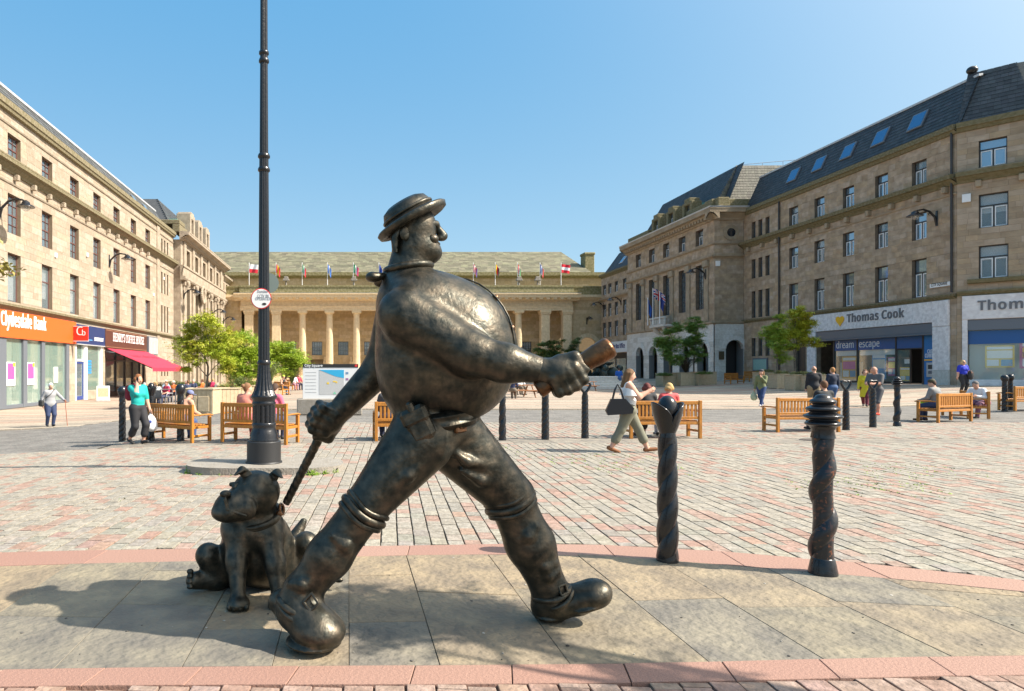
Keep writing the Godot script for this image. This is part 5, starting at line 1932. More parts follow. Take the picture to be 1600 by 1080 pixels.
	panel(b, "notice", 18.2, 2.05, 0.5, 0.3, mats["white_paint"], -0.44, 0.01)
	# cash machine panel
	var cb := mat("cash_blue", Color(0.015, 0.16, 0.42), 0.4)
	panel(b, "cash_panel", 19.95, 0.6, 1.06, 3.3, cb, -0.30, 0.06)
	letters(b, "CASH &", 0.36, Transform3D(Basis(), Vector3(20.2, 2.62, -0.295)), mats["white_paint"], "Droid Sans", 700, 0.01, 0.6)
	letters(b, "CURRENCY", 0.36, Transform3D(Basis(), Vector3(20.02, 2.34, -0.295)), mats["white_paint"], "Droid Sans", 700, 0.01, 0.55)
	panel(b, "yellow_strip", 19.97, 2.22, 1.02, 0.1, mat("heart_yellow", Color(0.85, 0.45, 0.01), 0.4), -0.292, 0.006)
	var atm := panel(b, "cash_machine", 20.2, 1.15, 0.62, 0.95, mats["lead"], -0.24, 0.05)
	panel(atm, "screen", 0.12, 0.52, 0.38, 0.28, mat("dark_screen", Color(0.03, 0.05, 0.06), 0.2), 0.006, 0.005)
	panel(atm, "keypad", 0.15, 0.2, 0.32, 0.2, mats["frame_grey"], 0.02, 0.02)
# ------------------------------------------------------------------ street furniture
# a shaft of twisted strands
func twisted(g: G, y0: float, y1: float, r0: float, r1: float, lobes: int, amp: float, turns: float, bulge := 0.0, seg := 36, rows := 56) -> void:
	var k0 := g.size()
	var pos := func(s: float, t: float) -> Vector3:
		var a := TAU * s
		var ph := a - TAU * turns * t
		var c := absf(cos(ph * lobes * 0.5))
		var r := lerpf(r0, r1, t) * (1.0 - amp + amp * pow(c, 0.55))
		var off := Vector3(cos(TAU * turns * t), 0, sin(TAU * turns * t)) * bulge * smoothstep(0.1, 0.35, 1.0 - t)
		return Vector3(cos(a) * r, lerpf(y0, y1, t), sin(a) * r) + off
	for j in rows + 1:
		for s in seg + 1:
			var t := j / float(rows)
			var u := s / float(seg)
			var p: Vector3 = pos.call(u, t)
			var da: Vector3 = pos.call(u + 0.004, t) - pos.call(u - 0.004, t)
			var dt: Vector3 = pos.call(u, t + 0.004) - pos.call(u, t - 0.004)
			g.vert(p, dt.cross(da))
	for j in rows:
		for s in seg:
			var p := k0 + j * (seg + 1) + s
			var q := p + seg + 1
			g.i.append_array(PackedInt32Array([p, p + 1, q, p + 1, q + 1, q]))

func bollard(kind: String, where: Transform3D, label: String, fine := false) -> Node3D:
	var iron: Material = mats["black_iron"]
	var o := thing("bollard", label, "bollard", where, "twisted iron bollards")
	var seg := 40 if fine else 20
	var rows := 90 if fine else 40
	var g := G.new()
	if kind == "beehive":
		twisted(g, 0.06, 1.12, 0.088, 0.076, 2, 0.24, -2.4, 0.016, seg, rows)
		part(o, "shaft", g, mat("worn_iron", Color(1, 1, 1), 0.3, 0, {"tex": patches("worn", 0.018, lin(0.014, 0.015, 0.018), lin(0.20, 0.07, 0.035), 0.73), "scale": 1.6, "bump": tex["wave_bump"], "bump_scale": 0.25}) if fine else iron)
		g = G.new()
		var pr := [Vector2(0.085, 1.08), Vector2(0.075, 1.14), Vector2(0.09, 1.17)]
		for k in 4:
			var y := 1.17 + k * 0.058
			var r: float = [0.125, 0.135, 0.118, 0.092][k]
			pr.append_array([Vector2(r * 0.72, y), Vector2(r * 0.97, y + 0.014), Vector2(r, y + 0.025), Vector2(r * 0.96, y + 0.034), Vector2(r * 0.68, y + 0.052)])
		pr.append_array([Vector2(0.055, 1.405), Vector2(0.045, 1.42), Vector2(0.02, 1.428), Vector2(0.0, 1.43)])
		g.lathe(pr, seg)
		part(o, "ringed_head", g, iron)
	elif kind == "bud":
		twisted(g, 0.03, 1.05, 0.090, 0.076, 2, 0.26, -2.1, 0.0, seg, rows)
		part(o, "shaft", g, iron)
		g = G.new()
		g.lathe([Vector2(0.07, 1.0), Vector2(0.066, 1.06), Vector2(0.06, 1.10)], seg)
		g.ball(Vector3(0, 1.285, 0), Vector3(0.080, 0.120, 0.085), seg, 14)
		part(o, "bud", g, iron)
		# two petals joined into a cup, high at the sides and cut down in a V before and behind
		g = G.new()
		var rim := []
		for side in 2:
			var k0 := g.size()
			for q in 49:
				var a := TAU * q / 48
				var top := 1.165 + 0.175 * pow(absf(cos(a)), 0.5)
				for j in 11:
					var y := lerpf(1.06, top, j / 10.0)
					var t := (y - 1.06) / 0.28
					var r := 0.055 + 0.074 * sin(clampf(t, 0, 1) * 1.5) - 0.013 * side
					if j == 10 and side == 0:
						rim.append(Vector3(cos(a) * (r - 0.006), y, sin(a) * (r - 0.006) * 0.92))
					g.vert(Vector3(cos(a) * r, y, sin(a) * r * 0.92), Vector3(cos(a), -0.35, sin(a)) * (1.0 if side == 0 else -1.0))
			for q in 48:
				for j in 10:
					var p := k0 + q * 11 + j
					g.i.append_array(PackedInt32Array([p, p + 11, p + 1, p + 1, p + 11, p + 12]) if side == 0 else PackedInt32Array([p, p + 1, p + 11, p + 1, p + 12, p + 11]))
		var rr := []
		rr.resize(rim.size())
		rr.fill(0.009)
		g.tube(rim, rr, 8)
		part(o, "petal_cup", g, iron)
	elif kind == "handle":
		twisted(g, 0.02, 1.02, 0.088, 0.075, 3, 0.14, -3.0, 0.0, seg, rows)
		part(o, "shaft", g, iron)
		g = G.new()
		g.tube([Vector3(0, 0.98, 0), Vector3(0, 1.1, 0)], [0.075, 0.05], 12)
		g.tube([Vector3(0, 1.06, 0), Vector3(-0.08, 1.16, 0), Vector3(-0.13, 1.26, 0), Vector3(-0.11, 1.31, 0), Vector3(-0.05, 1.315, 0), Vector3(0, 1.30, 0), Vector3(0.05, 1.315, 0), Vector3(0.11, 1.31, 0), Vector3(0.13, 1.26, 0), Vector3(0.08, 1.16, 0), Vector3(0, 1.06, 0)], [0.035, 0.032, 0.03, 0.03, 0.027, 0.027, 0.027, 0.03, 0.03, 0.032, 0.035], 10)
		part(o, "handle", g, iron)
	else:
		twisted(g, 0.02, 1.05, 0.092, 0.08, 3, 0.13, -2.6, 0.0, seg, rows)
		part(o, "shaft", g, iron)
		g = G.new()
		g.lathe([Vector2(0.078, 1.03), Vector2(0.07, 1.1), Vector2(0.1, 1.15), Vector2(0.12, 1.22), Vector2(0.105, 1.3), Vector2(0.06, 1.34), Vector2(0, 1.35)], 20)
		part(o, "knob_head", g, iron)
	g = G.new()
	var fr := 0.102 if kind == "beehive" else 0.088
	g.lathe([Vector2(fr, -0.02), Vector2(fr * 0.99, 0.02), Vector2(fr * 0.9, 0.07), Vector2(fr * 0.8, 0.12), Vector2(fr * 0.7, 0.13)], seg)
	part(o, "foot", g, iron)
	return o

func make_bench(label: String) -> Node3D:
	var o := thing("bench", label, "bench", Transform3D(), "teak benches round the square")
	var m: Material = mats["teak"]
	var w := 0.82
	var g: G
	# z = 0 at the back posts' rear, the seat reaches out to z = 0.6
	for s in [-1.0, 1.0]:
		g = G.new()
		g.bbox(Vector3(s * w - 0.035, 0, 0), Vector3(s * w + 0.035, 0.9, 0.07), 0.006)
		part(o, "leg", g, m)
		g = G.new()
		g.bbox(Vector3(s * w - 0.035, 0, 0.53), Vector3(s * w + 0.035, 0.62, 0.60), 0.006)
		part(o, "leg", g, m)
		g = G.new()
		g.tube([Vector3(s * w, 0.645, 0.03), Vector3(s * w, 0.65, 0.3), Vector3(s * w, 0.65, 0.56), Vector3(s * w, 0.63, 0.66)], [0.034, 0.032, 0.036, 0.03], 8, 0.6, Vector3.RIGHT)
		part(o, "armrest", g, m)
		g = G.new()
		g.bbox(Vector3(s * w - 0.02, 0.15, 0.07), Vector3(s * w + 0.02, 0.20, 0.53), 0.005)
		g.bbox(Vector3(s * w - 0.022, 0.34, 0.07), Vector3(s * w + 0.022, 0.40, 0.53), 0.005)
		part(o, "stretcher", g, m)
	g = G.new()
	g.bbox(Vector3(-w + 0.035, 0.80, 0.012), Vector3(w - 0.035, 0.89, 0.058), 0.008)
	part(o, "top_rail", g, m)
	g = G.new()
	g.bbox(Vector3(-w + 0.035, 0.46, 0.014), Vector3(w - 0.035, 0.52, 0.056), 0.006)
	part(o, "lower_rail", g, m)
	g = G.new()
	g.bbox(Vector3(-w + 0.035, 0.33, 0.015), Vector3(w - 0.035, 0.40, 0.055), 0.006)
	part(o, "seat_rail", g, m)
	g = G.new()
	g.bbox(Vector3(-w + 0.035, 0.33, 0.545), Vector3(w - 0.035, 0.40, 0.585), 0.006)
	part(o, "seat_rail", g, m)
	g = G.new()
	g.bbox(Vector3(-0.027, 0.52, 0.022), Vector3(0.027, 0.80, 0.048), 0.004)
	var sl := g.mesh()
	for k in 17:
		part(o, "back_slat", sl, m, Transform3D(Basis(), Vector3(-w + 0.105 + k * (2 * w - 0.21) / 16.0, 0, 0)))
	g = G.new()
	g.bbox(Vector3(-w + 0.036, 0.405, -0.04), Vector3(w - 0.036, 0.43, 0.04), 0.004)
	var ss := g.mesh()
	for k in 5:
		part(o, "seat_slat", ss, m, Transform3D(Basis(), Vector3(0, 0, 0.13 + k * 0.1)))
	return o

# bench with its back-left post's foot at a and its width running at angle t from +x towards the distance
func bench_at(src: Node3D, a: Vector3, t: float, label: String) -> void:
	var b := Basis(UP, t + PI)      # +z of the bench points away from the camera side
	var o := a - b * Vector3(0.82, 0, 0)
	o.y = gh(o.x)
	var xf := Transform3D(b, o)
	if src.get_meta("label") == "":
		src.transform = xf
		src.set_meta("label", label)
	else:
		dup(src, xf, label)

func wall_lamp(where: Transform3D, label: String) -> void:
	# arm grows out along +z from the wall
	var o := thing("wall_lamp", label, "lamp", where, "curved black wall lamps")
	var m: Material = mats["black_iron"]
	var g := G.new()
	g.bbox(Vector3(-0.08, -0.7, 0), Vector3(0.08, 0.3, 0.06), 0.02)
	g.tube([Vector3(0, -0.6, 0.05), Vector3(0, -0.1, 0.15), Vector3(0, 0.25, 0.5), Vector3(0, 0.38, 0.9), Vector3(0, 0.32, 1.25), Vector3(0, 0.22, 1.4)], [0.06, 0.07, 0.07, 0.06, 0.05, 0.05], 8)
	g.tube([Vector3(0, -0.1, 0.15), Vector3(0, 0.15, 0.35), Vector3(0, 0.1, 0.6), Vector3(0, 0.0, 0.5)], [0.03, 0.03, 0.03, 0.02], 6)
	part(o, "bracket_arm", g, m)
	g = G.new()
	g.lathe([Vector2(0.46, -0.06), Vector2(0.46, -0.03), Vector2(0.34, 0.05), Vector2(0.22, 0.10), Vector2(0.2, 0.2), Vector2(0.14, 0.25), Vector2(0.07, 0.3), Vector2(0.0, 0.31)], 20)
	part(o, "lamp_shade", g, m, Transform3D(Basis(), Vector3(0, 0, 1.42)))
	g = G.new()
	g.lathe([Vector2(0.0, -0.3), Vector2(0.1, -0.28), Vector2(0.2, -0.18), Vector2(0.24, -0.06)], 16)
	part(o, "globe_glass", g, glass("lamp_glass", Color(0.9, 0.9, 0.88), 0.25), Transform3D(Basis(), Vector3(0, 0, 1.42)))

func lamp_post() -> void:
	var c := Vector3(-1.39, 0.105, -11.0)
	var pl := thing("lamp_plinth", "low rounded stone plinth under the tall black lamp post", "plinth", place(Vector3(-1.36, 0, -11.0)))
	var g := G.new()
	var poly := PackedVector2Array()
	for k in 40:
		var a := TAU * k / 40
		poly.append(Vector2(signf(cos(a)) * pow(absf(cos(a)), 0.6) * 1.27, signf(sin(a)) * pow(absf(sin(a)), 0.7) * 0.66))
	g.xf = Transform3D(Basis(Vector3.RIGHT, -PI / 2), Vector3.ZERO)
	g.prism(poly, -0.1, 0.105)
	part(pl, "stone", g, mats["concrete"])
	var o := thing("lamp_post", "tall fluted black iron lamp post with a flared base and round signs", "lamp post", place(c))
	var m: Material = mats["black_iron"]
	g = G.new()
	g.lathe([Vector2(0.30, 0), Vector2(0.30, 0.02), Vector2(0.278, 0.03), Vector2(0.278, 0.34), Vector2(0.272, 0.355), Vector2(0.24, 0.36)], 40)
	part(o, "base_drum", g, mat("drum_black", Color(0.018, 0.018, 0.019), 0.5, 0, {"bump": tex["stone_bump"], "scale": 2.0, "bump_scale": 0.3}))
	g = G.new()
	g.lathe([Vector2(0.24, 0.35), Vector2(0.245, 0.39), Vector2(0.225, 0.41), Vector2(0.235, 0.45), Vector2(0.2, 0.53), Vector2(0.185, 0.58), Vector2(0.2, 0.60), Vector2(0.2, 0.64), Vector2(0.183, 0.655)], 40)
	g.lathe([Vector2(0.183, 0.94), Vector2(0.195, 0.955), Vector2(0.195, 0.985), Vector2(0.18, 1.0), Vector2(0.19, 1.03), Vector2(0.215, 1.06), Vector2(0.215, 1.09), Vector2(0.2, 1.10)], 40)
	part(o, "base_moulding", g, m)
	var fl := func(y: Array, r: Array, n: int, dep: float) -> G:
		var q := G.new()
		for j in y.size() - 1:
			for s in n * 4:
				var cs := []
				for e in [[s, j], [s + 1, j], [s + 1, j + 1], [s, j + 1]]:
					var a: float = TAU * e[0] / (n * 4)
					var rr: float = r[e[1]] * (1.0 - dep * pow(0.5 + 0.5 * cos(a * n), 2.0))
					cs.append(Vector3(cos(a) * rr, y[e[1]], sin(a) * rr))
				q.quad(cs[1], cs[0], cs[3], cs[2])
		return q
	part(o, "fluted_drum", fl.call([0.65, 0.80, 0.94], [0.185, 0.185, 0.185], 14, 0.12), m)
	part(o, "flared_collar", fl.call([1.1, 1.13, 1.18, 1.26, 1.36, 1.46, 1.6], [0.205, 0.19, 0.165, 0.14, 0.12, 0.107, 0.098], 14, 0.1), m)
	part(o, "shaft", fl.call([1.6, 3.0, 5.0, 5.01], [0.096, 0.088, 0.076, 0.07], 12, 0.13), m)
	part(o, "upper_shaft", fl.call([5.0, 6.6, 9.2], [0.072, 0.063, 0.055], 12, 0.13), m)
	g = G.new()
	for y in [1.64, 4.80, 5.02, 6.58]:
		var r := 0.115 if y < 2 else (0.10 if y < 5.5 else 0.085)
		g.lathe([Vector2(r * 0.8, y - 0.05), Vector2(r, y - 0.03), Vector2(r, y + 0.0), Vector2(r * 0.85, y + 0.03)], 24)
	g.lathe([Vector2(0.06, 6.66), Vector2(0.082, 6.68), Vector2(0.082, 6.72), Vector2(0.06, 6.74)], 24)
	part(o, "ring", g, m)
	# lantern above the picture
	g = G.new()
	g.lathe([Vector2(0.05, 9.2), Vector2(0.2, 9.35), Vector2(0.3, 9.8), Vector2(0.1, 10.1), Vector2(0.0, 10.2)], 8)
	part(o, "lantern", g, m)
	# grey disc behind, white sign in front
	g = G.new()
	g.lathe([Vector2(0.165, 0), Vector2(0.165, 0.012)], 32)
	part(o, "sign_back", g, mat("green_grey", Color(0.09, 0.12, 0.115), 0.5, 0.2), Transform3D(Basis(UP, 0.35) * Basis(Vector3.RIGHT, PI / 2), Vector3(0.07, 2.95, -0.10)))
	g = G.new()
	g.lathe([Vector2(0.168, 0), Vector2(0.168, 0.01)], 40)
	var sg := part(o, "warning_sign", g, mat("sign_red", Color(0.62, 0.03, 0.03), 0.4), Transform3D(Basis(Vector3.RIGHT, PI / 2), Vector3(-0.03, 2.67, 0.11)))
	g = G.new()
	g.lathe([Vector2(0.153, 0), Vector2(0.153, 0.006)], 40)
	part(sg, "sign_face", g, mats["white_paint"], Transform3D(Basis(), Vector3(0, 0.008, 0)))
	var up := Transform3D(Basis(Vector3.RIGHT, -PI / 2), Vector3.ZERO)
	for q in [["Dundee", 0.052, -0.065, -0.075, 0.8], ["CCTV IN", 0.055, -0.066, 0.0, 0.8], ["OPERATION", 0.055, -0.098, 0.045, 0.8]]:
		letters(sg, q[0], q[1] * 1.2, Transform3D(up.basis, Vector3(q[2], 0.015, q[3])), mats["frame_grey"], "Droid Sans", 400, 0.003, q[4])
	g = G.new()
	g.xf = up
	var eye := PackedVector2Array()
	for k in 16:
		var a := TAU * k / 16
		eye.append(Vector2(0.05 + cos(a) * 0.036, -0.09 + sin(a) * 0.02))
	g.prism(eye, 0.014, 0.017)
	part(sg, "eye_symbol", g, mats["dark_paint"])

func info_board() -> void:
	var d := 24.4
	var p := on(515, 648)
	var o := thing("information_board", "white street map board with black edges on a concrete block", "sign", place(p))
	var k := d / FOC
	var g := G.new()
	g.bbox(Vector3(-1.17, 0, -0.25), Vector3(1.17, 0.58, 0.25), 0.03)
	part(o, "concrete_base", g, mats["concrete"])
	g = G.new()
	g.bbox(Vector3(-0.97, 0.45, -0.07), Vector3(1.04, 1.82, 0.05), 0.01)
	part(o, "board", g, mat("pale_board", Color(0.70, 0.70, 0.70), 0.4))
	var blk := mat("board_black", Color(0.02, 0.02, 0.02), 0.4)
	var a := panel(o, "title_strip", -0.97, 1.7, 2.01, 0.13, blk, 0.06, 0.02)
	letters(a, "City Square", 0.12, Transform3D(Basis(), Vector3(0.06, 0.0, 0.003)), mats["white_paint"], "Droid Sans", 700, 0.004)
	panel(a, "red_mark", 1.88, 0.03, 0.09, 0.08, mat("sign_red", Color(0.62, 0.03, 0.03), 0.4), 0.006, 0.004)
	a = panel(o, "foot_strip", -0.97, 0.46, 2.01, 0.10, blk, 0.06, 0.02)
	letters(a, "DUNDEE", 0.09, Transform3D(Basis(), Vector3(0.85, 0.0, 0.003)), mats["white_paint"], "Droid Sans", 700, 0.004)
	var mp := panel(o, "street_map", -0.38, 0.72, 0.90, 0.90, mat("map_base", Color(0.62, 0.62, 0.60), 0.5, 0, {"tex": noise("streets", 0.05, Color(0.80, 0.80, 0.82), Color(1, 1, 1), 3, 512, FastNoiseLite.TYPE_CELLULAR), "scale": 2.0}), 0.056, 0.01)
	g = G.new()
	g.prism(PackedVector2Array([Vector2(0.0, 0.90), Vector2(0.90, 0.90), Vector2(0.90, 0.60), Vector2(0.6, 0.66), Vector2(0.3, 0.78)]), 0.0, 0.004)
	part(mp, "river", g, mat("map_blue", Color(0.03, 0.36, 0.62), 0.5))
	for q in [[0.28, 0.38, 0.08, 0.07], [0.5, 0.45, 0.1, 0.05], [0.6, 0.42, 0.06, 0.06]]:
		panel(mp, "map_block", q[0], q[1], q[2], q[3], mat("map_yellow", Color(0.75, 0.52, 0.04), 0.5), 0.004, 0.003)
	g = G.new()
	g.prism(PackedVector2Array([Vector2(0.5, 0.03), Vector2(0.62, 0.03), Vector2(0.56, 0.12)]), 0, 0.004)
	part(mp, "park_mark", g, mat("map_green", Color(0.2, 0.55, 0.35), 0.5))
	for k2 in 7:
		panel(o, "text_line", -0.88, 0.8 + k2 * 0.12, 0.4, 0.02, mats["lead"], 0.055, 0.004)
	for k2 in 4:
		panel(o, "picture", 0.58, 0.8 + k2 * 0.22, 0.1, 0.08, mat("picture_%d" % (k2 % 2), Color(0.15, 0.25, 0.4) if k2 % 2 else Color(0.3, 0.15, 0.3), 0.5), 0.055, 0.004)

func planter(called: String, where: Transform3D, w: float, h: float, dep: float, label: String, group := "") -> Node3D:
	var o := thing(called, label, "planter", where, group)
	var m: Material = mats["planter_wood"]
	var g := G.new()
	g.box(Vector3(-w / 2 + 0.03, 0.0, -dep / 2 + 0.03), Vector3(w / 2 - 0.03, h - 0.12, dep / 2 - 0.03))
	part(o, "soil_box", g, mat("soil", Color(0.05, 0.035, 0.025), 1.0))
	g = G.new()
	for q in [[-w / 2, -dep / 2], [w / 2 - 0.1, -dep / 2], [-w / 2, dep / 2 - 0.1], [w / 2 - 0.1, dep / 2 - 0.1]]:
		g.bbox(Vector3(q[0], -0.05, q[1]), Vector3(q[0] + 0.1, h, q[1] + 0.1), 0.01)
	part(o, "corner_posts", g, m).set_meta("kind", "stuff")
	g = G.new()
	g.bbox(Vector3(-w / 2 - 0.03, h, -dep / 2 - 0.03), Vector3(w / 2 + 0.03, h + 0.05, -dep / 2 + 0.1), 0.01)
	g.bbox(Vector3(-w / 2 - 0.03, h, dep / 2 - 0.1), Vector3(w / 2 + 0.03, h + 0.05, dep / 2 + 0.03), 0.01)
	g.bbox(Vector3(-w / 2 - 0.03, h, -dep / 2 + 0.1), Vector3(-w / 2 + 0.1, h + 0.05, dep / 2 - 0.1), 0.01)
	g.bbox(Vector3(w / 2 - 0.1, h, -dep / 2 + 0.1), Vector3(w / 2 + 0.03, h + 0.05, dep / 2 - 0.1), 0.01)
	part(o, "top_rim", g, m)
	var bw := 0.16
	for side in 4:
		var run := w if side < 2 else dep
		var n := maxi(2, int((run - 0.2) / bw))
		g = G.new()
		g.bbox(Vector3(0.004, 0, 0), Vector3((run - 0.2) / n - 0.004, h, 0.03), 0.004)
		var bm := g.mesh()
		for k in n:
			var u := -run / 2 + 0.1 + k * (run - 0.2) / n
			var t: Transform3D
			if side == 0:
				t = Transform3D(Basis(), Vector3(u, 0, dep / 2 - 0.04))
			elif side == 1:
				t = Transform3D(Basis(UP, PI), Vector3(-u, 0, -dep / 2 + 0.04))
			elif side == 2:
				t = Transform3D(Basis(UP, PI / 2), Vector3(w / 2 - 0.04, 0, -u))
			else:
				t = Transform3D(Basis(UP, -PI / 2), Vector3(-w / 2 + 0.04, 0, u))
			part(o, "plank", bm, m, t)
	return o

func build_props() -> void:
	# near bollards
	bollard("beehive", place(on(1286, 897), 0.4), "nearest bollard, with a ringed beehive head and rusty patches on its twisted shaft", true)
	bollard("bud", place(on(1043, 877), 0.0), "bollard with a bud head between two petals, near the bronze man's front boot", true)
	# bollards along the flag row
	var row := [
		["knob", 191, 689, "bollard left of the teal-shirted woman"],
		["bud", 236, 689, "forked bollard between the teal-shirted woman and the left bench"],
		["knob", 282, 689, "bollard with a round knob in front of the leftmost bench"],
		["bud", 785, 688, "bollard with a notched head just right of the bronze man's belly"],
		["knob", 852, 687, "bollard whose head is behind the bronze baton"],
		["handle", 914, 685, "bollard with a loop handle left of the woman in the white top"],
		["handle", 1322, 672, "bollard with a loop handle at the right end of the bench behind the beehive bollard"],
		["handle", 1364, 668, "loop-handled bollard in front of the bald man in grey"],
		["beehive", 1402, 666, "small bollard with a ringed head right of the bald man in grey"],
		["knob", 1570, 643, "knobbed bollard, left one of the pair at the far right benches"],
		["knob", 1579, 641, "knobbed bollard, right one of the pair at the far right benches"]]
	var protos := {}
	for r in row:
		var t := place(on(r[1], r[2]), 0.3)
		if r[0] == "handle":
			t = place(on(r[1], r[2]), 0.0)
		if protos.has(r[0]):
			dup(protos[r[0]], t, r[3])
		else:
			protos[r[0]] = bollard(r[0], t, r[3])
	# benches
	var b := make_bench("")
	bench_at(b, on(226, 689.5), -0.62, "teak bench at left, behind the teal-shirted woman")
	bench_at(b, on(346, 692), -0.42, "teak bench behind the black lamp post")
	bench_at(b, on(588, 690), 0.05, "teak bench half hidden behind the bronze man's hip")
	bench_at(b, on(987, 686), 0.02, "teak bench behind the walking woman, with two women seated")
	bench_at(b, on(1217, 676), 0.06, "teak bench behind the beehive bollard, man in black seated")
	bench_at(b, on(1468, 661), 0.36, "teak bench at right with the man in the green-brown beanie")
	bench_at(b, on(1547, 655), 1.25, "end-on teak bench with the man in the navy vest")
	bench_at(b, on(1588, 644), 0.15, "teak bench cut by the right edge of the photo")
	bench_at(b, on(1152, 607), -2.7, "empty teak bench at the end of the far right planter")
	bench_at(b, on(1187, 606), -2.9, "small far teak bench half behind the woman in the green jacket")
	bench_at(b, on(452, 617), 2.3, "teak bench with the green-capped person, right of the left trees")
	bench_at(b, on(463, 609), 2.6, "far teak bench nearest the left edge of the map board")
	var dc := thing("drain_cover", "round dark drain cover in the block paving beyond the beehive bollard", "drain cover", lay(on(1276, 688).x, on(1276, 688).z, 0.0, 0.004))
	var gd := G.new()
	gd.lathe([Vector2(0.34, -0.03), Vector2(0.34, 0.002), Vector2(0.33, 0.006), Vector2(0.28, 0.006), Vector2(0.275, 0.003)], 28)
	part(dc, "rim", gd, mat("cast_iron", Color(0.08, 0.065, 0.055), 0.7, 0.2))
	for k in 6:
		gd = G.new()
		gd.bbox(Vector3(-0.24, 0.0, -0.23 + k * 0.085), Vector3(0.24, 0.008, -0.19 + k * 0.085), 0.003)
		part(dc, "grating_bar", gd, mats["cast_iron"])
	lamp_post()
	info_board()
	# wall lamps
	var W := func(px: float, py: float) -> Transform3D:
		var d := 18.5 * FOC / (VX - px)
		return Transform3D(Basis(Vector3(0, 0, -1), UP, Vector3(1, 0, 0)), Vector3(-18.5, EYE - (py - VY) / FOC * d, -d))
	var e := Basis(Vector3(0, 0, 1), UP, Vector3(-1, 0, 0))
	wall_lamp(W.call(-2, 322), "black wall lamp above the orange bank front")
	wall_lamp(W.call(170, 404), "black wall lamp high above the coffee house")
	wall_lamp(Transform3D(Basis(Vector3(0, 0, -1), UP, Vector3(1, 0, 0)), Vector3(-17.5, EYE + (578 - 455) / FOC * 69.5, -71.0)), "black wall lamp at the near corner of the pillared building")
	wall_lamp(Transform3D(Basis(Vector3(0, 0, -1), UP, Vector3(1, 0, 0)), Vector3(-17.5, 9.0, -86)), "black wall lamp on the pillared building above the left trees")
	wall_lamp(Transform3D(Basis(Vector3(0, 0, -1), UP, Vector3(1, 0, 0)), Vector3(-17.5, 8.6, -93.5)), "black wall lamp nearest the concert hall on the left side")
	wall_lamp(Transform3D(e, Vector3(38.0, 11.6, -43.4)), "black wall lamp on the right corner building beside its angled bay")
	wall_lamp(Transform3D(e, Vector3(35.05, 11.2, -66.0)), "black wall lamp near the corner of the arched block")
	wall_lamp(Transform3D(e, Vector3(35.05, 10.6, -86.4)), "black wall lamp at the far end of the arched block")
	wall_lamp(Transform3D(e, Vector3(36.8, 11.0, -97.0)), "black wall lamp on the far wing beside the concert hall")
	wall_lamp(Transform3D(Basis(), Vector3(35.0, 9.0, -98.8)), "wall lamp on the concert hall's sunlit right wing")
	# left raised beds
	var p := on(311, 648)
	var cab := planter("planter_cabinet", place(p + Vector3(0, 0, -0.55), -0.12), 1.25, 0.98, 1.1, "square timber planter box behind the leftmost bench", "timber planters")
	for k in 2:
		var g := G.new()
		g.bbox(Vector3(-0.5 + k * 0.52, 0.12, 0.555), Vector3(-0.04 + k * 0.52, 0.72, 0.585), 0.01)
		part(cab, "door_panel", g, mats["planter_wood"])
	var u := 0
	for q in [[346, 640, 1.1, 0.9], [362, 634, 1.3, 0.85], [380, 628, 1.5, 0.85], [400, 623, 1.6, 0.85], [425, 617, 1.8, 0.85]]:
		planter("planter", place(on(q[0], q[1]) + Vector3(0.0, 0, -0.6), 0.5), q[2], q[3], 1.2, "timber planter, %s of the row receding behind the lamp post" % ["first", "second", "third", "fourth", "last"][u], "timber planters")
		u += 1
	# planters before the right buildings
	u = 0
	for q in [[1049, 605.5], [1077, 606], [1105, 606.5]]:
		planter("planter", place(on(q[0], q[1]) + Vector3(0, 0, -0.6), 0.05), 1.55, 1.05, 1.3, "timber planter below the narrow dark trees, %s" % ["left one with the purple leaves", "middle one", "right one next to the empty bench"][u], "timber planters")
		u += 1
	u = 0
	for q in [[1200, 610], [1228, 613], [1256, 615], [1280, 616]]:
		planter("planter", place(on(q[0], q[1]) + Vector3(0, 0, -0.5), -0.1), 1.1, 0.95, 1.2, "timber planter below the yellow-green tree, %s" % ["at its left end", "left of its trunk", "under its trunk", "behind the man in the black jacket"][u], "timber planters")
		u += 1
	# sandwich board
	var ab := thing("sandwich_board", "white sandwich board standing before the navy shop", "sign", place(on(161, 627), 0.35))
	for s in [-1.0, 1.0]:
		var g := G.new()
		g.bbox(Vector3(-0.42, 0.12, -0.02), Vector3(0.42, 1.05, 0.02), 0.01)
		var bo := part(ab, "panel", g, mats["white_paint"], Transform3D(Basis(Vector3.RIGHT, -s * 0.12), Vector3(0, 0, s * 0.16)))
		panel(bo, "print", -0.34, 0.3, 0.68, 0.6, mat("menu_print", Color(0.6, 0.7, 0.5), 0.6, 0, {"tex": noise("map2", 0.04, Color(0.8, 0.5, 0.4), Color(1, 1, 1), 2), "scale": 3.0}), 0.026 * s if s > 0 else -0.022, 0.004)
	var bg := G.new()
	bg.bbox(Vector3(-0.45, 0, -0.3), Vector3(0.45, 0.1, 0.3), 0.02)
	part(ab, "foot", bg, mats["lead"])
	picnic(on(812, 621), 0.25, "picnic table with people, seen past the bronze man's belly")
	picnic(on(862, 612), -0.1, "picnic table behind the bronze baton")
	picnic(on(912, 611), 0.1, "picnic table between the baton and the loop-handled bollard")
	fountain()
	cafe()
	lit_screen()

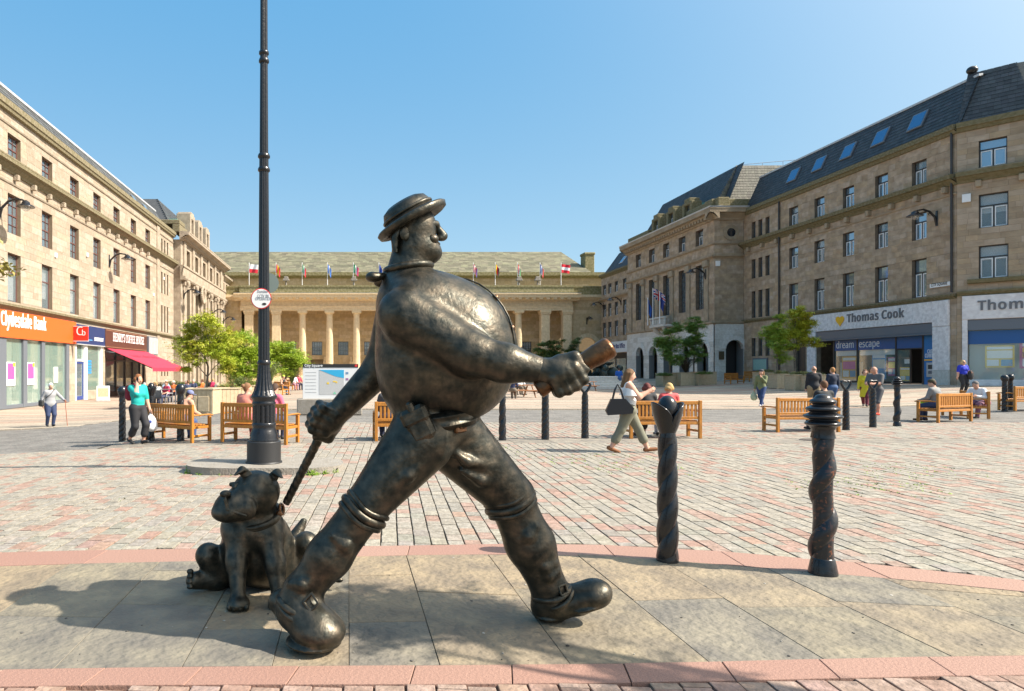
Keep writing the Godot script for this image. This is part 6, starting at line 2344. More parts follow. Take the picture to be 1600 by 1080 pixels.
func picnic(p: Vector3, turn: float, label: String) -> void:
	var o := thing("picnic_table", label, "table", place(p, turn), "wooden picnic tables")
	var m := mat("picnic_wood", Color(0.34, 0.15, 0.06), 0.6, 0, {"tex": tex["blockmot"], "scale": 1.0})
	for k in 5:
		var g := G.new()
		g.bbox(Vector3(-0.9, 0.70, -0.36 + k * 0.145), Vector3(0.9, 0.74, -0.23 + k * 0.145), 0.005)
		part(o, "top_board", g, m)
	for s in [-1.0, 1.0]:
		var g := G.new()
		g.bbox(Vector3(-0.9, 0.40, s * 0.72 - 0.13), Vector3(0.9, 0.44, s * 0.72 + 0.13), 0.005)
		part(o, "seat_board", g, m)
		g = G.new()
		for z in [-1.0, 1.0]:
			g.tube([Vector3(s * 0.65, 0.70, z * 0.25), Vector3(s * 0.65, 0.0, z * 0.72)], [0.05, 0.05], 4)
		g.bbox(Vector3(s * 0.65 - 0.03, 0.33, -0.8), Vector3(s * 0.65 + 0.03, 0.40, 0.8), 0.005)
		part(o, "leg_frame", g, m)

func fountain() -> void:
	var c := Vector3(22.2, gh(22.2), -60)
	var o := thing("fountain", "dark tiered fountain on round stone steps before the arched block", "fountain", place(c))
	var st: Material = mats["granite_1"]
	for k in 3:
		var g := G.new()
		var r: float = [4.1, 3.7, 3.3][k]
		g.lathe([Vector2(r, -0.1 + k * 0.22), Vector2(r, 0.2 + k * 0.22), Vector2(r - 0.03, 0.22 + k * 0.22), Vector2(r - 0.5, 0.221 + k * 0.22)], 48, false, false)
		part(o, "step", g, st)
	var g := G.new()
	g.lathe([Vector2(3.0, 0.6), Vector2(3.05, 1.0), Vector2(3.0, 1.05), Vector2(2.7, 1.05), Vector2(2.65, 0.8), Vector2(0, 0.8)], 48, false, false)
	part(o, "basin", g, st)
	var br := mat("fountain_bronze", Color(0.035, 0.05, 0.045), 0.4, 0.5)
	g = G.new()
	g.lathe([Vector2(0.9, 0.75), Vector2(0.95, 1.0), Vector2(0.5, 1.2), Vector2(0.35, 1.5), Vector2(0.45, 1.7), Vector2(0.3, 1.85)], 20)
	part(o, "stem", g, br)
	g = G.new()
	g.lathe([Vector2(0.3, 1.8), Vector2(1.0, 1.95), Vector2(1.35, 2.15), Vector2(1.4, 2.25), Vector2(1.3, 2.27), Vector2(0.2, 2.1)], 28)
	part(o, "bowl", g, br)
	g = G.new()
	g.lathe([Vector2(0.2, 2.1), Vector2(0.15, 2.5), Vector2(0.22, 2.7), Vector2(0.14, 2.85)], 16)
	g.lathe([Vector2(0.14, 2.85), Vector2(0.7, 3.0), Vector2(0.78, 3.1), Vector2(0.7, 3.12), Vector2(0.1, 3.0)], 24)
	g.ball(Vector3(0, 3.35, 0), Vector3(0.2, 0.35, 0.2), 12, 8)
	part(o, "upper_bowl", g, br)
	for k in 5:
		var a := TAU * k / 5 + 0.3
		g = G.new()
		g.ball(Vector3(0, 0, 0), Vector3(0.75, 0.55, 0.3), 12, 8)
		g.ball(Vector3(0.5, 0.45, 0), Vector3(0.3, 0.3, 0.25), 10, 8)
		part(o, "dolphin", g, br, Transform3D(Basis(UP, -a), Vector3(cos(a) * 1.35, 1.3, sin(a) * 1.35)))

func cafe() -> void:
	# chairs and tables on the coffee house terrace
	var m := mat("rattan", Color(0.13, 0.13, 0.135), 0.7)
	var c := thing("cafe_chair", "grey cafe chair of the coffee house terrace", "chair", Transform3D(), "cafe chairs on the terrace")
	var g := G.new()
	g.bbox(Vector3(-0.25, 0.42, -0.25), Vector3(0.25, 0.48, 0.25), 0.02)
	part(c, "seat", g, m)
	g = G.new()
	g.bbox(Vector3(-0.25, 0.48, -0.27), Vector3(0.25, 0.9, -0.22), 0.02)
	part(c, "backrest", g, m)
	for q in [[-1, -1], [1, -1], [-1, 1], [1, 1]]:
		g = G.new()
		g.tube([Vector3(q[0] * 0.22, 0.44, q[1] * 0.22), Vector3(q[0] * 0.25, 0, q[1] * 0.25)], [0.02, 0.018], 6)
		part(c, "leg", g, mats["steel"])
	for s in [-1.0, 1.0]:
		g = G.new()
		g.tube([Vector3(s * 0.26, 0.66, -0.25), Vector3(s * 0.27, 0.68, 0.15), Vector3(s * 0.25, 0.44, 0.22)], [0.02, 0.02, 0.02], 6)
		part(c, "armrest", g, mats["steel"])
	var t := thing("cafe_table", "round cafe table nearest the teal-shirted woman", "table", Transform3D(), "cafe tables on the terrace")
	g = G.new()
	g.lathe([Vector2(0.36, 0.72), Vector2(0.37, 0.735), Vector2(0.36, 0.75)], 20)
	part(t, "tabletop", g, mats["steel"])
	g = G.new()
	g.lathe([Vector2(0.25, 0), Vector2(0.24, 0.03), Vector2(0.035, 0.06), Vector2(0.03, 0.72)], 16)
	part(t, "pedestal", g, mats["dark_paint"])
	var rng := RandomNumberGenerator.new()
	rng.seed = 77
	var n := 0
	var where := ["nearest the teal-shirted woman", "second from the teal-shirted woman", "in the middle of the terrace", "below the awning's outer corner", "behind the square planter box", "farthest, by the hedge"]
	for q in [[243, 634], [262, 629], [281, 628], [256, 622], [300, 623], [318, 620]]:
		var p := on(q[0], q[1])
		cafe_spots.append(p)
		if n == 0:
			t.transform = place(p)
		else:
			dup(t, place(p), "round cafe table " + where[n])
		for k in 3:
			var a := rng.randf() * 1.5 + k * 2.1
			var cp := p + Vector3(sin(a), 0, cos(a)) * 0.75
			cp.y = gh(cp.x)
			var tr := place(cp, a + PI)
			var lb: String = "grey cafe chair, %s of three at the table %s" % [["first", "second", "third"][k], where[n]]
			if n == 0 and k == 0:
				c.transform = tr
				c.set_meta("label", lb)
			else:
				dup(c, tr, lb)
			cafe_seats.append([cp, a + PI])
		n += 1
	# rail and hedge round the terrace
	var rl := thing("terrace_rail", "low steel rail along the coffee house terrace", "railing", place(on(205, 634)))
	var q0 := on(205, 634)
	var q1 := on(300, 634)
	g = G.new()
	g.tube([Vector3(0, 0.9, 0), q1 - q0 + Vector3(0, 0.9, 0)], [0.03, 0.03], 6)
	part(rl, "rail", g, mats["steel"])
	for k in 5:
		g = G.new()
		g.tube([(q1 - q0) * k / 4.0, (q1 - q0) * k / 4.0 + Vector3(0, 0.9, 0)], [0.025, 0.025], 6)
		part(rl, "post", g, mats["steel"])

var cafe_spots := []
var cafe_seats := []

func lit_screen() -> void:
	var p := on(865, 597)
	var o := thing("video_screen", "pale blue and white banner screen before the concert hall, between two small trees", "screen", place(Vector3(28.3, 0.3, -94)))
	var g := G.new()
	g.bbox(Vector3(-1.2, 2.2, -0.1), Vector3(1.2, 3.9, 0), 0.03)
	part(o, "frame", g, mats["frame_grey"])
	panel(o, "print", -1.1, 2.3, 2.2, 1.5, mat("banner_print", Color(0.45, 0.62, 0.66), 0.5, 0, {"tex": noise("banner", 0.04, Color(0.15, 0.3, 0.32), Color(1, 1, 1), 2), "scale": 0.5}), 0.015, 0.01)
	g = G.new()
	g.tube([Vector3(-0.9, 0, -0.05), Vector3(-0.9, 2.3, -0.05)], [0.06, 0.06], 6)
	part(o, "post", g, mats["frame_grey"])
	g = G.new()
	g.tube([Vector3(0.9, 0, -0.05), Vector3(0.9, 2.3, -0.05)], [0.06, 0.06], 6)
	part(o, "post", g, mats["frame_grey"])
# ------------------------------------------------------------------ trees and plants
func leaf_mesh(size: float) -> Mesh:
	var key := "leaf_%.3f" % size
	if shared.has(key):
		return shared[key]
	# a spray of five leaves round a twig
	var g := G.new()
	var rng := RandomNumberGenerator.new()
	rng.seed = 3
	for k in 5:
		var a := TAU * k / 5.0 + rng.randf() * 0.6
		var d := Vector3(cos(a), rng.randf_range(-0.5, 0.4), sin(a)).normalized()
		var s := d.cross(UP).normalized()
		var o := d * size * 0.3
		var tip := d * size * 1.3 + Vector3(0, -0.25, 0) * size
		var m := (o + tip) * 0.5 + Vector3(0, size * 0.12, 0)
		g.tri(o, m - s * size * 0.36, tip)
		g.tri(o, tip, m + s * size * 0.36)
	shared[key] = g.mesh()
	return shared[key]

# blobs: [centre (relative to the foot), radius]; leaves gather on the shells of the blobs
func tree(called: String, label: String, foot: Vector3, height: float, stem_r: float, blobs: Array, leaf: float, count: int, col: Color, vary: Color, seed_: int, group := "", lean := Vector3.ZERO) -> Node3D:
	var o := thing(called, label, "tree", place(foot), group)
	var rng := RandomNumberGenerator.new()
	rng.seed = seed_
	var bark := mat("bark", Color(0.20, 0.165, 0.13), 0.9, 0, {"tex": tex["grime"], "bump": tex["stone_bump"], "scale": 2.0})
	var g := G.new()
	var pts := []
	var rad := []
	for k in 7:
		var t := k / 6.0
		pts.append(Vector3(rng.randf_range(-0.04, 0.04) * k, height * 0.8 * t, rng.randf_range(-0.04, 0.04) * k) + lean * t)
		rad.append(stem_r * (1.15 - t * 0.85))
	g.tube(pts, rad, 8)
	part(o, "trunk", g, bark)
	for b in blobs:
		g = G.new()
		var c: Vector3 = b[0]
		var h := clampf((c.y - b[1][0] * 0.7) / (height * 0.8), 0.25, 0.95)
		var k := int(h * 6)
		var st: Vector3 = pts[k]
		var mid := st.lerp(c, 0.5) + Vector3(rng.randf_range(-0.1, 0.1), 0.12, rng.randf_range(-0.1, 0.1))
		g.tube([st, mid, c], [stem_r * 0.42, stem_r * 0.3, stem_r * 0.15], 6)
		for q in 4:
			var e := c + Vector3(rng.randf_range(-1, 1) * b[1][0], rng.randf_range(-0.4, 0.8) * b[1][1], rng.randf_range(-1, 1) * b[1][0]) * 0.85
			g.tube([mid.lerp(c, 0.6), e.lerp(c, 0.4) + Vector3(0, 0.05, 0), e], [stem_r * 0.15, stem_r * 0.1, stem_r * 0.04], 5)
		part(o, "limb", g, bark)
	var xf := []
	var cc := []
	var total := 0.0
	for b in blobs:
		total += b[1][0] * b[1][0] * b[1][1]
	for b in blobs:
		var nb := int(count * b[1][0] * b[1][0] * b[1][1] / total)
		# clumps inside the blob
		var cl := []
		for k in maxi(5, nb / 55):
			var d := Vector3(rng.randfn(), rng.randfn() * 0.8, rng.randfn()).normalized() * pow(rng.randf(), 0.45)
			cl.append([(b[0] as Vector3) + d * Vector3(b[1][0], b[1][1], b[1][0]), rng.randf_range(0.10, 0.26) * b[1][0] + 0.06, rng.randf()])
		for k in nb:
			var q: Array = cl[rng.randi() % cl.size()]
			var p: Vector3 = q[0] + Vector3(rng.randfn(), rng.randfn() * 0.45, rng.randfn()) * q[1]
			var bs := Basis(Vector3(rng.randfn(), rng.randfn(), rng.randfn()).normalized(), rng.randf() * 0.9) * Basis(UP, rng.randf() * TAU)
			xf.append(Transform3D(bs.scaled(Vector3.ONE * rng.randf_range(0.7, 1.25)), p))
			var t: float = clampf(q[2] * 0.7 + rng.randf() * 0.4, 0, 1)
			var cx := col.lerp(vary, t)
			cc.append(cx * rng.randf_range(0.85, 1.1))
	many(o, "crown", leaf_mesh(leaf), mat("leaf", Color.WHITE, 0.55, 0, {"vc": true, "backlight": Color(0.35, 0.38, 0.1)}), xf, cc)
	return o

func bush(called: String, label: String, p: Vector3, r: Vector3, leaf: float, count: int, col: Color, vary: Color, seed_: int, cat := "shrub", group := "") -> void:
	var o := thing(called, label, cat, place(p), group)
	var rng := RandomNumberGenerator.new()
	rng.seed = seed_
	var xf := []
	var cc := []
	for k in count:
		var d := Vector3(rng.randfn(), absf(rng.randfn()), rng.randfn()).normalized() * pow(rng.randf(), 0.3)
		var n1 := 0.8 + 0.35 * sin(d.x * 7.0 + seed_) * cos(d.z * 6.0)
		xf.append(Transform3D(Basis(Vector3(rng.randfn(), rng.randfn(), rng.randfn()).normalized(), rng.randf() * 1.2).scaled(Vector3.ONE * rng.randf_range(0.7, 1.3)), d * r * n1))
		cc.append(col.lerp(vary, rng.randf()) * rng.randf_range(0.8, 1.1))
	many(o, "foliage", leaf_mesh(leaf), mat("leaf", Color.WHITE, 0.55, 0, {"vc": true, "backlight": Color(0.35, 0.38, 0.1)}), xf, cc)
	var g := G.new()
	for k in 5:
		g.tube([Vector3.ZERO, Vector3(rng.randf_range(-0.4, 0.4) * r.x, r.y * 0.4, rng.randf_range(-0.4, 0.4) * r.z), Vector3(rng.randf_range(-0.7, 0.7) * r.x, r.y * 0.8, rng.randf_range(-0.7, 0.7) * r.z)], [0.03, 0.02, 0.01], 5)
	part(o, "stems", g, mat("bark", Color(0.20, 0.165, 0.13))).set_meta("kind", "stuff")

# a tuft of strap leaves
func tuft(label: String, p: Vector3, r: float, h: float, n: int, col: Color, seed_: int, called := "strap_leaf_plant") -> void:
	var o := thing(called, label, "plant", place(p))
	var rng := RandomNumberGenerator.new()
	rng.seed = seed_
	var g := G.new()
	for k in n:
		var a := rng.randf() * TAU
		var out := rng.randf_range(0.25, 1.0) * r
		var hh := h * rng.randf_range(0.6, 1.0)
		g.col = col * rng.randf_range(0.7, 1.3)
		var d := Vector3(cos(a), 0, sin(a))
		var s := Vector3(-sin(a), 0, cos(a)) * 0.025
		var q := [Vector3.ZERO, d * out * 0.35 + UP * hh * 0.7, d * out * 0.75 + UP * hh, d * out * 1.1 + UP * hh * 0.8]
		for j in 3:
			var w0: float = [1.0, 1.0, 0.7][j]
			var w1: float = [1.0, 0.7, 0.05][j]
			g.quad(q[j] - s * w0, q[j] + s * w0, q[j + 1] + s * w1, q[j + 1] - s * w1)
	part(o, "leaves", g, mat("leaf", Color.WHITE)).set_meta("kind", "stuff")

func build_trees() -> void:
	var yl := Color(0.46, 0.40, 0.04)
	var gr := Color(0.24, 0.36, 0.025)
	var dk := Color(0.09, 0.18, 0.04)
	var lg := Color(0.36, 0.46, 0.03)
	var f := on(322, 633)
	f.y += 0.4
	tree("birch_tree", "thin pale-trunked tree with yellow-orange leaves, left of the lamp post", f, 4.0, 0.07, [
		[Vector3(-0.55, 2.6, 0.1), [1.0, 0.85]], [Vector3(0.6, 3.0, -0.3), [1.05, 0.85]], [Vector3(0.0, 3.8, 0.2), [0.95, 0.65]], [Vector3(0.9, 1.9, 0.3), [0.8, 0.7]], [Vector3(-1.0, 3.2, -0.4), [0.75, 0.6]], [Vector3(-0.9, 1.9, 0), [0.6, 0.5]]], 0.085, 6500, yl, lg, 1, "small trees of the left raised beds", Vector3(0.15, 0, 0))
	f = on(378, 622)
	f.y += 0.4
	tree("leafy_tree", "bright green bushy tree just left of the lamp post", f, 4.0, 0.08, [
		[Vector3(-0.5, 2.4, 0.1), [1.1, 0.8]], [Vector3(0.6, 2.6, -0.3), [1.1, 0.8]], [Vector3(0.1, 3.4, 0.2), [1.0, 0.6]], [Vector3(0.9, 1.7, 0.3), [0.9, 0.6]], [Vector3(-0.8, 1.6, -0.2), [0.9, 0.7]], [Vector3(-1.2, 2.9, 0), [0.7, 0.5]], [Vector3(0.3, 1.1, 0.3), [1.0, 0.5]]], 0.09, 8500, gr, lg, 2, "small trees of the left raised beds")
	f = on(446, 613)
	f.y += 0.4
	tree("leafy_tree", "bright green bushy tree between the lamp post and the map board", f, 3.6, 0.08, [
		[Vector3(-0.9, 2.6, 0.1), [1.2, 0.9]], [Vector3(0.3, 2.2, -0.3), [1.2, 0.8]], [Vector3(1.0, 1.8, 0.2), [0.9, 0.7]], [Vector3(-1.6, 1.9, 0.3), [1.0, 0.8]], [Vector3(-0.3, 3.2, 0), [0.8, 0.5]], [Vector3(-0.2, 1.3, 0.3), [1.1, 0.5]]], 0.09, 8500, gr, lg, 3, "small trees of the left raised beds")
	bush("round_shrub", "rounded olive green shrub left of the lamp post, under the birch", on(370, 632) + Vector3(0, 0.75, -0.6), Vector3(0.95, 0.75, 0.7), 0.05, 1800, Color(0.10, 0.15, 0.03), Color(0.2, 0.22, 0.04), 4)
	bush("flowering_plants", "bright green plants with red flowers low in the bed beside the lamp post", on(352, 638) + Vector3(0, 0.82, -0.6), Vector3(0.75, 0.3, 0.5), 0.05, 900, Color(0.13, 0.27, 0.03), Color(0.34, 0.14, 0.06), 5, "plants")
	bush("flowering_plants", "bright green plants low in the bed right behind the lamp post", on(395, 625) + Vector3(0, 0.8, -0.6), Vector3(0.9, 0.35, 0.5), 0.05, 900, Color(0.14, 0.29, 0.03), Color(0.3, 0.26, 0.03), 6, "plants")
	tuft("strap-leaved plant right of the lamp post in the raised bed", on(423, 617) + Vector3(0, 0.85, -0.4), 1.0, 1.5, 70, Color(0.16, 0.2, 0.06), 7)
	tuft("spiky strap-leaved plant nearest the map board in the raised bed", on(455, 613) + Vector3(0, 0.6, -0.6), 1.0, 1.3, 60, Color(0.13, 0.19, 0.05), 8)
	# terrace hedge
	bush("clipped_hedge", "low clipped hedge at the end of the coffee house terrace", on(282, 617) + Vector3(0, 0.7, 0), Vector3(3.4, 0.5, 0.5), 0.06, 2600, Color(0.08, 0.14, 0.03), Color(0.13, 0.17, 0.04), 9, "hedge")
	var hb := thing("hedge_box", "long orange-brown timber box under the clipped hedge", "planter", place(on(282, 617)))
	for k in 12:
		var g := G.new()
		g.bbox(Vector3(-3.6 + k * 0.6, 0, -0.5), Vector3(-3.02 + k * 0.6, 0.72, 0.5), 0.01)
		part(hb, "plank_box", g, mat("hedge_wood", Color(0.33, 0.14, 0.04), 0.7))
	# right side
	f = on(1250, 612)
	f.y += 0.8
	f.z -= 0.5
	tree("maple_tree", "small yellow-green tree with a slim pale trunk before the travel shop", f, 5.0, 0.07, [
		[Vector3(-0.5, 3.0, 0.1), [0.85, 0.75]], [Vector3(0.5, 3.3, -0.3), [0.95, 0.75]], [Vector3(0.1, 4.4, 0.2), [0.75, 0.7]], [Vector3(0.95, 2.5, 0.3), [0.7, 0.5]], [Vector3(-0.2, 2.2, -0.2), [0.6, 0.5]], [Vector3(0.9, 3.8, 0), [0.6, 0.45]]], 0.10, 4200, Color(0.55, 0.46, 0.03), Color(0.33, 0.42, 0.03), 11, "small trees in the right planters")
	f = on(1222, 612)
	f.y += 0.8
	f.z -= 0.5
	tree("slim_tree", "slim greener tree left of the yellow-green one", f, 4.6, 0.05, [
		[Vector3(0.0, 2.2, 0.1), [0.6, 0.7]], [Vector3(-0.25, 3.1, -0.2), [0.7, 0.7]], [Vector3(0.1, 4.0, 0.1), [0.45, 0.6]], [Vector3(0.3, 1.3, 0.1), [0.55, 0.45]]], 0.09, 2600, Color(0.18, 0.30, 0.03), Color(0.33, 0.42, 0.04), 12, "small trees in the right planters")
	f = on(1052, 606)
	f.y += 0.9
	f.z -= 0.6
	tree("narrow_tree", "narrow dark green tree, left of the pair before the arched block", f, 4.6, 0.06, [
		[Vector3(0.1, 1.6, 0.1), [0.7, 0.8]], [Vector3(-0.1, 2.8, -0.2), [0.95, 0.9]], [Vector3(0.1, 3.9, 0.1), [0.7, 0.6]]], 0.10, 3600, dk, Color(0.17, 0.28, 0.04), 13, "narrow trees before the arched block")
	f = on(1090, 606)
	f.y += 0.9
	f.z -= 0.6
	tree("narrow_tree", "narrow dark green tree, right of the pair before the arched block", f, 5.0, 0.06, [
		[Vector3(0.1, 1.7, 0.1), [0.7, 0.7]], [Vector3(-0.1, 2.9, -0.2), [0.9, 0.8]], [Vector3(0.05, 4.0, 0.1), [0.75, 0.7]], [Vector3(0.0, 4.8, 0.1), [0.4, 0.4]]], 0.10, 3600, dk, Color(0.17, 0.28, 0.04), 14, "narrow trees before the arched block")
	tuft("dark purple-brown strap-leaved plant between the narrow trees", on(1078, 606) + Vector3(0, 1.0, -0.7), 1.5, 1.4, 110, Color(0.06, 0.045, 0.03), 15)
	var nth := 0
	for q in [[1043, 606], [1106, 607], [1204, 610], [1230, 613], [1256, 615], [1279, 616]]:
		bush("planter_plants", "low green and straw plants filling a planter, %s" % ["below the left narrow tree", "at the right end by the empty bench", "left end of the travel shop row", "left of the yellow-green tree's trunk", "under the yellow-green tree", "behind the man in the black jacket"][nth], on(q[0], q[1]) + Vector3(0, 0.95, -0.55), Vector3(0.7, 0.28, 0.5), 0.06, 500, Color(0.10, 0.16, 0.03), Color(0.36, 0.28, 0.10) if nth > 1 else Color(0.13, 0.19, 0.04), 20 + nth, "plants")
		nth += 1
	nth = 0
	for q in [[848, 26.0], [868, 28.0], [895, 30.0]]:
		var x: float = (q[0] - VX) / FOC * 93.5
		tree("small_tree", "small green tree before the concert hall, %s" % ["left of the pale screen", "right behind the pale screen", "rightmost, under the wall lamp"][nth], Vector3(x, gh(x), -93.5), 5.5, 0.09, [
			[Vector3(0, 3.4, 0), [1.2, 1.1]], [Vector3(-0.4, 4.6, 0.2), [1.0, 0.9]], [Vector3(0.5, 5.2, 0), [0.8, 0.7]]], 0.2, 700, Color(0.06, 0.11, 0.03), Color(0.13, 0.19, 0.04), 30 + nth, "small trees before the concert hall")
		nth += 1
	# tree close by on the left: only a spray of leaves reaches into view
	var t0 := Vector3(-4.75, gh(-4.75), -7.2)
	tree("street_tree", "olive leaf spray of a near tree at the left border", t0, 4.2, 0.10, [
		[Vector3(0.78, 2.72, 0.0), [0.32, 0.22]], [Vector3(0.3, 3.1, -0.3), [0.5, 0.2]], [Vector3(-0.9, 3.4, 0.4), [1.0, 0.8]], [Vector3(-0.8, 4.1, 0.4), [0.8, 0.5]]], 0.07, 2000, Color(0.19, 0.19, 0.035), Color(0.28, 0.22, 0.05), 40)
	# tree to the right of the camera whose branch shades the flags
	var shade := tree("street_tree", "tree right of the view that shades the flags before the bronze man", Vector3(6.6, 0, -1.9), 6.4, 0.13, [
		[Vector3(-1.35, 4.6, -1.22), [0.55, 0.22]], [Vector3(-0.75, 4.75, -1.0), [0.4, 0.16]], [Vector3(-1.75, 4.5, -1.3), [0.25, 0.12]], [Vector3(0.9, 5.4, 0.9), [0.8, 0.5]]], 0.075, 3000, Color(0.14, 0.2, 0.03), Color(0.24, 0.24, 0.04), 41)
	var bg := G.new()
	var far := Vector3(6.6, 0, -1.9)
	bg.tube([Vector3(6.6, 3.7, -1.95) - far, Vector3(6.27, 4.0, -2.28) - far, Vector3(5.82, 4.2, -2.28) - far, Vector3(5.6, 4.3, -2.36) - far, Vector3(5.46, 4.4, -2.45) - far, Vector3(5.5, 4.5, -2.8) - far, Vector3(5.6, 4.6, -3.22) - far], [0.05, 0.042, 0.036, 0.03, 0.026, 0.02, 0.012], 8)
	bg.tube([Vector3(5.82, 4.2, -2.28) - far, Vector3(5.75, 4.35, -2.6) - far, Vector3(5.95, 4.5, -2.95) - far], [0.02, 0.014, 0.007], 6)
	bg.tube([Vector3(5.46, 4.4, -2.45) - far, Vector3(5.2, 4.5, -2.6) - far, Vector3(5.05, 4.55, -2.9) - far], [0.018, 0.012, 0.006], 6)
	bg.tube([Vector3(5.5, 4.5, -2.8) - far, Vector3(5.25, 4.6, -3.0) - far, Vector3(5.1, 4.6, -3.25) - far], [0.014, 0.01, 0.005], 6)
	part(shade, "limb", bg, mat("bark", Color(0.20, 0.165, 0.13)))
	# weeds at the plinth and in the joints
	var rng := RandomNumberGenerator.new()
	rng.seed = 8
	for q in [[300, 739, 0.16], [318, 741, 0.1], [345, 742, 0.07], [362, 742, 0.06], [488, 742, 0.12], [505, 740, 0.1], [520, 738, 0.12]]:
		bush("weed", "green weed at the foot of the lamp plinth, %s" % {300: "largest, at its left end", 318: "second from its left end", 345: "below its left front", 362: "behind the bronze dog's head", 488: "right of the bronze lead", 505: "right front", 520: "at its right end"}[q[0]], on(q[0], q[1]), Vector3(q[2], q[2] * 0.7, q[2]), 0.02, 160, Color(0.16, 0.30, 0.02), Color(0.26, 0.36, 0.04), int(q[0]), "weed", "weeds round the lamp plinth")
	var g := G.new()
	for k in 1500:
		var d := rng.randf_range(8.5, 15.0)
		var x := rng.randf_range(-0.5, 1.0) * d
		var n := sin(x * 1.3 + 2.0) * cos(d * 1.1) + sin(x * 0.37 + d * 0.5)
		if n < 0.9:
			continue
		x = roundf((x + d * 0.06) / 0.158) * 0.158 - d * 0.06
		for j in 5:
			var o := Vector3(x + rng.randf_range(-0.03, 0.03), gh(x) - 0.005, -d + rng.randf_range(-0.1, 0.1))
			var a := rng.randf() * TAU
			var e := Vector3(cos(a), 0.6, sin(a)) * 0.03
			g.col = Color(0.17, 0.24, 0.03) * rng.randf_range(0.8, 1.3)
			g.tri(o + Vector3(sin(a), 0, -cos(a)) * 0.012, o - Vector3(sin(a), 0, -cos(a)) * 0.012, o + e)
	var ms := part(self, "joint_moss", g, mat("leaf", Color.WHITE))
	ms.set_meta("kind", "stuff")
	tag(ms, "short moss and grass growing in the block paving joints", "moss")
	ms.set_meta("kind", "stuff")
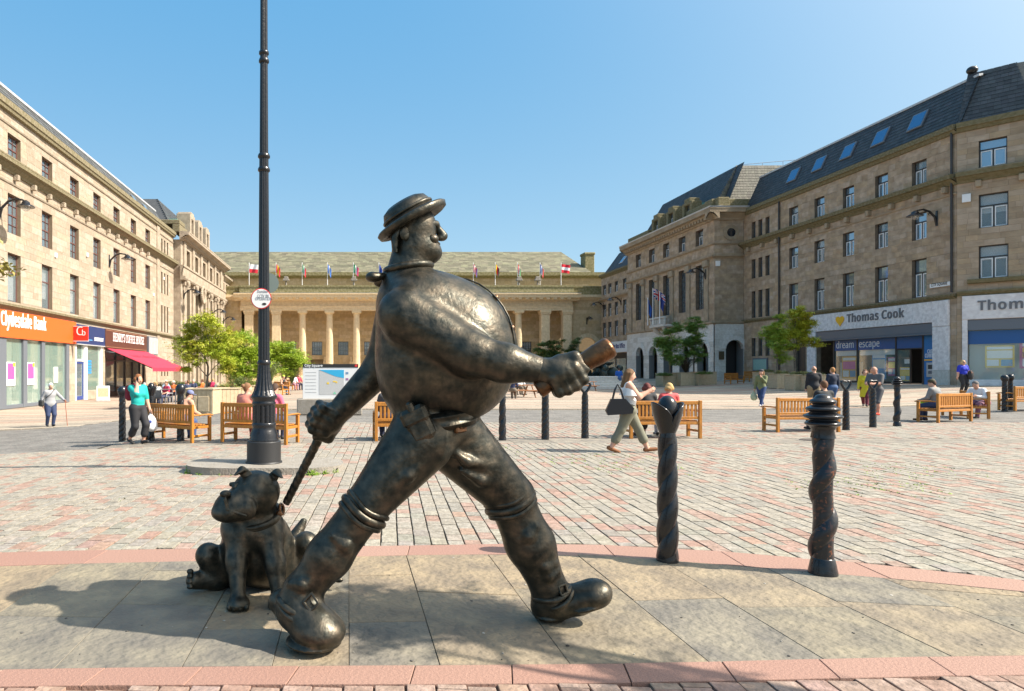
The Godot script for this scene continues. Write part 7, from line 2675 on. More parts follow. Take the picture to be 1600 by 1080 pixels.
# ------------------------------------------------------------------ bodies: tapered capsules and ellipsoids blended and meshed as one surface
class S:
	var kind := PackedInt32Array()
	var A := PackedVector3Array()
	var BA := PackedVector3Array()
	var L2 := PackedFloat32Array()
	var RA := PackedFloat32Array()
	var RB := PackedFloat32Array()
	var K := PackedFloat32Array()
	var N := PackedVector3Array()
	var FL := PackedFloat32Array()
	var C := PackedColorArray()
	var IB: Array[Basis] = []
	var blend := 0.04
	var tint := Color.WHITE

	func cap(a: Vector3, b: Vector3, ra: float, rb: float, k := -1.0, n := Vector3.ZERO, f := 1.0) -> S:
		kind.append(0)
		A.append(a)
		BA.append(b - a)
		L2.append(maxf((b - a).length_squared(), 1e-9))
		RA.append(ra)
		RB.append(rb)
		K.append(blend if k < 0.0 else k)
		N.append(n)
		FL.append(1.0 / f - 1.0)
		C.append(tint)
		IB.append(Basis())
		return self

	func ell(c: Vector3, r: Vector3, b := Basis(), k := -1.0) -> S:
		kind.append(1)
		A.append(c)
		BA.append(r)
		L2.append(1.0)
		RA.append(maxf(r.x, maxf(r.y, r.z)))
		RB.append(minf(r.x, minf(r.y, r.z)))
		K.append(blend if k < 0.0 else k)
		N.append(Vector3.ZERO)
		FL.append(0.0)
		C.append(tint)
		IB.append(b.inverse())
		return self

	func one(i: int, p: Vector3) -> float:
		if kind[i] == 0:
			var q := p - A[i]
			if FL[i] != 0.0:
				q += N[i] * (q.dot(N[i]) * FL[i])
			var t := clampf(q.dot(BA[i]) / L2[i], 0.0, 1.0)
			return (q - BA[i] * t).length() - lerpf(RA[i], RB[i], t)
		var e := IB[i] * (p - A[i])
		var r := BA[i]
		var k0 := (e / r).length()
		var k1 := (e / (r * r)).length()
		if k1 < 1e-6:
			return -RB[i]
		return k0 * (k0 - 1.0) / k1

	func dist(p: Vector3, list: PackedInt32Array) -> float:
		var d := 1e3
		for i in list:
			var e := one(i, p)
			var k := K[i]
			var h := k - absf(d - e)
			d = minf(d, e)
			if h > 0.0:
				d -= h * h * 0.25 / k
		return d

	func build(cell: float, g: G) -> G:
		var lo := Vector3.ONE * 1e6
		var hi := -lo
		var km := 0.0
		for i in kind.size():
			var r := Vector3.ONE * maxf(RA[i], RB[i])
			var b: Vector3 = A[i] + (BA[i] if kind[i] == 0 else Vector3.ZERO)
			lo = lo.min(A[i] - r).min(b - r)
			hi = hi.max(A[i] + r).max(b + r)
			km = maxf(km, K[i])
		lo -= Vector3.ONE * cell * 3.0
		hi += Vector3.ONE * cell * 3.0
		var B := 6
		var nb := Vector3i(((hi - lo) / (cell * B)).ceil())
		var n := nb * B + Vector3i.ONE
		var f := PackedFloat32Array()
		f.resize(n.x * n.y * n.z)
		f.fill(1e3)
		var sx := 1
		var sy := n.x
		var sz := n.x * n.y
		var half := cell * B * 0.5 * 1.74
		var act := []
		for bz in nb.z:
			for by in nb.y:
				for bx in nb.x:
					var o := Vector3i(bx, by, bz) * B
					var c := lo + (Vector3(o) + Vector3.ONE * B * 0.5) * cell
					var list := PackedInt32Array()
					for i in kind.size():
						if one(i, c) < half * (1.0 if kind[i] == 0 else 1.5) + K[i] * 1.1 + (0.1 if FL[i] < 0.0 else 0.0):
							list.append(i)
					if list.is_empty():
						continue
					var dc := dist(c, list)
					if dc > half * 1.8:
						continue
					var inside := dc < -half * 1.25
					for z in B + 1:
						for y in B + 1:
							var at0 := (o.z + z) * sz + (o.y + y) * sy + o.x
							for x in B + 1:
								if inside:
									if f[at0 + x] > 100.0:
										f[at0 + x] = -half
								elif f[at0 + x] > 100.0 or (f[at0 + x] == -half):
									f[at0 + x] = dist(lo + Vector3(o.x + x, o.y + y, o.z + z) * cell, list)
					if not inside:
						act.append([o, list])
		var vi := PackedInt32Array()
		vi.resize(f.size())
		vi.fill(-1)
		var cells := PackedInt32Array()
		var off := [0, sx, sy, sx + sy, sz, sx + sz, sy + sz, sx + sy + sz]
		var corner := [Vector3(0, 0, 0), Vector3(1, 0, 0), Vector3(0, 1, 0), Vector3(1, 1, 0), Vector3(0, 0, 1), Vector3(1, 0, 1), Vector3(0, 1, 1), Vector3(1, 1, 1)]
		var edges := [[0, 1], [2, 3], [4, 5], [6, 7], [0, 2], [1, 3], [4, 6], [5, 7], [0, 4], [1, 5], [2, 6], [3, 7]]
		for a in act:
			var o: Vector3i = a[0]
			for z in B:
				for y in B:
					for x in B:
						var at0 := (o.z + z) * sz + (o.y + y) * sy + o.x + x
						var m := 0
						for k in 8:
							if f[at0 + off[k]] < 0.0:
								m += 1
						if m == 0 or m == 8:
							continue
						var s := Vector3.ZERO
						var cnt := 0
						for e in edges:
							var d0 := f[at0 + off[e[0]]]
							var d1 := f[at0 + off[e[1]]]
							if (d0 < 0.0) != (d1 < 0.0):
								s += (corner[e[0]] as Vector3).lerp(corner[e[1]], clampf(d0 / (d0 - d1), 0.05, 0.95))
								cnt += 1
						s /= cnt
						var p := lo + (Vector3(o.x + x, o.y + y, o.z + z) + s) * cell
						var list: PackedInt32Array = a[1]
						var q0 := f[at0]
						var q1 := f[at0 + off[1]]
						var q2 := f[at0 + off[2]]
						var q3 := f[at0 + off[3]]
						var q4 := f[at0 + off[4]]
						var q5 := f[at0 + off[5]]
						var q6 := f[at0 + off[6]]
						var q7 := f[at0 + off[7]]
						var nn := Vector3(lerpf(lerpf(q1 - q0, q3 - q2, s.y), lerpf(q5 - q4, q7 - q6, s.y), s.z), lerpf(lerpf(q2 - q0, q3 - q1, s.x), lerpf(q6 - q4, q7 - q5, s.x), s.z), lerpf(lerpf(q4 - q0, q5 - q1, s.x), lerpf(q6 - q2, q7 - q3, s.x), s.y))
						var best := 1e3
						for i in list:
							var e := one(i, p)
							if e < best:
								best = e
								g.col = C[i]
						vi[at0] = g.vert(p, nn)
						cells.append(at0)
		for at0 in cells:
			var a := vi[at0]
			for ax in 3:
				var s: int = [sx, sy, sz][ax]
				var u: int = [sy, sz, sx][ax]
				var w: int = [sz, sx, sy][ax]
				var d0 := f[at0] < 0.0
				if d0 == (f[at0 + s] < 0.0):
					continue
				if at0 - u - w < 0:
					continue
				var b := vi[at0 - u]
				var c := vi[at0 - u - w]
				var d := vi[at0 - w]
				if b < 0 or c < 0 or d < 0:
					continue
				if d0:
					g.i.append_array(PackedInt32Array([a, c, b, a, d, c]))
				else:
					g.i.append_array(PackedInt32Array([a, b, c, a, c, d]))
		return g

func bend(a: Vector3, b: Vector3, l1: float, l2: float, hint: Vector3) -> Vector3:
	var d := b - a
	var l := minf(d.length(), (l1 + l2) * 0.999)
	d = d.normalized()
	var x := (l1 * l1 - l2 * l2 + l * l) / (2.0 * l)
	var h := sqrt(maxf(l1 * l1 - x * x, 0.0))
	var n := (hint - d * hint.dot(d)).normalized()
	return a + d * x + n * h

# a person; local axes: +z forward, +x to the person's left; lengths as shares of the height
func person(label: String, p: Vector3, yaw: float, H: float, o: Dictionary) -> Node3D:
	var t := thing("person", label, "person", place(p, yaw))
	var s := S.new()
	var k := H
	var skin: Color = o.get("skin", Color(0.50, 0.27, 0.18))
	var top: Color = o.get("top", Color(0.2, 0.2, 0.2))
	var bot: Color = o.get("bottom", Color(0.03, 0.04, 0.08))
	var shoe: Color = o.get("shoe", Color(0.03, 0.03, 0.03))
	var sleeve: String = o.get("sleeve", "long")
	var legs: String = o.get("legs", "long")
	var fat: float = o.get("fat", 1.0)
	var pose: String = o.get("pose", "stand")
	var cell: float = o.get("cell", 0.025)
	var lean: float = o.get("lean", 0.0)
	s.blend = 0.022 * k
	var hy := 0.515
	if pose == "sit":
		hy = 0.53 / H
	var hip := Vector3(0, hy, 0)
	var tb := Basis(Vector3.RIGHT, lean)
	var up := func(x: float, y: float, z: float) -> Vector3:
		return (hip + tb * Vector3(x, y, z)) * k
	# legs
	var ank := {"stand": [Vector3(0.055, 0.045, 0.01), Vector3(-0.055, 0.045, -0.01)], "walk": [Vector3(0.045, 0.05, 0.17), Vector3(-0.045, 0.075, -0.19)], "sit": [Vector3(0.06, 0.045, 0.26), Vector3(-0.06, 0.045, 0.24)]}
	var av: Array = o.get("ankles", ank[pose])
	for j in 2:
		var sd := 1.0 if j == 0 else -1.0
		var h := hip + Vector3(0.05 * sd * fat, -0.01, 0)
		var a: Vector3 = av[j]
		var kn := bend(h, a, 0.25, 0.235, Vector3(0.1 * sd, 0.25 if pose == "sit" else 0.0, 1))
		s.tint = bot
		s.cap(h * k, kn * k, 0.072 * fat * k, 0.05 * k)
		if legs == "short":
			s.tint = skin
			s.cap(kn * k, (kn.lerp(a, 0.35)) * k, 0.043 * k, 0.044 * k)
			s.cap(kn.lerp(a, 0.35) * k, a * k, 0.044 * k, 0.026 * k)
		elif legs == "crop":
			s.cap(kn * k, kn.lerp(a, 0.55) * k, 0.050 * k, 0.054 * k)
			s.tint = skin
			s.cap(kn.lerp(a, 0.5) * k, a * k, 0.036 * k, 0.024 * k)
		else:
			s.cap(kn * k, a * k, 0.048 * k, 0.036 * k)
		s.tint = shoe
		var pitch: float = -0.35 if pose == "walk" and j == 1 else (0.15 if pose == "walk" else 0.0)
		var fo := Basis(Vector3.RIGHT, -pitch)
		s.cap((a + fo * Vector3(0, -0.015, -0.025)) * k, (a + fo * Vector3(0, -0.022, 0.10)) * k, 0.027 * k, 0.021 * k, 0.01 * k)
	# trunk
	s.tint = bot
	s.ell(up.call(0, 0.01, -0.004), Vector3(0.098 * fat, 0.075, 0.078 * fat) * k, tb)
	s.tint = top
	s.ell(up.call(0, 0.10, 0.004), Vector3(0.090 * fat, 0.11, 0.072 * fat) * k, tb)
	s.ell(up.call(0, 0.21, 0.0), Vector3(0.104 * minf(fat, 1.15), 0.11, 0.078 * minf(fat, 1.15)) * k, tb)
	if o.get("coat", false):
		s.ell(up.call(0, 0.02, 0), Vector3(0.108 * fat, 0.11, 0.088 * fat) * k, tb)
	if o.get("bust", false):
		for sd in [-1.0, 1.0]:
			s.ell(up.call(0.045 * sd, 0.20, 0.06), Vector3(0.042, 0.042, 0.035) * k, tb)
	s.cap(up.call(0.085, 0.285, -0.008), up.call(-0.085, 0.285, -0.008), 0.046 * k, 0.046 * k)
	# arms: wrist places given from the shoulder
	var av2: Array = o.get("hands", [Vector3(0.04, -0.31, 0.03), Vector3(-0.04, -0.31, 0.03)])
	var wrists := []
	var tips := []
	for j in 2:
		var sd := 1.0 if j == 0 else -1.0
		var sh := hip + tb * Vector3(0.108 * sd, 0.283, -0.005)
		var w: Vector3 = sh + (av2[j] as Vector3)
		var el := bend(sh, w, 0.165, 0.15, Vector3(0.3 * sd, -1.0, 0.1) if (av2[j] as Vector3).y > -0.1 else Vector3(0.45 * sd, -0.25, -0.8))
		if (w - sh).length() > 0.314:
			w = sh + (w - sh).normalized() * 0.314
		s.tint = top
		if sleeve == "none":
			s.tint = skin
		s.cap(sh * k, el * k, 0.043 * k, 0.034 * k)
		if sleeve == "short":
			s.cap(sh * k, sh.lerp(el, 0.75) * k, 0.045 * k, 0.043 * k)
		s.tint = top if sleeve == "long" else skin
		s.cap(el * k, w * k, 0.033 * k, (0.029 if sleeve == "long" else 0.021) * k)
		s.tint = skin
		var dir := (w - el).normalized()
		s.cap((w + dir * 0.004) * k, (w + dir * 0.04) * k, 0.02 * k, 0.022 * k, 0.012 * k)
		wrists.append(w * k)
		tips.append([dir, sd])
	# neck and head
	s.tint = skin
	var nod: float = o.get("nod", 0.0)
	var turn: float = o.get("turn", 0.0)
	var nk := hip + tb * Vector3(0, 0.32, -0.005)
	var hc := hip + tb * Vector3(0, 0.32, -0.005) + Basis(Vector3.RIGHT, lean * 0.4 + nod * 0.5) * Vector3(0, 0.095, 0.012)
	var hb := Basis(UP, turn) * Basis(Vector3.RIGHT, nod)
	s.cap(nk * k, hc * k, 0.036 * k, 0.033 * k)
	s.ell(hc * k, Vector3(0.046, 0.064, 0.056) * k, hb)
	s.ell((hc + hb * Vector3(0, -0.03, 0.022)) * k, Vector3(0.034, 0.034, 0.034) * k, hb)
	s.cap((hc + hb * Vector3(0, 0.0, 0.054)) * k, (hc + hb * Vector3(0, -0.018, 0.065)) * k, 0.007 * k, 0.010 * k, 0.008 * k)
	for sd in [-1.0, 1.0]:
		s.ell((hc + hb * Vector3(0.048 * sd, -0.006, -0.004)) * k, Vector3(0.007, 0.017, 0.011) * k, hb, 0.006 * k)
	var g := s.build(cell, G.new())
	# fingers
	g.col = skin
	for j in 2:
		var dir: Vector3 = tips[j][0]
		var sd: float = tips[j][1]
		var fw := dir.cross(Vector3(sd, 0, 0)).normalized()
		var ac := dir.cross(fw).normalized()
		var w0: Vector3 = wrists[j] + dir * 0.045 * k
		for q in 4:
			var b0 := w0 + fw * (q - 1.5) * 0.0105 * k
			var ln: float = [0.034, 0.042, 0.044, 0.038][q] * k
			g.tube([b0, b0 + dir * ln * 0.55 - ac * 0.004 * k * sd, b0 + dir * ln - ac * 0.016 * k * sd], [0.0058 * k, 0.0055 * k, 0.0042 * k], 6)
		g.tube([wrists[j] + dir * 0.015 * k + fw * 0.018 * k, wrists[j] + dir * 0.035 * k + fw * 0.03 * k, wrists[j] + dir * 0.058 * k + fw * 0.03 * k], [0.007 * k, 0.0065 * k, 0.005 * k], 6)
	# eyes, brows, mouth
	for sd in [-1.0, 1.0]:
		g.col = Color(0.02, 0.015, 0.012)
		g.ball((hc + hb * Vector3(0.019 * sd, 0.003, 0.0475)) * k, Vector3.ONE * 0.0058 * k, 6, 4)
	g.col = Color(0.35, 0.10, 0.09)
	g.ball((hc + hb * Vector3(0, -0.036, 0.051)) * k, Vector3(0.014, 0.004, 0.006) * k, 6, 4)
	part(t, "body", g, mat("people", Color.WHITE, 0.8, 0, {"vc": true}))
	# hair or hat
	var hair: Color = o.get("hair", Color(0.06, 0.035, 0.02))
	var hs := S.new()
	hs.tint = hair
	hs.blend = 0.015 * k
	var style: String = o.get("style", "short")
	if style != "bald":
		hs.ell((hc + hb * Vector3(0, 0.018, -0.010)) * k, Vector3(0.051, 0.057, 0.056) * k, hb)
		hs.ell((hc + hb * Vector3(0, -0.012, -0.03)) * k, Vector3(0.044, 0.045, 0.034) * k, hb)
	if style == "long":
		for sd in [-1.0, 0.0, 1.0]:
			hs.cap((hc + hb * Vector3(0.028 * sd, 0.01, -0.035)) * k, (hc + hb * Vector3(0.035 * sd, -0.15, -0.052)) * k, 0.030 * k, 0.022 * k)
		for sd in [-1.0, 1.0]:
			hs.cap((hc + hb * Vector3(0.045 * sd, 0.015, -0.005)) * k, (hc + hb * Vector3(0.052 * sd, -0.10, -0.015)) * k, 0.017 * k, 0.012 * k)
	elif style == "bob":
		for q in 12:
			var a := TAU * q / 12
			if cos(a) > 0.55:
				continue
			hs.ell((hc + hb * Vector3(sin(a) * 0.045, -0.012 + 0.012 * sin(q * 2.3), cos(a) * 0.042 - 0.008)) * k, Vector3.ONE * 0.028 * k, hb)
	elif style == "bun":
		hs.ell((hc + hb * Vector3(0, 0.03, -0.075)) * k, Vector3.ONE * 0.028 * k, hb)
	if style == "bald":
		hs.ell((hc + hb * Vector3(0, -0.01, -0.035)) * k, Vector3(0.040, 0.030, 0.026) * k, hb)
	part(t, "hair", hs.build(minf(cell, 0.018), G.new()), mat("people", Color.WHITE))
	if o.has("hat"):
		g = G.new()
		g.col = o.hat
		g.xf = Transform3D(hb, (hc + hb * Vector3(0, 0.022, -0.004)) * k)
		g.lathe([Vector2(0.058, 0.0), Vector2(0.0595, 0.02), Vector2(0.052, 0.042), Vector2(0.03, 0.058), Vector2(0.0, 0.062)].map(func(q): return q * k), 16)
		if o.get("brim", "") == "peak":
			g.prism(PackedVector2Array([Vector2(-0.045, 0.045), Vector2(-0.03, 0.10), Vector2(0.03, 0.10), Vector2(0.045, 0.045)].map(func(q): return q * k)), 0, 0.001) if false else g.bbox(Vector3(-0.042, 0.002, 0.045) * k, Vector3(0.042, 0.010, 0.105) * k, 0.003)
		elif o.get("brim", "") == "round":
			g.lathe([Vector2(0.055, 0.0), Vector2(0.10, -0.008), Vector2(0.10, -0.004), Vector2(0.055, 0.008)].map(func(q): return q * k), 18)
		part(t, "hat", g, mat("people", Color.WHITE))
	t.set_meta("w0", wrists[0])
	t.set_meta("w1", wrists[1])
	t.set_meta("hc", hc * k)
	return t

func clear_notes(t: Node) -> void:
	for m in ["w0", "w1", "hc"]:
		if t.has_meta(m):
			t.remove_meta(m)
func build_people() -> void:
	var ppl: Material = mat("people", Color.WHITE, 0.8, 0, {"vc": true})
	var skin := Color(0.55, 0.31, 0.22)
	var g: G
	# woman in the teal shirt, on the phone, with a backpack and a white bag
	var t := person("woman in a teal shirt talking on her phone, maroon backpack, white carrier bag", on(215, 694), 0.95, 1.62, {"top": Color(0.01, 0.36, 0.33), "bottom": Color(0.022, 0.022, 0.026), "skin": skin, "hair": Color(0.20, 0.075, 0.025), "style": "bob", "pose": "walk", "legs": "crop", "sleeve": "short", "bust": true, "fat": 1.12, "cell": 0.014,
		"ankles": [Vector3(0.05, 0.05, 0.06), Vector3(-0.05, 0.07, -0.12)], "hands": [Vector3(0.06, -0.30, 0.05), Vector3(0.02, 0.065, 0.105)], "nod": 0.15})
	var w: Vector3 = t.get_meta("w0")
	g = G.new()
	g.col = Color(0.20, 0.012, 0.03)
	g.bbox(Vector3(-0.15, 1.0, -0.33), Vector3(0.15, 1.36, -0.13), 0.06)
	g.tube([Vector3(-0.1, 1.34, -0.15), Vector3(-0.11, 1.40, 0.0), Vector3(-0.11, 1.28, 0.13), Vector3(-0.13, 1.1, 0.08)], [0.02, 0.02, 0.02, 0.02], 6)
	part(t, "backpack", g, ppl)
	g = G.new()
	g.col = Color(0.02, 0.02, 0.02)
	g.bbox(Vector3(t.get_meta("w1")) + Vector3(0.0, 0.02, -0.03), Vector3(t.get_meta("w1")) + Vector3(0.02, 0.15, 0.04), 0.006)
	part(t, "phone", g, ppl)
	carrier(t.transform * (w + Vector3(0.02, -0.10, 0.02)), 0.3, 0.42, "white carrier bag with a blue emblem held by the teal-shirted woman", Color(0.75, 0.75, 0.76), true)
	clear_notes(t)
	# old man with a cane
	t = person("grey-haired old man in a pale grey jacket leaning on a walking stick", on(78, 666.5), 0.75, 1.56, {"top": Color(0.30, 0.30, 0.31), "bottom": Color(0.025, 0.04, 0.10), "hair": Color(0.6, 0.6, 0.6), "skin": skin, "pose": "walk", "coat": true, "fat": 1.2, "lean": 0.10, "nod": 0.2, "ankles": [Vector3(0.05, 0.045, 0.05), Vector3(-0.05, 0.05, -0.05)], "hands": [Vector3(0.14, -0.2, 0.17), Vector3(-0.06, -0.29, 0.0)]})
	w = t.get_meta("w0")
	g = G.new()
	g.col = Color(0.30, 0.09, 0.04)
	g.tube([w + Vector3(-0.03, 0.0, 0.02), w + Vector3(0.0, 0.03, 0.07), Vector3(w.x + 0.03, 0.4, w.z + 0.13), Vector3(w.x + 0.05, 0.0, w.z + 0.17)], [0.013, 0.013, 0.012, 0.012], 6)
	part(t, "walking_stick", g, ppl)
	g = G.new()
	g.col = Color(0.03, 0.03, 0.03)
	g.bbox(Vector3(-0.36, 0.72, -0.16), Vector3(-0.22, 0.95, 0.12), 0.04)
	g.tube([Vector3(-0.28, 0.92, 0.0), Vector3(-0.05, 1.15, 0.19), Vector3(0.12, 1.32, 0.1), Vector3(0.05, 1.3, -0.12), Vector3(-0.26, 0.92, -0.08)], [0.012, 0.012, 0.012, 0.012, 0.012], 5)
	part(t, "shoulder_bag", g, ppl)
	clear_notes(t)
	# woman in the white top
	t = person("woman in a white frilled top and khaki trousers walking and holding a phone", on(982, 707), 1.35, 1.64, {"top": Color(0.74, 0.73, 0.72), "bottom": Color(0.17, 0.165, 0.12), "skin": skin, "shoe": Color(0.22, 0.09, 0.035), "hair": Color(0.13, 0.07, 0.03), "style": "long", "pose": "walk", "legs": "crop", "sleeve": "none", "bust": true, "fat": 1.14, "cell": 0.013, "ankles": [Vector3(0.045, 0.05, 0.22), Vector3(-0.045, 0.06, -0.20)], "hands": [Vector3(-0.06, -0.08, 0.22), Vector3(0.02, -0.06, 0.22)], "nod": 0.2})
	g = G.new()
	g.col = Color(0.74, 0.73, 0.72)
	for sd in [-1.0, 1.0]:
		var k0 := g.size()
		for j in 4:
			for q in 25:
				var a := TAU * q / 24
				var r := 0.075 + j * 0.022 + 0.014 * sin(a * 7.0) * j / 3.0
				g.vert(Vector3(sd * (0.16 + j * 0.012) + cos(a) * r * 0.8, 1.30 - j * 0.06, sin(a) * r + 0.01), Vector3(cos(a), 0.2, sin(a)))
		for j in 3:
			for q in 24:
				var p := k0 + j * 25 + q
				g.i.append_array(PackedInt32Array([p, p + 25, p + 1, p + 1, p + 25, p + 26]))
	part(t, "frilled_sleeve", g, ppl)
	g = G.new()
	g.col = Color(0.02, 0.02, 0.02)
	w = ((t.get_meta("w0") as Vector3) + (t.get_meta("w1") as Vector3)) * 0.5
	g.bbox(w + Vector3(-0.04, 0.0, 0.07), w + Vector3(0.04, 0.13, 0.085), 0.005)
	part(t, "phone", g, ppl)
	handbag(t.transform * Vector3(-0.24, 0.78, -0.22), 1.35 + PI / 2, "black leather handbag hanging from the shoulder of the woman in the white top")
	clear_notes(t)
	# seated on the benches
	var sit := func(label: String, px: float, py: float, yaw: float, o: Dictionary, back := 0.25) -> Node3D:
		o["pose"] = "sit"
		var q := on(px, py)
		var f := Vector3(sin(yaw), 0, cos(yaw))
		var pos: Vector3 = q + f * back
		pos.y = gh(pos.x)
		var n := person(label, pos, yaw, o.get("H", 1.66), o)
		clear_notes(n)
		return n
	var lap := [Vector3(0.0, -0.20, 0.17), Vector3(0.0, -0.20, 0.17)]
	sit.call("seated boy in a blue-grey cap on the leftmost bench", 268, 689, PI - 0.62, {"H": 1.5, "top": Color(0.55, 0.30, 0.2), "bottom": Color(0.04, 0.08, 0.2), "skin": skin, "hat": Color(0.16, 0.18, 0.32), "brim": "peak", "turn": -0.7, "lean": 0.55, "nod": 0.3, "hands": lap})
	sit.call("seated woman in coral with her hair up, bench behind the lamp post", 375, 691, PI - 0.42, {"top": Color(0.66, 0.24, 0.18), "bottom": Color(0.4, 0.12, 0.14), "skin": Color(0.6, 0.33, 0.24), "hair": Color(0.20, 0.10, 0.045), "style": "bun", "fat": 1.25, "turn": -0.6, "hands": lap, "lean": 0.1, "sleeve": "short"})
	sit.call("seated person in pink mostly behind the lamp post", 414, 690.5, PI - 0.42, {"top": Color(0.6, 0.12, 0.2), "bottom": Color(0.05, 0.06, 0.12), "skin": skin, "hands": lap, "lean": 0.25, "nod": 0.4})
	sit.call("seated man in a dark grey cap at the bronze man's hip", 609, 689, PI + 0.05, {"top": Color(0.06, 0.06, 0.065), "bottom": Color(0.02, 0.03, 0.07), "skin": Color(0.6, 0.30, 0.22), "hat": Color(0.03, 0.03, 0.03), "hands": lap, "fat": 1.15})
	sit.call("seated woman with dark red curly hair in a black jacket", 1018, 685, PI, {"H": 1.6, "top": Color(0.03, 0.03, 0.035), "bottom": Color(0.025, 0.025, 0.03), "skin": skin, "hair": Color(0.11, 0.022, 0.016), "style": "bob", "hands": lap, "legs": "crop"})
	sit.call("seated blonde woman in a coral cardigan beside the red-haired one", 1053, 684.5, PI, {"H": 1.6, "top": Color(0.70, 0.10, 0.10), "bottom": Color(0.5, 0.5, 0.55), "skin": skin, "hair": Color(0.50, 0.32, 0.13), "style": "bob", "hands": lap, "turn": 0.4})
	sit.call("seated man with short brown hair in a black jacket, back turned", 1298, 675, PI, {"top": Color(0.018, 0.02, 0.024), "bottom": Color(0.03, 0.03, 0.04), "skin": skin, "hair": Color(0.13, 0.06, 0.03), "hands": lap, "fat": 1.2})
	sit.call("seated man in a dark beanie and grey fleece with a lime bag on his lap", 1480, 660, PI + 0.36, {"top": Color(0.20, 0.20, 0.20), "bottom": Color(0.03, 0.05, 0.12), "skin": skin, "hat": Color(0.05, 0.045, 0.02), "shoe": Color(0.12, 0.06, 0.03), "hands": lap, "fat": 1.15, "lean": 0.2, "nod": 0.3, "turn": 0.4})
	var lime := thing("bag", "lime green bag on the lap of the man in the beanie", "bag", place(on(1461, 658) + Vector3(0.1, 0.48, -0.3), 0.3))
	g = G.new()
	g.col = Color(0.36, 0.55, 0.02)
	g.bbox(Vector3(-0.28, 0, -0.14), Vector3(0.28, 0.24, 0.14), 0.06)
	part(lime, "pouch", g, ppl)
	g = G.new()
	g.col = Color(0.1, 0.12, 0.03)
	g.tube([Vector3(-0.2, 0.2, 0), Vector3(-0.1, 0.31, 0), Vector3(0.1, 0.31, 0), Vector3(0.2, 0.2, 0)], [0.015, 0.015, 0.015, 0.015], 6)
	part(lime, "strap", g, ppl)
	sit.call("seated man in a navy vest and white sleeves bent over his food", 1541, 653, -1.25, {"top": Color(0.65, 0.65, 0.67), "bottom": Color(0.25, 0.12, 0.18), "skin": skin, "hair": Color(0.13, 0.12, 0.11), "hands": [Vector3(0, -0.12, 0.2), Vector3(0, -0.12, 0.2)], "lean": 0.55, "nod": 0.4, "fat": 1.15}, 0.2)
	# standing and walking on the right
	t = person("woman in a green jacket and jeans walking with a shopping bag", on(1190, 635.5), -0.9, 1.63, {"top": Color(0.13, 0.15, 0.07), "bottom": Color(0.02, 0.045, 0.13), "shoe": Color(0.4, 0.38, 0.4), "skin": skin, "hair": Color(0.25, 0.13, 0.06), "style": "long", "hat": Color(0.04, 0.04, 0.05), "coat": true, "pose": "walk", "hands": [Vector3(-0.05, -0.02, 0.14), Vector3(-0.05, -0.31, 0.03)]})
	carrier(t.transform * ((t.get_meta("w1") as Vector3) + Vector3(-0.04, -0.12, 0)), 0.34, 0.4, "patterned shopping bag held by the woman in the green jacket", Color(0.35, 0.4, 0.28), false)
	clear_notes(t)
	t = person("balding man in a black jacket and camouflage trousers, walking away", on(1272, 640), PI - 0.35, 1.78, {"top": Color(0.018, 0.018, 0.02), "bottom": Color(0.30, 0.22, 0.13), "skin": skin, "style": "bald", "hair": Color(0.2, 0.12, 0.07), "coat": true, "fat": 1.12, "pose": "walk"})
	clear_notes(t)
	t = person("fair-haired boy in a navy jumper beside the black jacket man", on(1301, 638), PI, 1.72, {"top": Color(0.014, 0.02, 0.045), "bottom": Color(0.05, 0.1, 0.22), "skin": skin, "hair": Color(0.36, 0.17, 0.06)})
	clear_notes(t)
	t = person("woman in a yellow coat and maroon leggings walking", on(1352, 635.5), -0.7, 1.6, {"top": Color(0.55, 0.46, 0.02), "bottom": Color(0.12, 0.012, 0.03), "skin": skin, "hair": Color(0.14, 0.06, 0.03), "style": "bob", "coat": true, "bust": true, "pose": "walk", "hands": [Vector3(0.02, -0.2, 0.16), Vector3(-0.04, -0.31, 0.03)]})
	g = G.new()
	g.col = Color(0.55, 0.46, 0.02)
	g.lathe([Vector2(0.2, 0.42), Vector2(0.185, 0.62), Vector2(0.15, 0.9)], 20, true, false)
	part(t, "coat_skirt", g, ppl)
	clear_notes(t)
	t = person("dark-haired person in navy between the yellow coat and the bald man", on(1362, 634), -0.5, 1.66, {"top": Color(0.03, 0.03, 0.05), "bottom": Color(0.3, 0.3, 0.3), "skin": skin, "hair": Color(0.12, 0.06, 0.03), "style": "bob"})
	clear_notes(t)
	t = person("bald bearded man in a grey shirt, shorts and orange shoes, looking down", on(1369, 649), -1.1, 1.76, {"top": Color(0.10, 0.10, 0.105), "bottom": Color(0.07, 0.07, 0.075), "legs": "short", "sleeve": "short", "skin": Color(0.58, 0.30, 0.21), "style": "bald", "hair": Color(0.25, 0.13, 0.06), "shoe": Color(0.70, 0.06, 0.03), "pose": "walk", "ankles": [Vector3(0.05, 0.045, 0.03), Vector3(-0.05, 0.05, -0.1)], "fat": 1.12, "lean": 0.12, "nod": 0.45, "hands": [Vector3(-0.05, -0.16, 0.2), Vector3(0.05, -0.16, 0.2)]})
	clear_notes(t)
	t = person("blonde woman in a bright blue top with sunglasses, holding a dark coat", on(1505, 625), 0.0, 1.68, {"top": Color(0.012, 0.03, 0.42), "bottom": Color(0.02, 0.02, 0.025), "skin": skin, "hair": Color(0.48, 0.32, 0.15), "style": "bob", "sleeve": "short", "bust": true, "fat": 1.15, "hands": [Vector3(0.0, -0.17, 0.13), Vector3(-0.06, -0.31, 0.0)]})
	g = G.new()
	g.col = Color(0.02, 0.02, 0.025)
	var hc: Vector3 = t.get_meta("hc")
	g.bbox(hc + Vector3(-0.07, -0.012, 0.075), hc + Vector3(0.07, 0.02, 0.1), 0.008)
	part(t, "sunglasses", g, ppl)
	w = t.get_meta("w0")
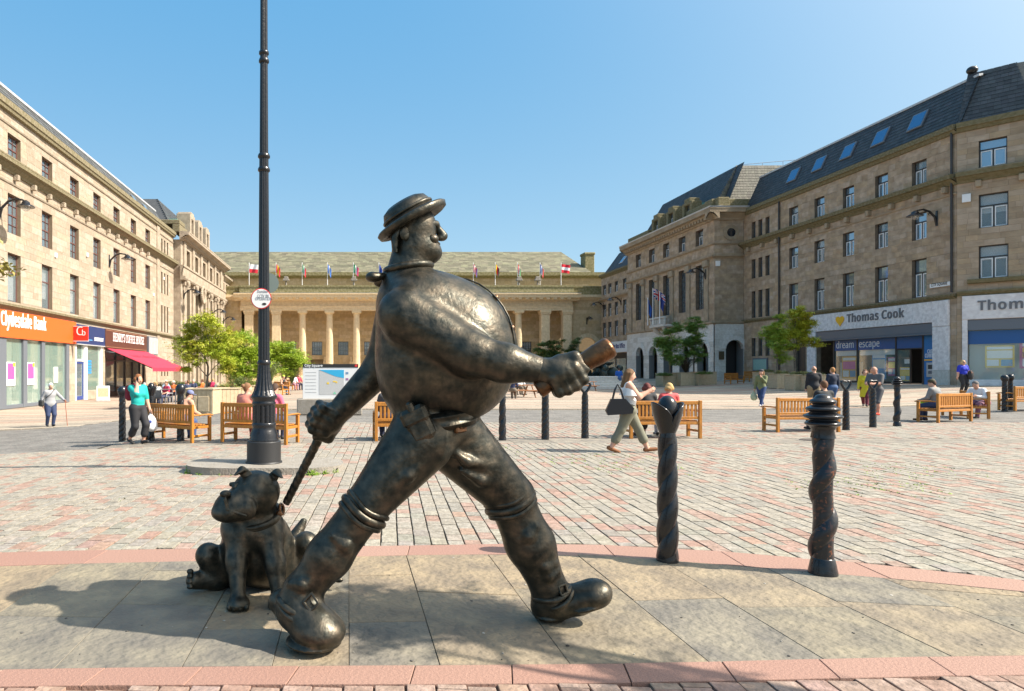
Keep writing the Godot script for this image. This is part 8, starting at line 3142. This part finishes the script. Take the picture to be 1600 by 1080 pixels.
	g = G.new()
	g.col = Color(0.02, 0.02, 0.025)
	g.ball(w + Vector3(0.0, -0.14, 0.02), Vector3(0.15, 0.26, 0.09), 12, 8)
	part(t, "folded_coat", g, ppl)
	clear_notes(t)
	# by the fountain
	t = person("small child in a pale cap running by the fountain", on(927, 604), -0.6, 1.05, {"top": Color(0.08, 0.08, 0.09), "bottom": Color(0.03, 0.03, 0.06), "legs": "short", "skin": skin, "hat": Color(0.6, 0.65, 0.75), "pose": "walk"})
	clear_notes(t)
	t = person("man in a bright blue shirt standing before the fountain steps", on(967, 607), PI - 0.3, 1.75, {"top": Color(0.015, 0.10, 0.42), "bottom": Color(0.05, 0.12, 0.28), "skin": skin, "sleeve": "short"})
	clear_notes(t)
	# picnic tables
	var pc := [
		["man in a navy shirt at the picnic table by the bronze man's belly, back turned", 801, 623.5, PI - 0.4, Color(0.02, 0.03, 0.08), Color(0.3, 0.17, 0.09)],
		["blonde person in white across the picnic table by the bronze man's belly", 813, 617, 0.3, Color(0.7, 0.7, 0.7), Color(0.5, 0.3, 0.14)],
		["red-haired person in orange across the same picnic table, half hidden", 806, 616.5, 0.2, Color(0.45, 0.22, 0.12), Color(0.35, 0.12, 0.06)],
		["person in a dark jacket behind the bronze baton, at the second picnic table", 846, 615, PI, Color(0.03, 0.03, 0.04), Color(0.3, 0.18, 0.1)],
		["person in navy at the picnic table right of the baton", 872, 611, PI, Color(0.03, 0.04, 0.09), Color(0.05, 0.04, 0.03)],
		["person in black at the far picnic table by the loop handle", 905, 611, PI, Color(0.02, 0.02, 0.02), Color(0.05, 0.04, 0.03)]]
	for q in pc:
		sit.call(q[0], q[1], q[2], q[3], {"top": q[4], "bottom": Color(0.15, 0.12, 0.09), "hair": q[5], "skin": skin, "hands": lap, "cell": 0.03}, 0.0)
	# benches far left of the map board
	sit.call("seated person in a lime cap and black vest, bench right of the left trees", 441, 617, 0.9, {"top": Color(0.02, 0.02, 0.02), "bottom": Color(0.12, 0.2, 0.35), "sleeve": "none", "skin": skin, "hat": Color(0.4, 0.6, 0.05), "hands": lap, "cell": 0.03}, 0.1)
	sit.call("seated person in white on the farther bench left of the map board", 459, 610, 0.5, {"top": Color(0.65, 0.62, 0.62), "bottom": Color(0.4, 0.2, 0.25), "skin": skin, "hair": Color(0.4, 0.25, 0.15), "hands": lap, "cell": 0.03}, 0.1)
	sit.call("seated person in red beside the one in white, left of the map board", 466, 609.5, 0.5, {"top": Color(0.4, 0.05, 0.08), "bottom": Color(0.05, 0.05, 0.08), "skin": skin, "hands": lap, "cell": 0.03}, 0.1)
	# cafe guests
	var tops := [["white", Color(0.65, 0.65, 0.63)], ["dark navy", Color(0.03, 0.04, 0.09)], ["orange", Color(0.6, 0.15, 0.03)], ["pale blue", Color(0.3, 0.4, 0.5)], ["black", Color(0.02, 0.02, 0.02)], ["crimson", Color(0.4, 0.02, 0.08)]]
	var hairs := [["blond", Color(0.5, 0.33, 0.16)], ["dark", Color(0.05, 0.03, 0.02)], ["grey", Color(0.4, 0.39, 0.37)], ["brown", Color(0.15, 0.07, 0.03)]]
	var names := ["nearest the teal-shirted woman", "second from the teal-shirted woman", "in the middle of the terrace", "below the awning's corner", "behind the square planter", "by the hedge"]
	for k in cafe_seats.size():
		if k % 3 == 2 and k > 6:
			continue
		var tp: Array = tops[(k * 5 + k / 6) % 6]
		var hr: Array = hairs[(k * 3 + k / 4) % 4]
		var o := {"pose": "sit", "top": tp[1], "bottom": Color(0.04, 0.05, 0.1), "hair": hr[1], "skin": skin, "hands": lap, "cell": 0.032, "sleeve": "short" if k % 2 else "long"}
		if k == 4 or k == 10:
			o["hat"] = Color(0.6, 0.55, 0.42)
			o["brim"] = "round"
		var n := person("%s-haired guest in %s%s, %s chair, table %s" % [hr[0], tp[0], " with a sun hat" if o.has("hat") else "", ["first", "second", "third"][k % 3], names[k / 3]], cafe_seats[k][0], cafe_seats[k][1], 1.68, o)
		clear_notes(n)

func carrier(p: Vector3, w: float, h: float, label: String, c: Color, emblem: bool) -> void:
	var o := thing("carrier_bag", label, "bag", place(p - Vector3(0, h, 0), 0.3))
	var s := S.new()
	s.tint = c
	s.blend = 0.05
	s.ell(Vector3(0, h * 0.38, 0), Vector3(w * 0.5, h * 0.40, 0.09))
	s.ell(Vector3(0.02, h * 0.2, 0), Vector3(w * 0.42, h * 0.22, 0.10))
	s.cap(Vector3(-0.06, h * 0.7, 0), Vector3(0, h * 1.0, 0), 0.035, 0.012)
	s.cap(Vector3(0.06, h * 0.7, 0), Vector3(0, h * 1.0, 0), 0.035, 0.012)
	part(o, "bag", s.build(0.018, G.new()), mat("people", Color.WHITE))
	if emblem:
		var g := G.new()
		g.col = Color(0.03, 0.06, 0.25)
		g.ball(Vector3(-0.02, h * 0.5, 0.075), Vector3(0.055, 0.05, 0.02), 12, 6)
		g.ball(Vector3(0.03, h * 0.25, 0.08), Vector3(0.05, 0.03, 0.02), 12, 6)
		part(o, "emblem", g, mat("people", Color.WHITE))

func handbag(p: Vector3, yaw: float, label: String) -> void:
	var o := thing("handbag", label, "bag", place(p, yaw))
	var g := G.new()
	g.col = Color(0.014, 0.014, 0.016)
	var poly := PackedVector2Array([Vector2(-0.24, 0.0), Vector2(0.2, -0.04), Vector2(0.24, 0.04), Vector2(0.14, 0.28), Vector2(-0.12, 0.28), Vector2(-0.27, 0.1)])
	g.prism(poly, -0.07, 0.07)
	part(o, "bag", g, mat("leather", Color.WHITE, 0.35, 0, {"vc": true}))
	g = G.new()
	g.col = Color(0.014, 0.014, 0.016)
	for z in [-0.05, 0.05]:
		g.tube([Vector3(-0.09, 0.27, z), Vector3(-0.04, 0.45, z), Vector3(0.02, 0.56, z * 0.6), Vector3(0.07, 0.45, z), Vector3(0.11, 0.27, z)], [0.011, 0.011, 0.011, 0.011, 0.011], 6)
	part(o, "strap", g, mat("leather", Color.WHITE))
# ------------------------------------------------------------------ the bronze group: a stout striding man and his dog, generic figures
func ring(g: G, c: Vector3, axis: Vector3, rx: float, rz: float, r: float, seg := 40, wob := 0.0) -> void:
	axis = axis.normalized()
	var u := axis.cross(Vector3(0, 0, 1) if absf(axis.z) < 0.9 else UP).normalized()
	var w := u.cross(axis)
	var pts := []
	var rad := []
	for k in seg + 1:
		var a := TAU * k / seg
		pts.append(c + u * cos(a) * rx + w * sin(a) * rz + axis * wob * sin(a * 3.0))
		rad.append(r)
	g.tube(pts, rad, 10)

func build_statue() -> void:
	var patina := noise("patina", 0.011, Color(0.125, 0.15, 0.145), Color(0.44, 0.39, 0.33), 6, 1024)
	var br := mat("bronze", Color(1, 1, 1), 0.52, 0.78, {"tex": patina, "scale": 0.9, "bump": bump("hammer", 0.06, 5.0, 4), "bump_scale": 0.17, "rtex": noise("bronze_rough", 0.02, Color(0.62, 0.62, 0.62), Color(1, 1, 1), 4)})
	var worn := mat("bronze_worn", Color(1, 1, 1), 0.40, 0.9, {"tex": noise("patina2", 0.012, Color(0.26, 0.21, 0.17), Color(0.58, 0.39, 0.25), 5), "scale": 1.2, "bump": tex["hammer"], "bump_scale": 0.25})
	var foot := Vector3(0.55, 0, -4.15)
	var m := thing("bronze_man", "large bronze statue of a stout man in a hat striding, baton in hand", "statue", place(foot))
	var A := func(px: float, py: float, d: float) -> Vector3:
		return at(px, py, d) - foot
	var s := S.new()
	s.blend = 0.09
	# trunk
	s.ell(A.call(703, 546, 4.15), Vector3(0.405, 0.445, 0.40), Basis(Vector3(0, 0, 1), 0.35))
	s.ell(A.call(655, 480, 4.15), Vector3(0.27, 0.23, 0.34), Basis(Vector3(0, 0, 1), -0.3), 0.12)
	s.ell(A.call(650, 565, 4.15), Vector3(0.245, 0.40, 0.33), Basis(), 0.12)
	s.ell(A.call(712, 590, 4.15), Vector3(0.26, 0.235, 0.33), Basis(), 0.08)
	s.ell(A.call(677, 665, 4.15), Vector3(0.235, 0.155, 0.26), Basis(), 0.03)
	# legs
	s.cap(A.call(655, 690, 4.02), A.call(570, 793, 3.95), 0.205, 0.128, 0.06)
	s.cap(A.call(568, 797, 3.95), A.call(515, 868, 3.96), 0.122, 0.128, 0.05)
	s.cap(A.call(515, 868, 3.96), A.call(472, 925, 3.99), 0.128, 0.105, 0.05)
	s.cap(A.call(712, 690, 4.28), A.call(797, 775, 4.33), 0.215, 0.155, 0.06)
	s.cap(A.call(797, 780, 4.33), A.call(828, 850, 4.34), 0.140, 0.152, 0.05)
	s.cap(A.call(828, 850, 4.34), A.call(856, 915, 4.34), 0.152, 0.112, 0.05)
	# boots
	s.cap(A.call(472, 925, 3.99), A.call(462, 948, 3.99), 0.12, 0.11, 0.03)
	s.cap(A.call(438, 940, 4.08), A.call(448, 955, 4.05), 0.075, 0.07, 0.04)
	s.cap(A.call(468, 955, 3.97), A.call(492, 978, 3.89), 0.13, 0.13, 0.05)
	s.ell(A.call(500, 985, 3.88), Vector3(0.150, 0.098, 0.155), Basis(), 0.05)
	s.ell(A.call(490, 1001, 3.90), Vector3(0.165, 0.035, 0.165), Basis(), 0.012)
	s.cap(A.call(856, 915, 4.34), A.call(858, 935, 4.34), 0.112, 0.108, 0.03)
	s.cap(A.call(848, 950, 4.34), A.call(866, 952, 4.33), 0.075, 0.08, 0.04)
	s.cap(A.call(872, 942, 4.33), A.call(900, 938, 4.31), 0.095, 0.10, 0.05)
	s.ell(A.call(926, 928, 4.29), Vector3(0.122, 0.092, 0.122), Basis(Vector3(0, 0, 1), 0.3), 0.05)
	s.ell(A.call(857, 963, 4.335), Vector3(0.095, 0.026, 0.09), Basis(), 0.01)
	s.ell(A.call(918, 943, 4.295), Vector3(0.150, 0.030, 0.118), Basis(Vector3(0, 0, 1), 0.30), 0.012)
	# folds of the trousers and boots, part of the one surface
	for q in [[[668, 716, 3.86], [638, 744, 3.825], [606, 765, 3.85]], [[700, 700, 4.02], [730, 722, 4.06], [775, 728, 4.16]], [[718, 735, 4.08], [752, 752, 4.13], [790, 752, 4.20]], [[520, 838, 3.83], [540, 852, 3.835], [548, 866, 3.86]], [[838, 822, 4.19], [826, 838, 4.19], [812, 846, 4.21]], [[488, 906, 3.88], [472, 914, 3.87], [452, 912, 3.90]], [[872, 892, 4.24], [858, 900, 4.225], [842, 898, 4.24]], [[868, 880, 4.24], [852, 886, 4.215], [836, 880, 4.25]]]:
		var c0: Vector3 = A.call(q[0][0], q[0][1], q[0][2] + 0.012)
		var c1: Vector3 = A.call(q[1][0], q[1][1], q[1][2] + 0.006)
		var c2: Vector3 = A.call(q[2][0], q[2][1], q[2][2] + 0.012)
		s.cap(c0, c1, 0.010, 0.026, 0.035)
		s.cap(c1, c2, 0.026, 0.010, 0.035)
	# arms
	s.cap(A.call(632, 492, 3.86), A.call(735, 553, 3.74), 0.158, 0.118, 0.05)
	s.cap(A.call(735, 553, 3.74), A.call(790, 568, 3.69), 0.118, 0.105, 0.05)
	s.cap(A.call(790, 568, 3.69), A.call(850, 580, 3.66), 0.105, 0.068, 0.04)
	s.cap(A.call(622, 490, 4.48), A.call(600, 570, 4.58), 0.15, 0.125, 0.06)
	s.cap(A.call(600, 570, 4.58), A.call(535, 638, 4.60), 0.12, 0.088, 0.05)
	# neck and head: an ordinary broad face
	s.cap(A.call(634, 440, 4.15), A.call(642, 395, 4.15), 0.135, 0.115, 0.06)
	s.ell(A.call(645, 358, 4.15), Vector3(0.145, 0.165, 0.128), Basis(Vector3(0, 0, 1), -0.1), 0.05)
	s.ell(A.call(656, 388, 4.15), Vector3(0.125, 0.092, 0.110), Basis(Vector3(0, 0, 1), -0.25), 0.05)
	s.ell(A.call(676, 397, 4.15), Vector3(0.050, 0.042, 0.060), Basis(), 0.05)
	var g := s.build(0.0135, G.new())
	# head and hands on a finer grid
	var f := S.new()
	f.blend = 0.02
	for sd in [1.0, -1.0]:
		f.cap(A.call(672, 350, 4.15 - 0.055 * sd), A.call(681, 350, 4.15 - 0.02 * sd), 0.026, 0.022)      # brow
		f.ell(A.call(674, 374, 4.15 - 0.06 * sd), Vector3(0.045, 0.034, 0.042))                            # cheek
		f.ell(A.call(632, 364, 4.15 - 0.128 * sd), Vector3(0.032, 0.046, 0.016), Basis(UP, 0.3 * sd))      # ear
		f.ell(A.call(674, 358, 4.15 - 0.054 * sd), Vector3(0.016, 0.012, 0.018))                          # eye
	f.cap(A.call(680, 352, 4.15), A.call(692, 369, 4.15), 0.019, 0.030)
	f.ell(A.call(688, 372, 4.15 - 0.02), Vector3(0.02, 0.016, 0.017))
	f.ell(A.call(688, 372, 4.15 + 0.02), Vector3(0.02, 0.016, 0.017))
	f.ell(A.call(683, 382, 4.15), Vector3(0.019, 0.010, 0.044))
	f.ell(A.call(682, 388, 4.15), Vector3(0.018, 0.011, 0.038))
	f.build(0.006, g)
	fist(g, A.call(878, 583, 3.645), Vector3(0.86, 0.51, 0.12).normalized(), Vector3(0.5, -0.86, 0.0), A.call(848, 580, 3.66), 1.28)
	fist(g, A.call(512, 657, 4.62), Vector3(-0.42, -0.88, -0.2).normalized(), Vector3(-0.85, 0.35, 0.30), A.call(536, 638, 4.60), 1.45)
	part(m, "figure", g, br)
	# hat
	var tilt := Basis(Vector3(0, 0, 1), 0.50)
	var h := G.new()
	h.xf = Transform3D(tilt * Basis.from_scale(Vector3(1.0, 1.0, 0.92)), A.call(641, 340, 4.15))
	h.lathe([Vector2(0.140, -0.01), Vector2(0.205, -0.05), Vector2(0.228, -0.04), Vector2(0.236, -0.012), Vector2(0.222, 0.0), Vector2(0.175, 0.01), Vector2(0.160, 0.025), Vector2(0.156, 0.055), Vector2(0.142, 0.085), Vector2(0.105, 0.104), Vector2(0.05, 0.104), Vector2(0, 0.094)], 44)
	var hat := part(m, "hat", h, br)
	h = G.new()
	ring(h, A.call(641, 340, 4.15) + tilt * Vector3(0, 0.035, 0), tilt * UP, 0.158, 0.146, 0.012)
	part(hat, "hat_band", h, br)
	# hair at the nape
	h = G.new()
	for k in 9:
		var z := -0.11 + k * 0.0275
		h.tube([A.call(627, 352, 4.15 + z), A.call(617, 372, 4.15 + z * 1.02), A.call(618, 394, 4.15 + z * 0.95)], [0.022, 0.024, 0.012], 8)
	part(m, "hair", h, br)
	# neckerchief with its knot behind
	h = G.new()
	ring(h, A.call(638, 419, 4.15), Vector3(-0.12, 1, 0), 0.138, 0.138, 0.022)
	h.ball(A.call(606, 429, 4.13), Vector3(0.035, 0.03, 0.04), 14, 10)
	var kn := S.new()
	kn.blend = 0.02
	kn.cap(A.call(603, 431, 4.12), A.call(583, 434, 4.10), 0.024, 0.048, -1, Vector3(0, 1, 0), 0.7)
	kn.cap(A.call(604, 432, 4.16), A.call(592, 440, 4.22), 0.02, 0.035)
	kn.build(0.009, h)
	part(m, "neckerchief", h, br)
	# waistcoat hem, belt, buckle, pouch
	h = G.new()
	h.xf = Transform3D(Basis(Vector3(0, 0, 1), 0.16) * Basis.from_scale(Vector3(0.236, 1, 0.262)), A.call(680, 655, 4.15))
	h.lathe([Vector2(0.94, -0.056), Vector2(1.02, -0.056), Vector2(1.06, -0.044), Vector2(1.075, -0.03), Vector2(1.065, -0.024), Vector2(1.065, 0.024), Vector2(1.075, 0.03), Vector2(1.06, 0.044), Vector2(1.02, 0.056), Vector2(0.94, 0.056)], 56, true, false)
	var belt := part(m, "belt", h, br)
	h = G.new()
	h.xf = Transform3D(Basis(UP, 0.9), A.call(719, 663, 3.945))
	h.bbox(Vector3(-0.06, -0.05, -0.012), Vector3(0.06, 0.05, 0.016), 0.008)
	h.bbox(Vector3(-0.035, -0.028, 0.0), Vector3(0.035, 0.028, 0.024), 0.008)
	part(belt, "buckle", h, worn)
	h = G.new()
	h.xf = Transform3D(Basis(UP, -0.25) * Basis(Vector3(0, 0, 1), 0.45), A.call(653, 658, 3.86))
	h.bbox(Vector3(-0.075, -0.12, -0.05), Vector3(0.07, 0.07, 0.045), 0.025)
	h.bbox(Vector3(-0.083, -0.02, -0.055), Vector3(0.078, 0.085, 0.058), 0.022)
	h.bbox(Vector3(-0.02, 0.05, -0.06), Vector3(0.02, 0.12, 0.06), 0.012)
	part(m, "belt_pouch", h, br)
	# waistcoat seam and buttons
	h = G.new()
	var pts := []
	var rad := []
	for k in 17:
		var t := k / 16.0
		var c: Vector3 = A.call(703, 541, 4.15)
		var a := lerpf(1.45, -1.3, t)
		var e := Basis(Vector3(0, 0, 1), 0.35) * (Vector3(cos(a), sin(a), 0.0) * 0.0) + Vector3.ZERO
		var dirx := Vector3(cos(a) * cos(0.55), sin(a), cos(a) * sin(0.55))
		var lc := Basis(Vector3(0, 0, 1), -0.35) * dirx
		var r := 1.0 / sqrt(pow(lc.x / 0.405, 2) + pow(lc.y / 0.425, 2) + pow(lc.z / 0.40, 2))
		pts.append(c + dirx * (r + 0.002) + e)
		rad.append(0.006)
	h.tube(pts, rad, 6)
	part(m, "front_seam", h, br)
	for k in [4, 7, 10, 13]:
		h = G.new()
		h.ball(pts[k] + Vector3(0.0, 0, -0.03), Vector3.ONE * 0.024, 12, 8)
		part(m, "button", h, worn)
	# boot cuffs, ankle straps, soles
	for q in [[A.call(568, 799, 3.95), A.call(570, 793, 3.95) - A.call(515, 868, 3.96), 0.132], [A.call(797, 785, 4.33), A.call(797, 780, 4.33) - A.call(828, 850, 4.34), 0.150]]:
		h = G.new()
		var ax: Vector3 = (q[1] as Vector3).normalized()
		ring(h, q[0], ax, q[2], q[2], 0.026, 40, 0.006)
		ring(h, (q[0] as Vector3) - ax * 0.04, ax, q[2] * 0.99, q[2] * 0.99, 0.020, 40, 0.008)
		ring(h, (q[0] as Vector3) + ax * 0.045, ax, q[2] * 1.0, q[2] * 1.0, 0.018, 40, 0.010)
		part(m, "boot_cuff", h, br)
	h = G.new()
	ring(h, A.call(470, 943, 3.98), Vector3(0.25, 1, 0.1), 0.132, 0.130, 0.022, 40, 0.006)
	ring(h, A.call(474, 952, 3.97), Vector3(0.25, 1, 0.2), 0.138, 0.138, 0.018, 40, 0.006)
	var st := part(m, "ankle_strap", h, br)
	h = G.new()
	ring(h, A.call(486, 942, 3.845), Vector3(-0.25, 0.3, 1), 0.045, 0.050, 0.012, 4)
	part(st, "strap_buckle", h, br)
	h = G.new()
	ring(h, A.call(862, 926, 4.34), Vector3(-0.35, 1, 0), 0.120, 0.120, 0.02, 40, 0.006)
	ring(h, A.call(872, 934, 4.33), Vector3(-0.75, 1, 0), 0.112, 0.118, 0.017, 40, 0.004)
	st = part(m, "ankle_strap", h, br)
	h = G.new()
	ring(h, A.call(880, 922, 4.235), Vector3(0.3, 0.5, 1), 0.036, 0.04, 0.011, 4)
	part(st, "strap_buckle", h, br)
	# baton
	h = G.new()
	var b0: Vector3 = A.call(840, 609, 3.66)
	var b1: Vector3 = A.call(956, 541, 3.60)
	var bd := (b1 - b0).normalized()
	h.xf = Transform3D(Basis(Quaternion(UP, bd)), b0)
	var bl := (b1 - b0).length()
	h.lathe([Vector2(0.030, 0.02), Vector2(0.044, 0.0), Vector2(0.052, 0.004), Vector2(0.052, 0.03), Vector2(0.046, 0.05), Vector2(0.044, bl * 0.45), Vector2(0.050, bl * 0.62), Vector2(0.058, bl * 0.80), Vector2(0.059, bl * 0.815), Vector2(0.0575, bl * 0.83), Vector2(0.060, bl * 0.95), Vector2(0.052, bl * 0.99), Vector2(0.03, bl), Vector2(0.0, bl)], 32)
	part(m, "baton", h, worn)
	# plaited lead down to the dog
	h = G.new()
	var l0: Vector3 = A.call(507, 668, 4.66)
	var l1: Vector3 = A.call(447, 786, 4.86)
	h.xf = Transform3D(Basis(Quaternion(UP, (l1 - l0).normalized())), l0)
	twisted(h, 0.0, (l1 - l0).length(), 0.034, 0.030, 2, 0.16, 6.0, 0.0, 18, 110)
	part(m, "lead", h, br)

	# --- the dog, a plain seated bulldog
	var df := Vector3(-0.7, 0, -4.95)
	var dg := thing("bronze_dog", "dark bronze statue of a seated bulldog on a lead beside the striding man", "statue", place(df))
	var D := func(px: float, py: float, d: float) -> Vector3:
		return at(px, py, d) - df
	s = S.new()
	s.blend = 0.05
	s.ell(D.call(402, 855, 4.98), Vector3(0.27, 0.29, 0.24))
	s.ell(D.call(395, 826, 4.86), Vector3(0.235, 0.185, 0.18))
	s.ell(D.call(425, 880, 5.10), Vector3(0.24, 0.20, 0.22))
	s.cap(D.call(398, 805, 4.86), D.call(398, 780, 4.80), 0.14, 0.135)
	# front legs
	s.cap(D.call(370, 838, 4.78), D.call(370, 878, 4.70), 0.088, 0.072)
	s.cap(D.call(370, 878, 4.70), D.call(372, 935, 4.58), 0.070, 0.048)
	s.ell(D.call(373, 943, 4.545), Vector3(0.078, 0.045, 0.085), Basis(), 0.03)
	s.cap(D.call(422, 838, 4.78), D.call(430, 882, 4.70), 0.088, 0.070)
	s.cap(D.call(430, 882, 4.70), D.call(436, 935, 4.62), 0.070, 0.048)
	s.ell(D.call(437, 940, 4.59), Vector3(0.075, 0.045, 0.085), Basis(), 0.03)
	# hind legs
	s.cap(D.call(360, 890, 5.06), D.call(325, 868, 4.93), 0.12, 0.082)
	s.cap(D.call(325, 868, 4.93), D.call(340, 908, 4.96), 0.080, 0.062)
	s.cap(D.call(340, 908, 4.96), D.call(304, 907, 4.88), 0.062, 0.064)
	s.cap(D.call(455, 885, 5.16), D.call(478, 850, 5.05), 0.13, 0.085)
	s.cap(D.call(478, 850, 5.05), D.call(480, 898, 5.1), 0.08, 0.06)
	s.cap(D.call(480, 898, 5.1), D.call(516, 902, 5.02), 0.06, 0.055)
	s.cap(D.call(462, 838, 5.2), D.call(474, 815, 5.24), 0.055, 0.028)
	# head
	s.ell(D.call(400, 768, 4.80), Vector3(0.172, 0.150, 0.160))
	s.ell(D.call(368, 786, 4.68), Vector3(0.140, 0.092, 0.125), Basis(UP, 0.5))
	s.ell(D.call(358, 800, 4.64), Vector3(0.125, 0.072, 0.110), Basis(UP, 0.5))
	s.ell(D.call(388, 796, 4.60), Vector3(0.055, 0.070, 0.045))
	s.ell(D.call(346, 797, 4.74), Vector3(0.05, 0.065, 0.05))
	g = s.build(0.012, G.new())
	f = S.new()
	f.blend = 0.014
	f.ell(D.call(352, 772, 4.575), Vector3(0.040, 0.026, 0.030), Basis(UP, 0.5))
	for q in [[389, 762, 4.675], [367, 762, 4.71]]:
		f.ell(D.call(q[0], q[1], q[2]), Vector3.ONE * 0.021)
		f.cap(D.call(q[0] - 6, q[1] - 5, q[2] + 0.01), D.call(q[0] + 6, q[1] - 6, q[2] + 0.01), 0.016, 0.016)
	f.cap(D.call(352, 781, 4.545), D.call(356, 797, 4.545), 0.012, 0.012)
	f.cap(D.call(356, 797, 4.545), D.call(384, 806, 4.555), 0.013, 0.010)
	for q in [[373, 943, 4.545, 0.03, 1.0], [437, 940, 4.59, 0.03, 1.0]]:
		for k in 4:
			var b: Vector3 = D.call(q[0], q[1], q[2]) + Vector3((k - 1.5) * 0.038, -0.012, 0.055 - absf(k - 1.5) * 0.012)
			f.ell(b, Vector3(0.020, 0.026, 0.034))
	for k in 4:
		f.ell(D.call(297, 893 + k * 8.0, 4.85 - 0.01 * k), Vector3(0.026, 0.019, 0.022))
		f.ell(D.call(520 + k * 3.0, 896 + k * 3.5, 4.97 - k * 0.02), Vector3(0.034, 0.020, 0.018))
	f.build(0.0065, g)
	part(dg, "figure", g, br)
	# ears
	for q in [[386, 736, 4.74, -1.0], [425, 740, 4.80, 1.0]]:
		var e := S.new()
		e.blend = 0.02
		var c: Vector3 = D.call(q[0], q[1], q[2])
		e.cap(c + Vector3(0, -0.035, 0), c + Vector3(0.035 * q[3], 0.005, 0.01), 0.04, 0.032, -1, Vector3(0, 0, 1), 0.5)
		e.cap(c + Vector3(0.035 * q[3], 0.005, 0.01), c + Vector3(0.075 * q[3], -0.045, 0.06), 0.032, 0.012, -1, Vector3(0, 1, 0), 0.5)
		part(dg, "ear", e.build(0.007, G.new()), worn if q[3] < -5 else br)
	h = G.new()
	ring(h, D.call(402, 805, 4.85), Vector3(-0.15, 1, 0.35), 0.165, 0.165, 0.022)
	ring(h, D.call(402, 808, 4.85), Vector3(-0.15, 1, 0.35), 0.162, 0.162, 0.02)
	var co := part(dg, "collar", h, br)
	h = G.new()
	ring(h, D.call(440, 796, 4.83), Vector3(1, 0.2, 0.3), 0.035, 0.035, 0.011, 18)
	h.ball(D.call(436, 803, 4.80), Vector3.ONE * 0.025, 12, 8)
	part(co, "lead_ring", h, worn)

# a closed hand round a bar running along u; v points out over the knuckles; the wrist joins at w
func fist(g: G, c: Vector3, u: Vector3, v: Vector3, w: Vector3, k: float) -> void:
	v = (v - u * v.dot(u)).normalized()
	var n := u.cross(v)
	if n.z < 0.0:
		n = -n
	var f := S.new()
	f.blend = 0.022 * k
	f.cap(w, c.lerp(w, 0.25), 0.058 * k, 0.060 * k)
	f.ell(c + n * 0.012 * k, Vector3(0.075, 0.062, 0.058) * k, Basis(u, v, n), 0.03 * k)
	for j in 4:
		var o := u * ((j - 1.5) * 0.037 * k)
		var r: float = [0.0185, 0.021, 0.021, 0.019][j] * k
		var reach: float = [0.92, 1.02, 1.04, 0.96][j]
		var p0 := c + o * 0.9 + n * 0.048 * k - v * 0.005 * k
		var p1 := c + o + v * 0.066 * k * reach + n * 0.040 * k
		var p2 := c + o + v * 0.072 * k * reach - n * 0.022 * k
		var p3 := c + o + v * 0.010 * k - n * 0.052 * k
		f.cap(p0, p1, r, r * 1.08, 0.012 * k)
		f.cap(p1, p2, r * 1.05, r * 0.95, 0.012 * k)
		f.cap(p2, p3, r * 0.95, r * 0.8, 0.012 * k)
	f.cap(c - v * 0.05 * k + u * 0.02 * k, c - v * 0.035 * k + u * 0.075 * k + n * 0.02 * k, 0.026 * k, 0.022 * k)
	f.cap(c - v * 0.035 * k + u * 0.075 * k + n * 0.02 * k, c + v * 0.03 * k + u * 0.088 * k + n * 0.035 * k, 0.021 * k, 0.016 * k)
	f.build(0.0065, g)
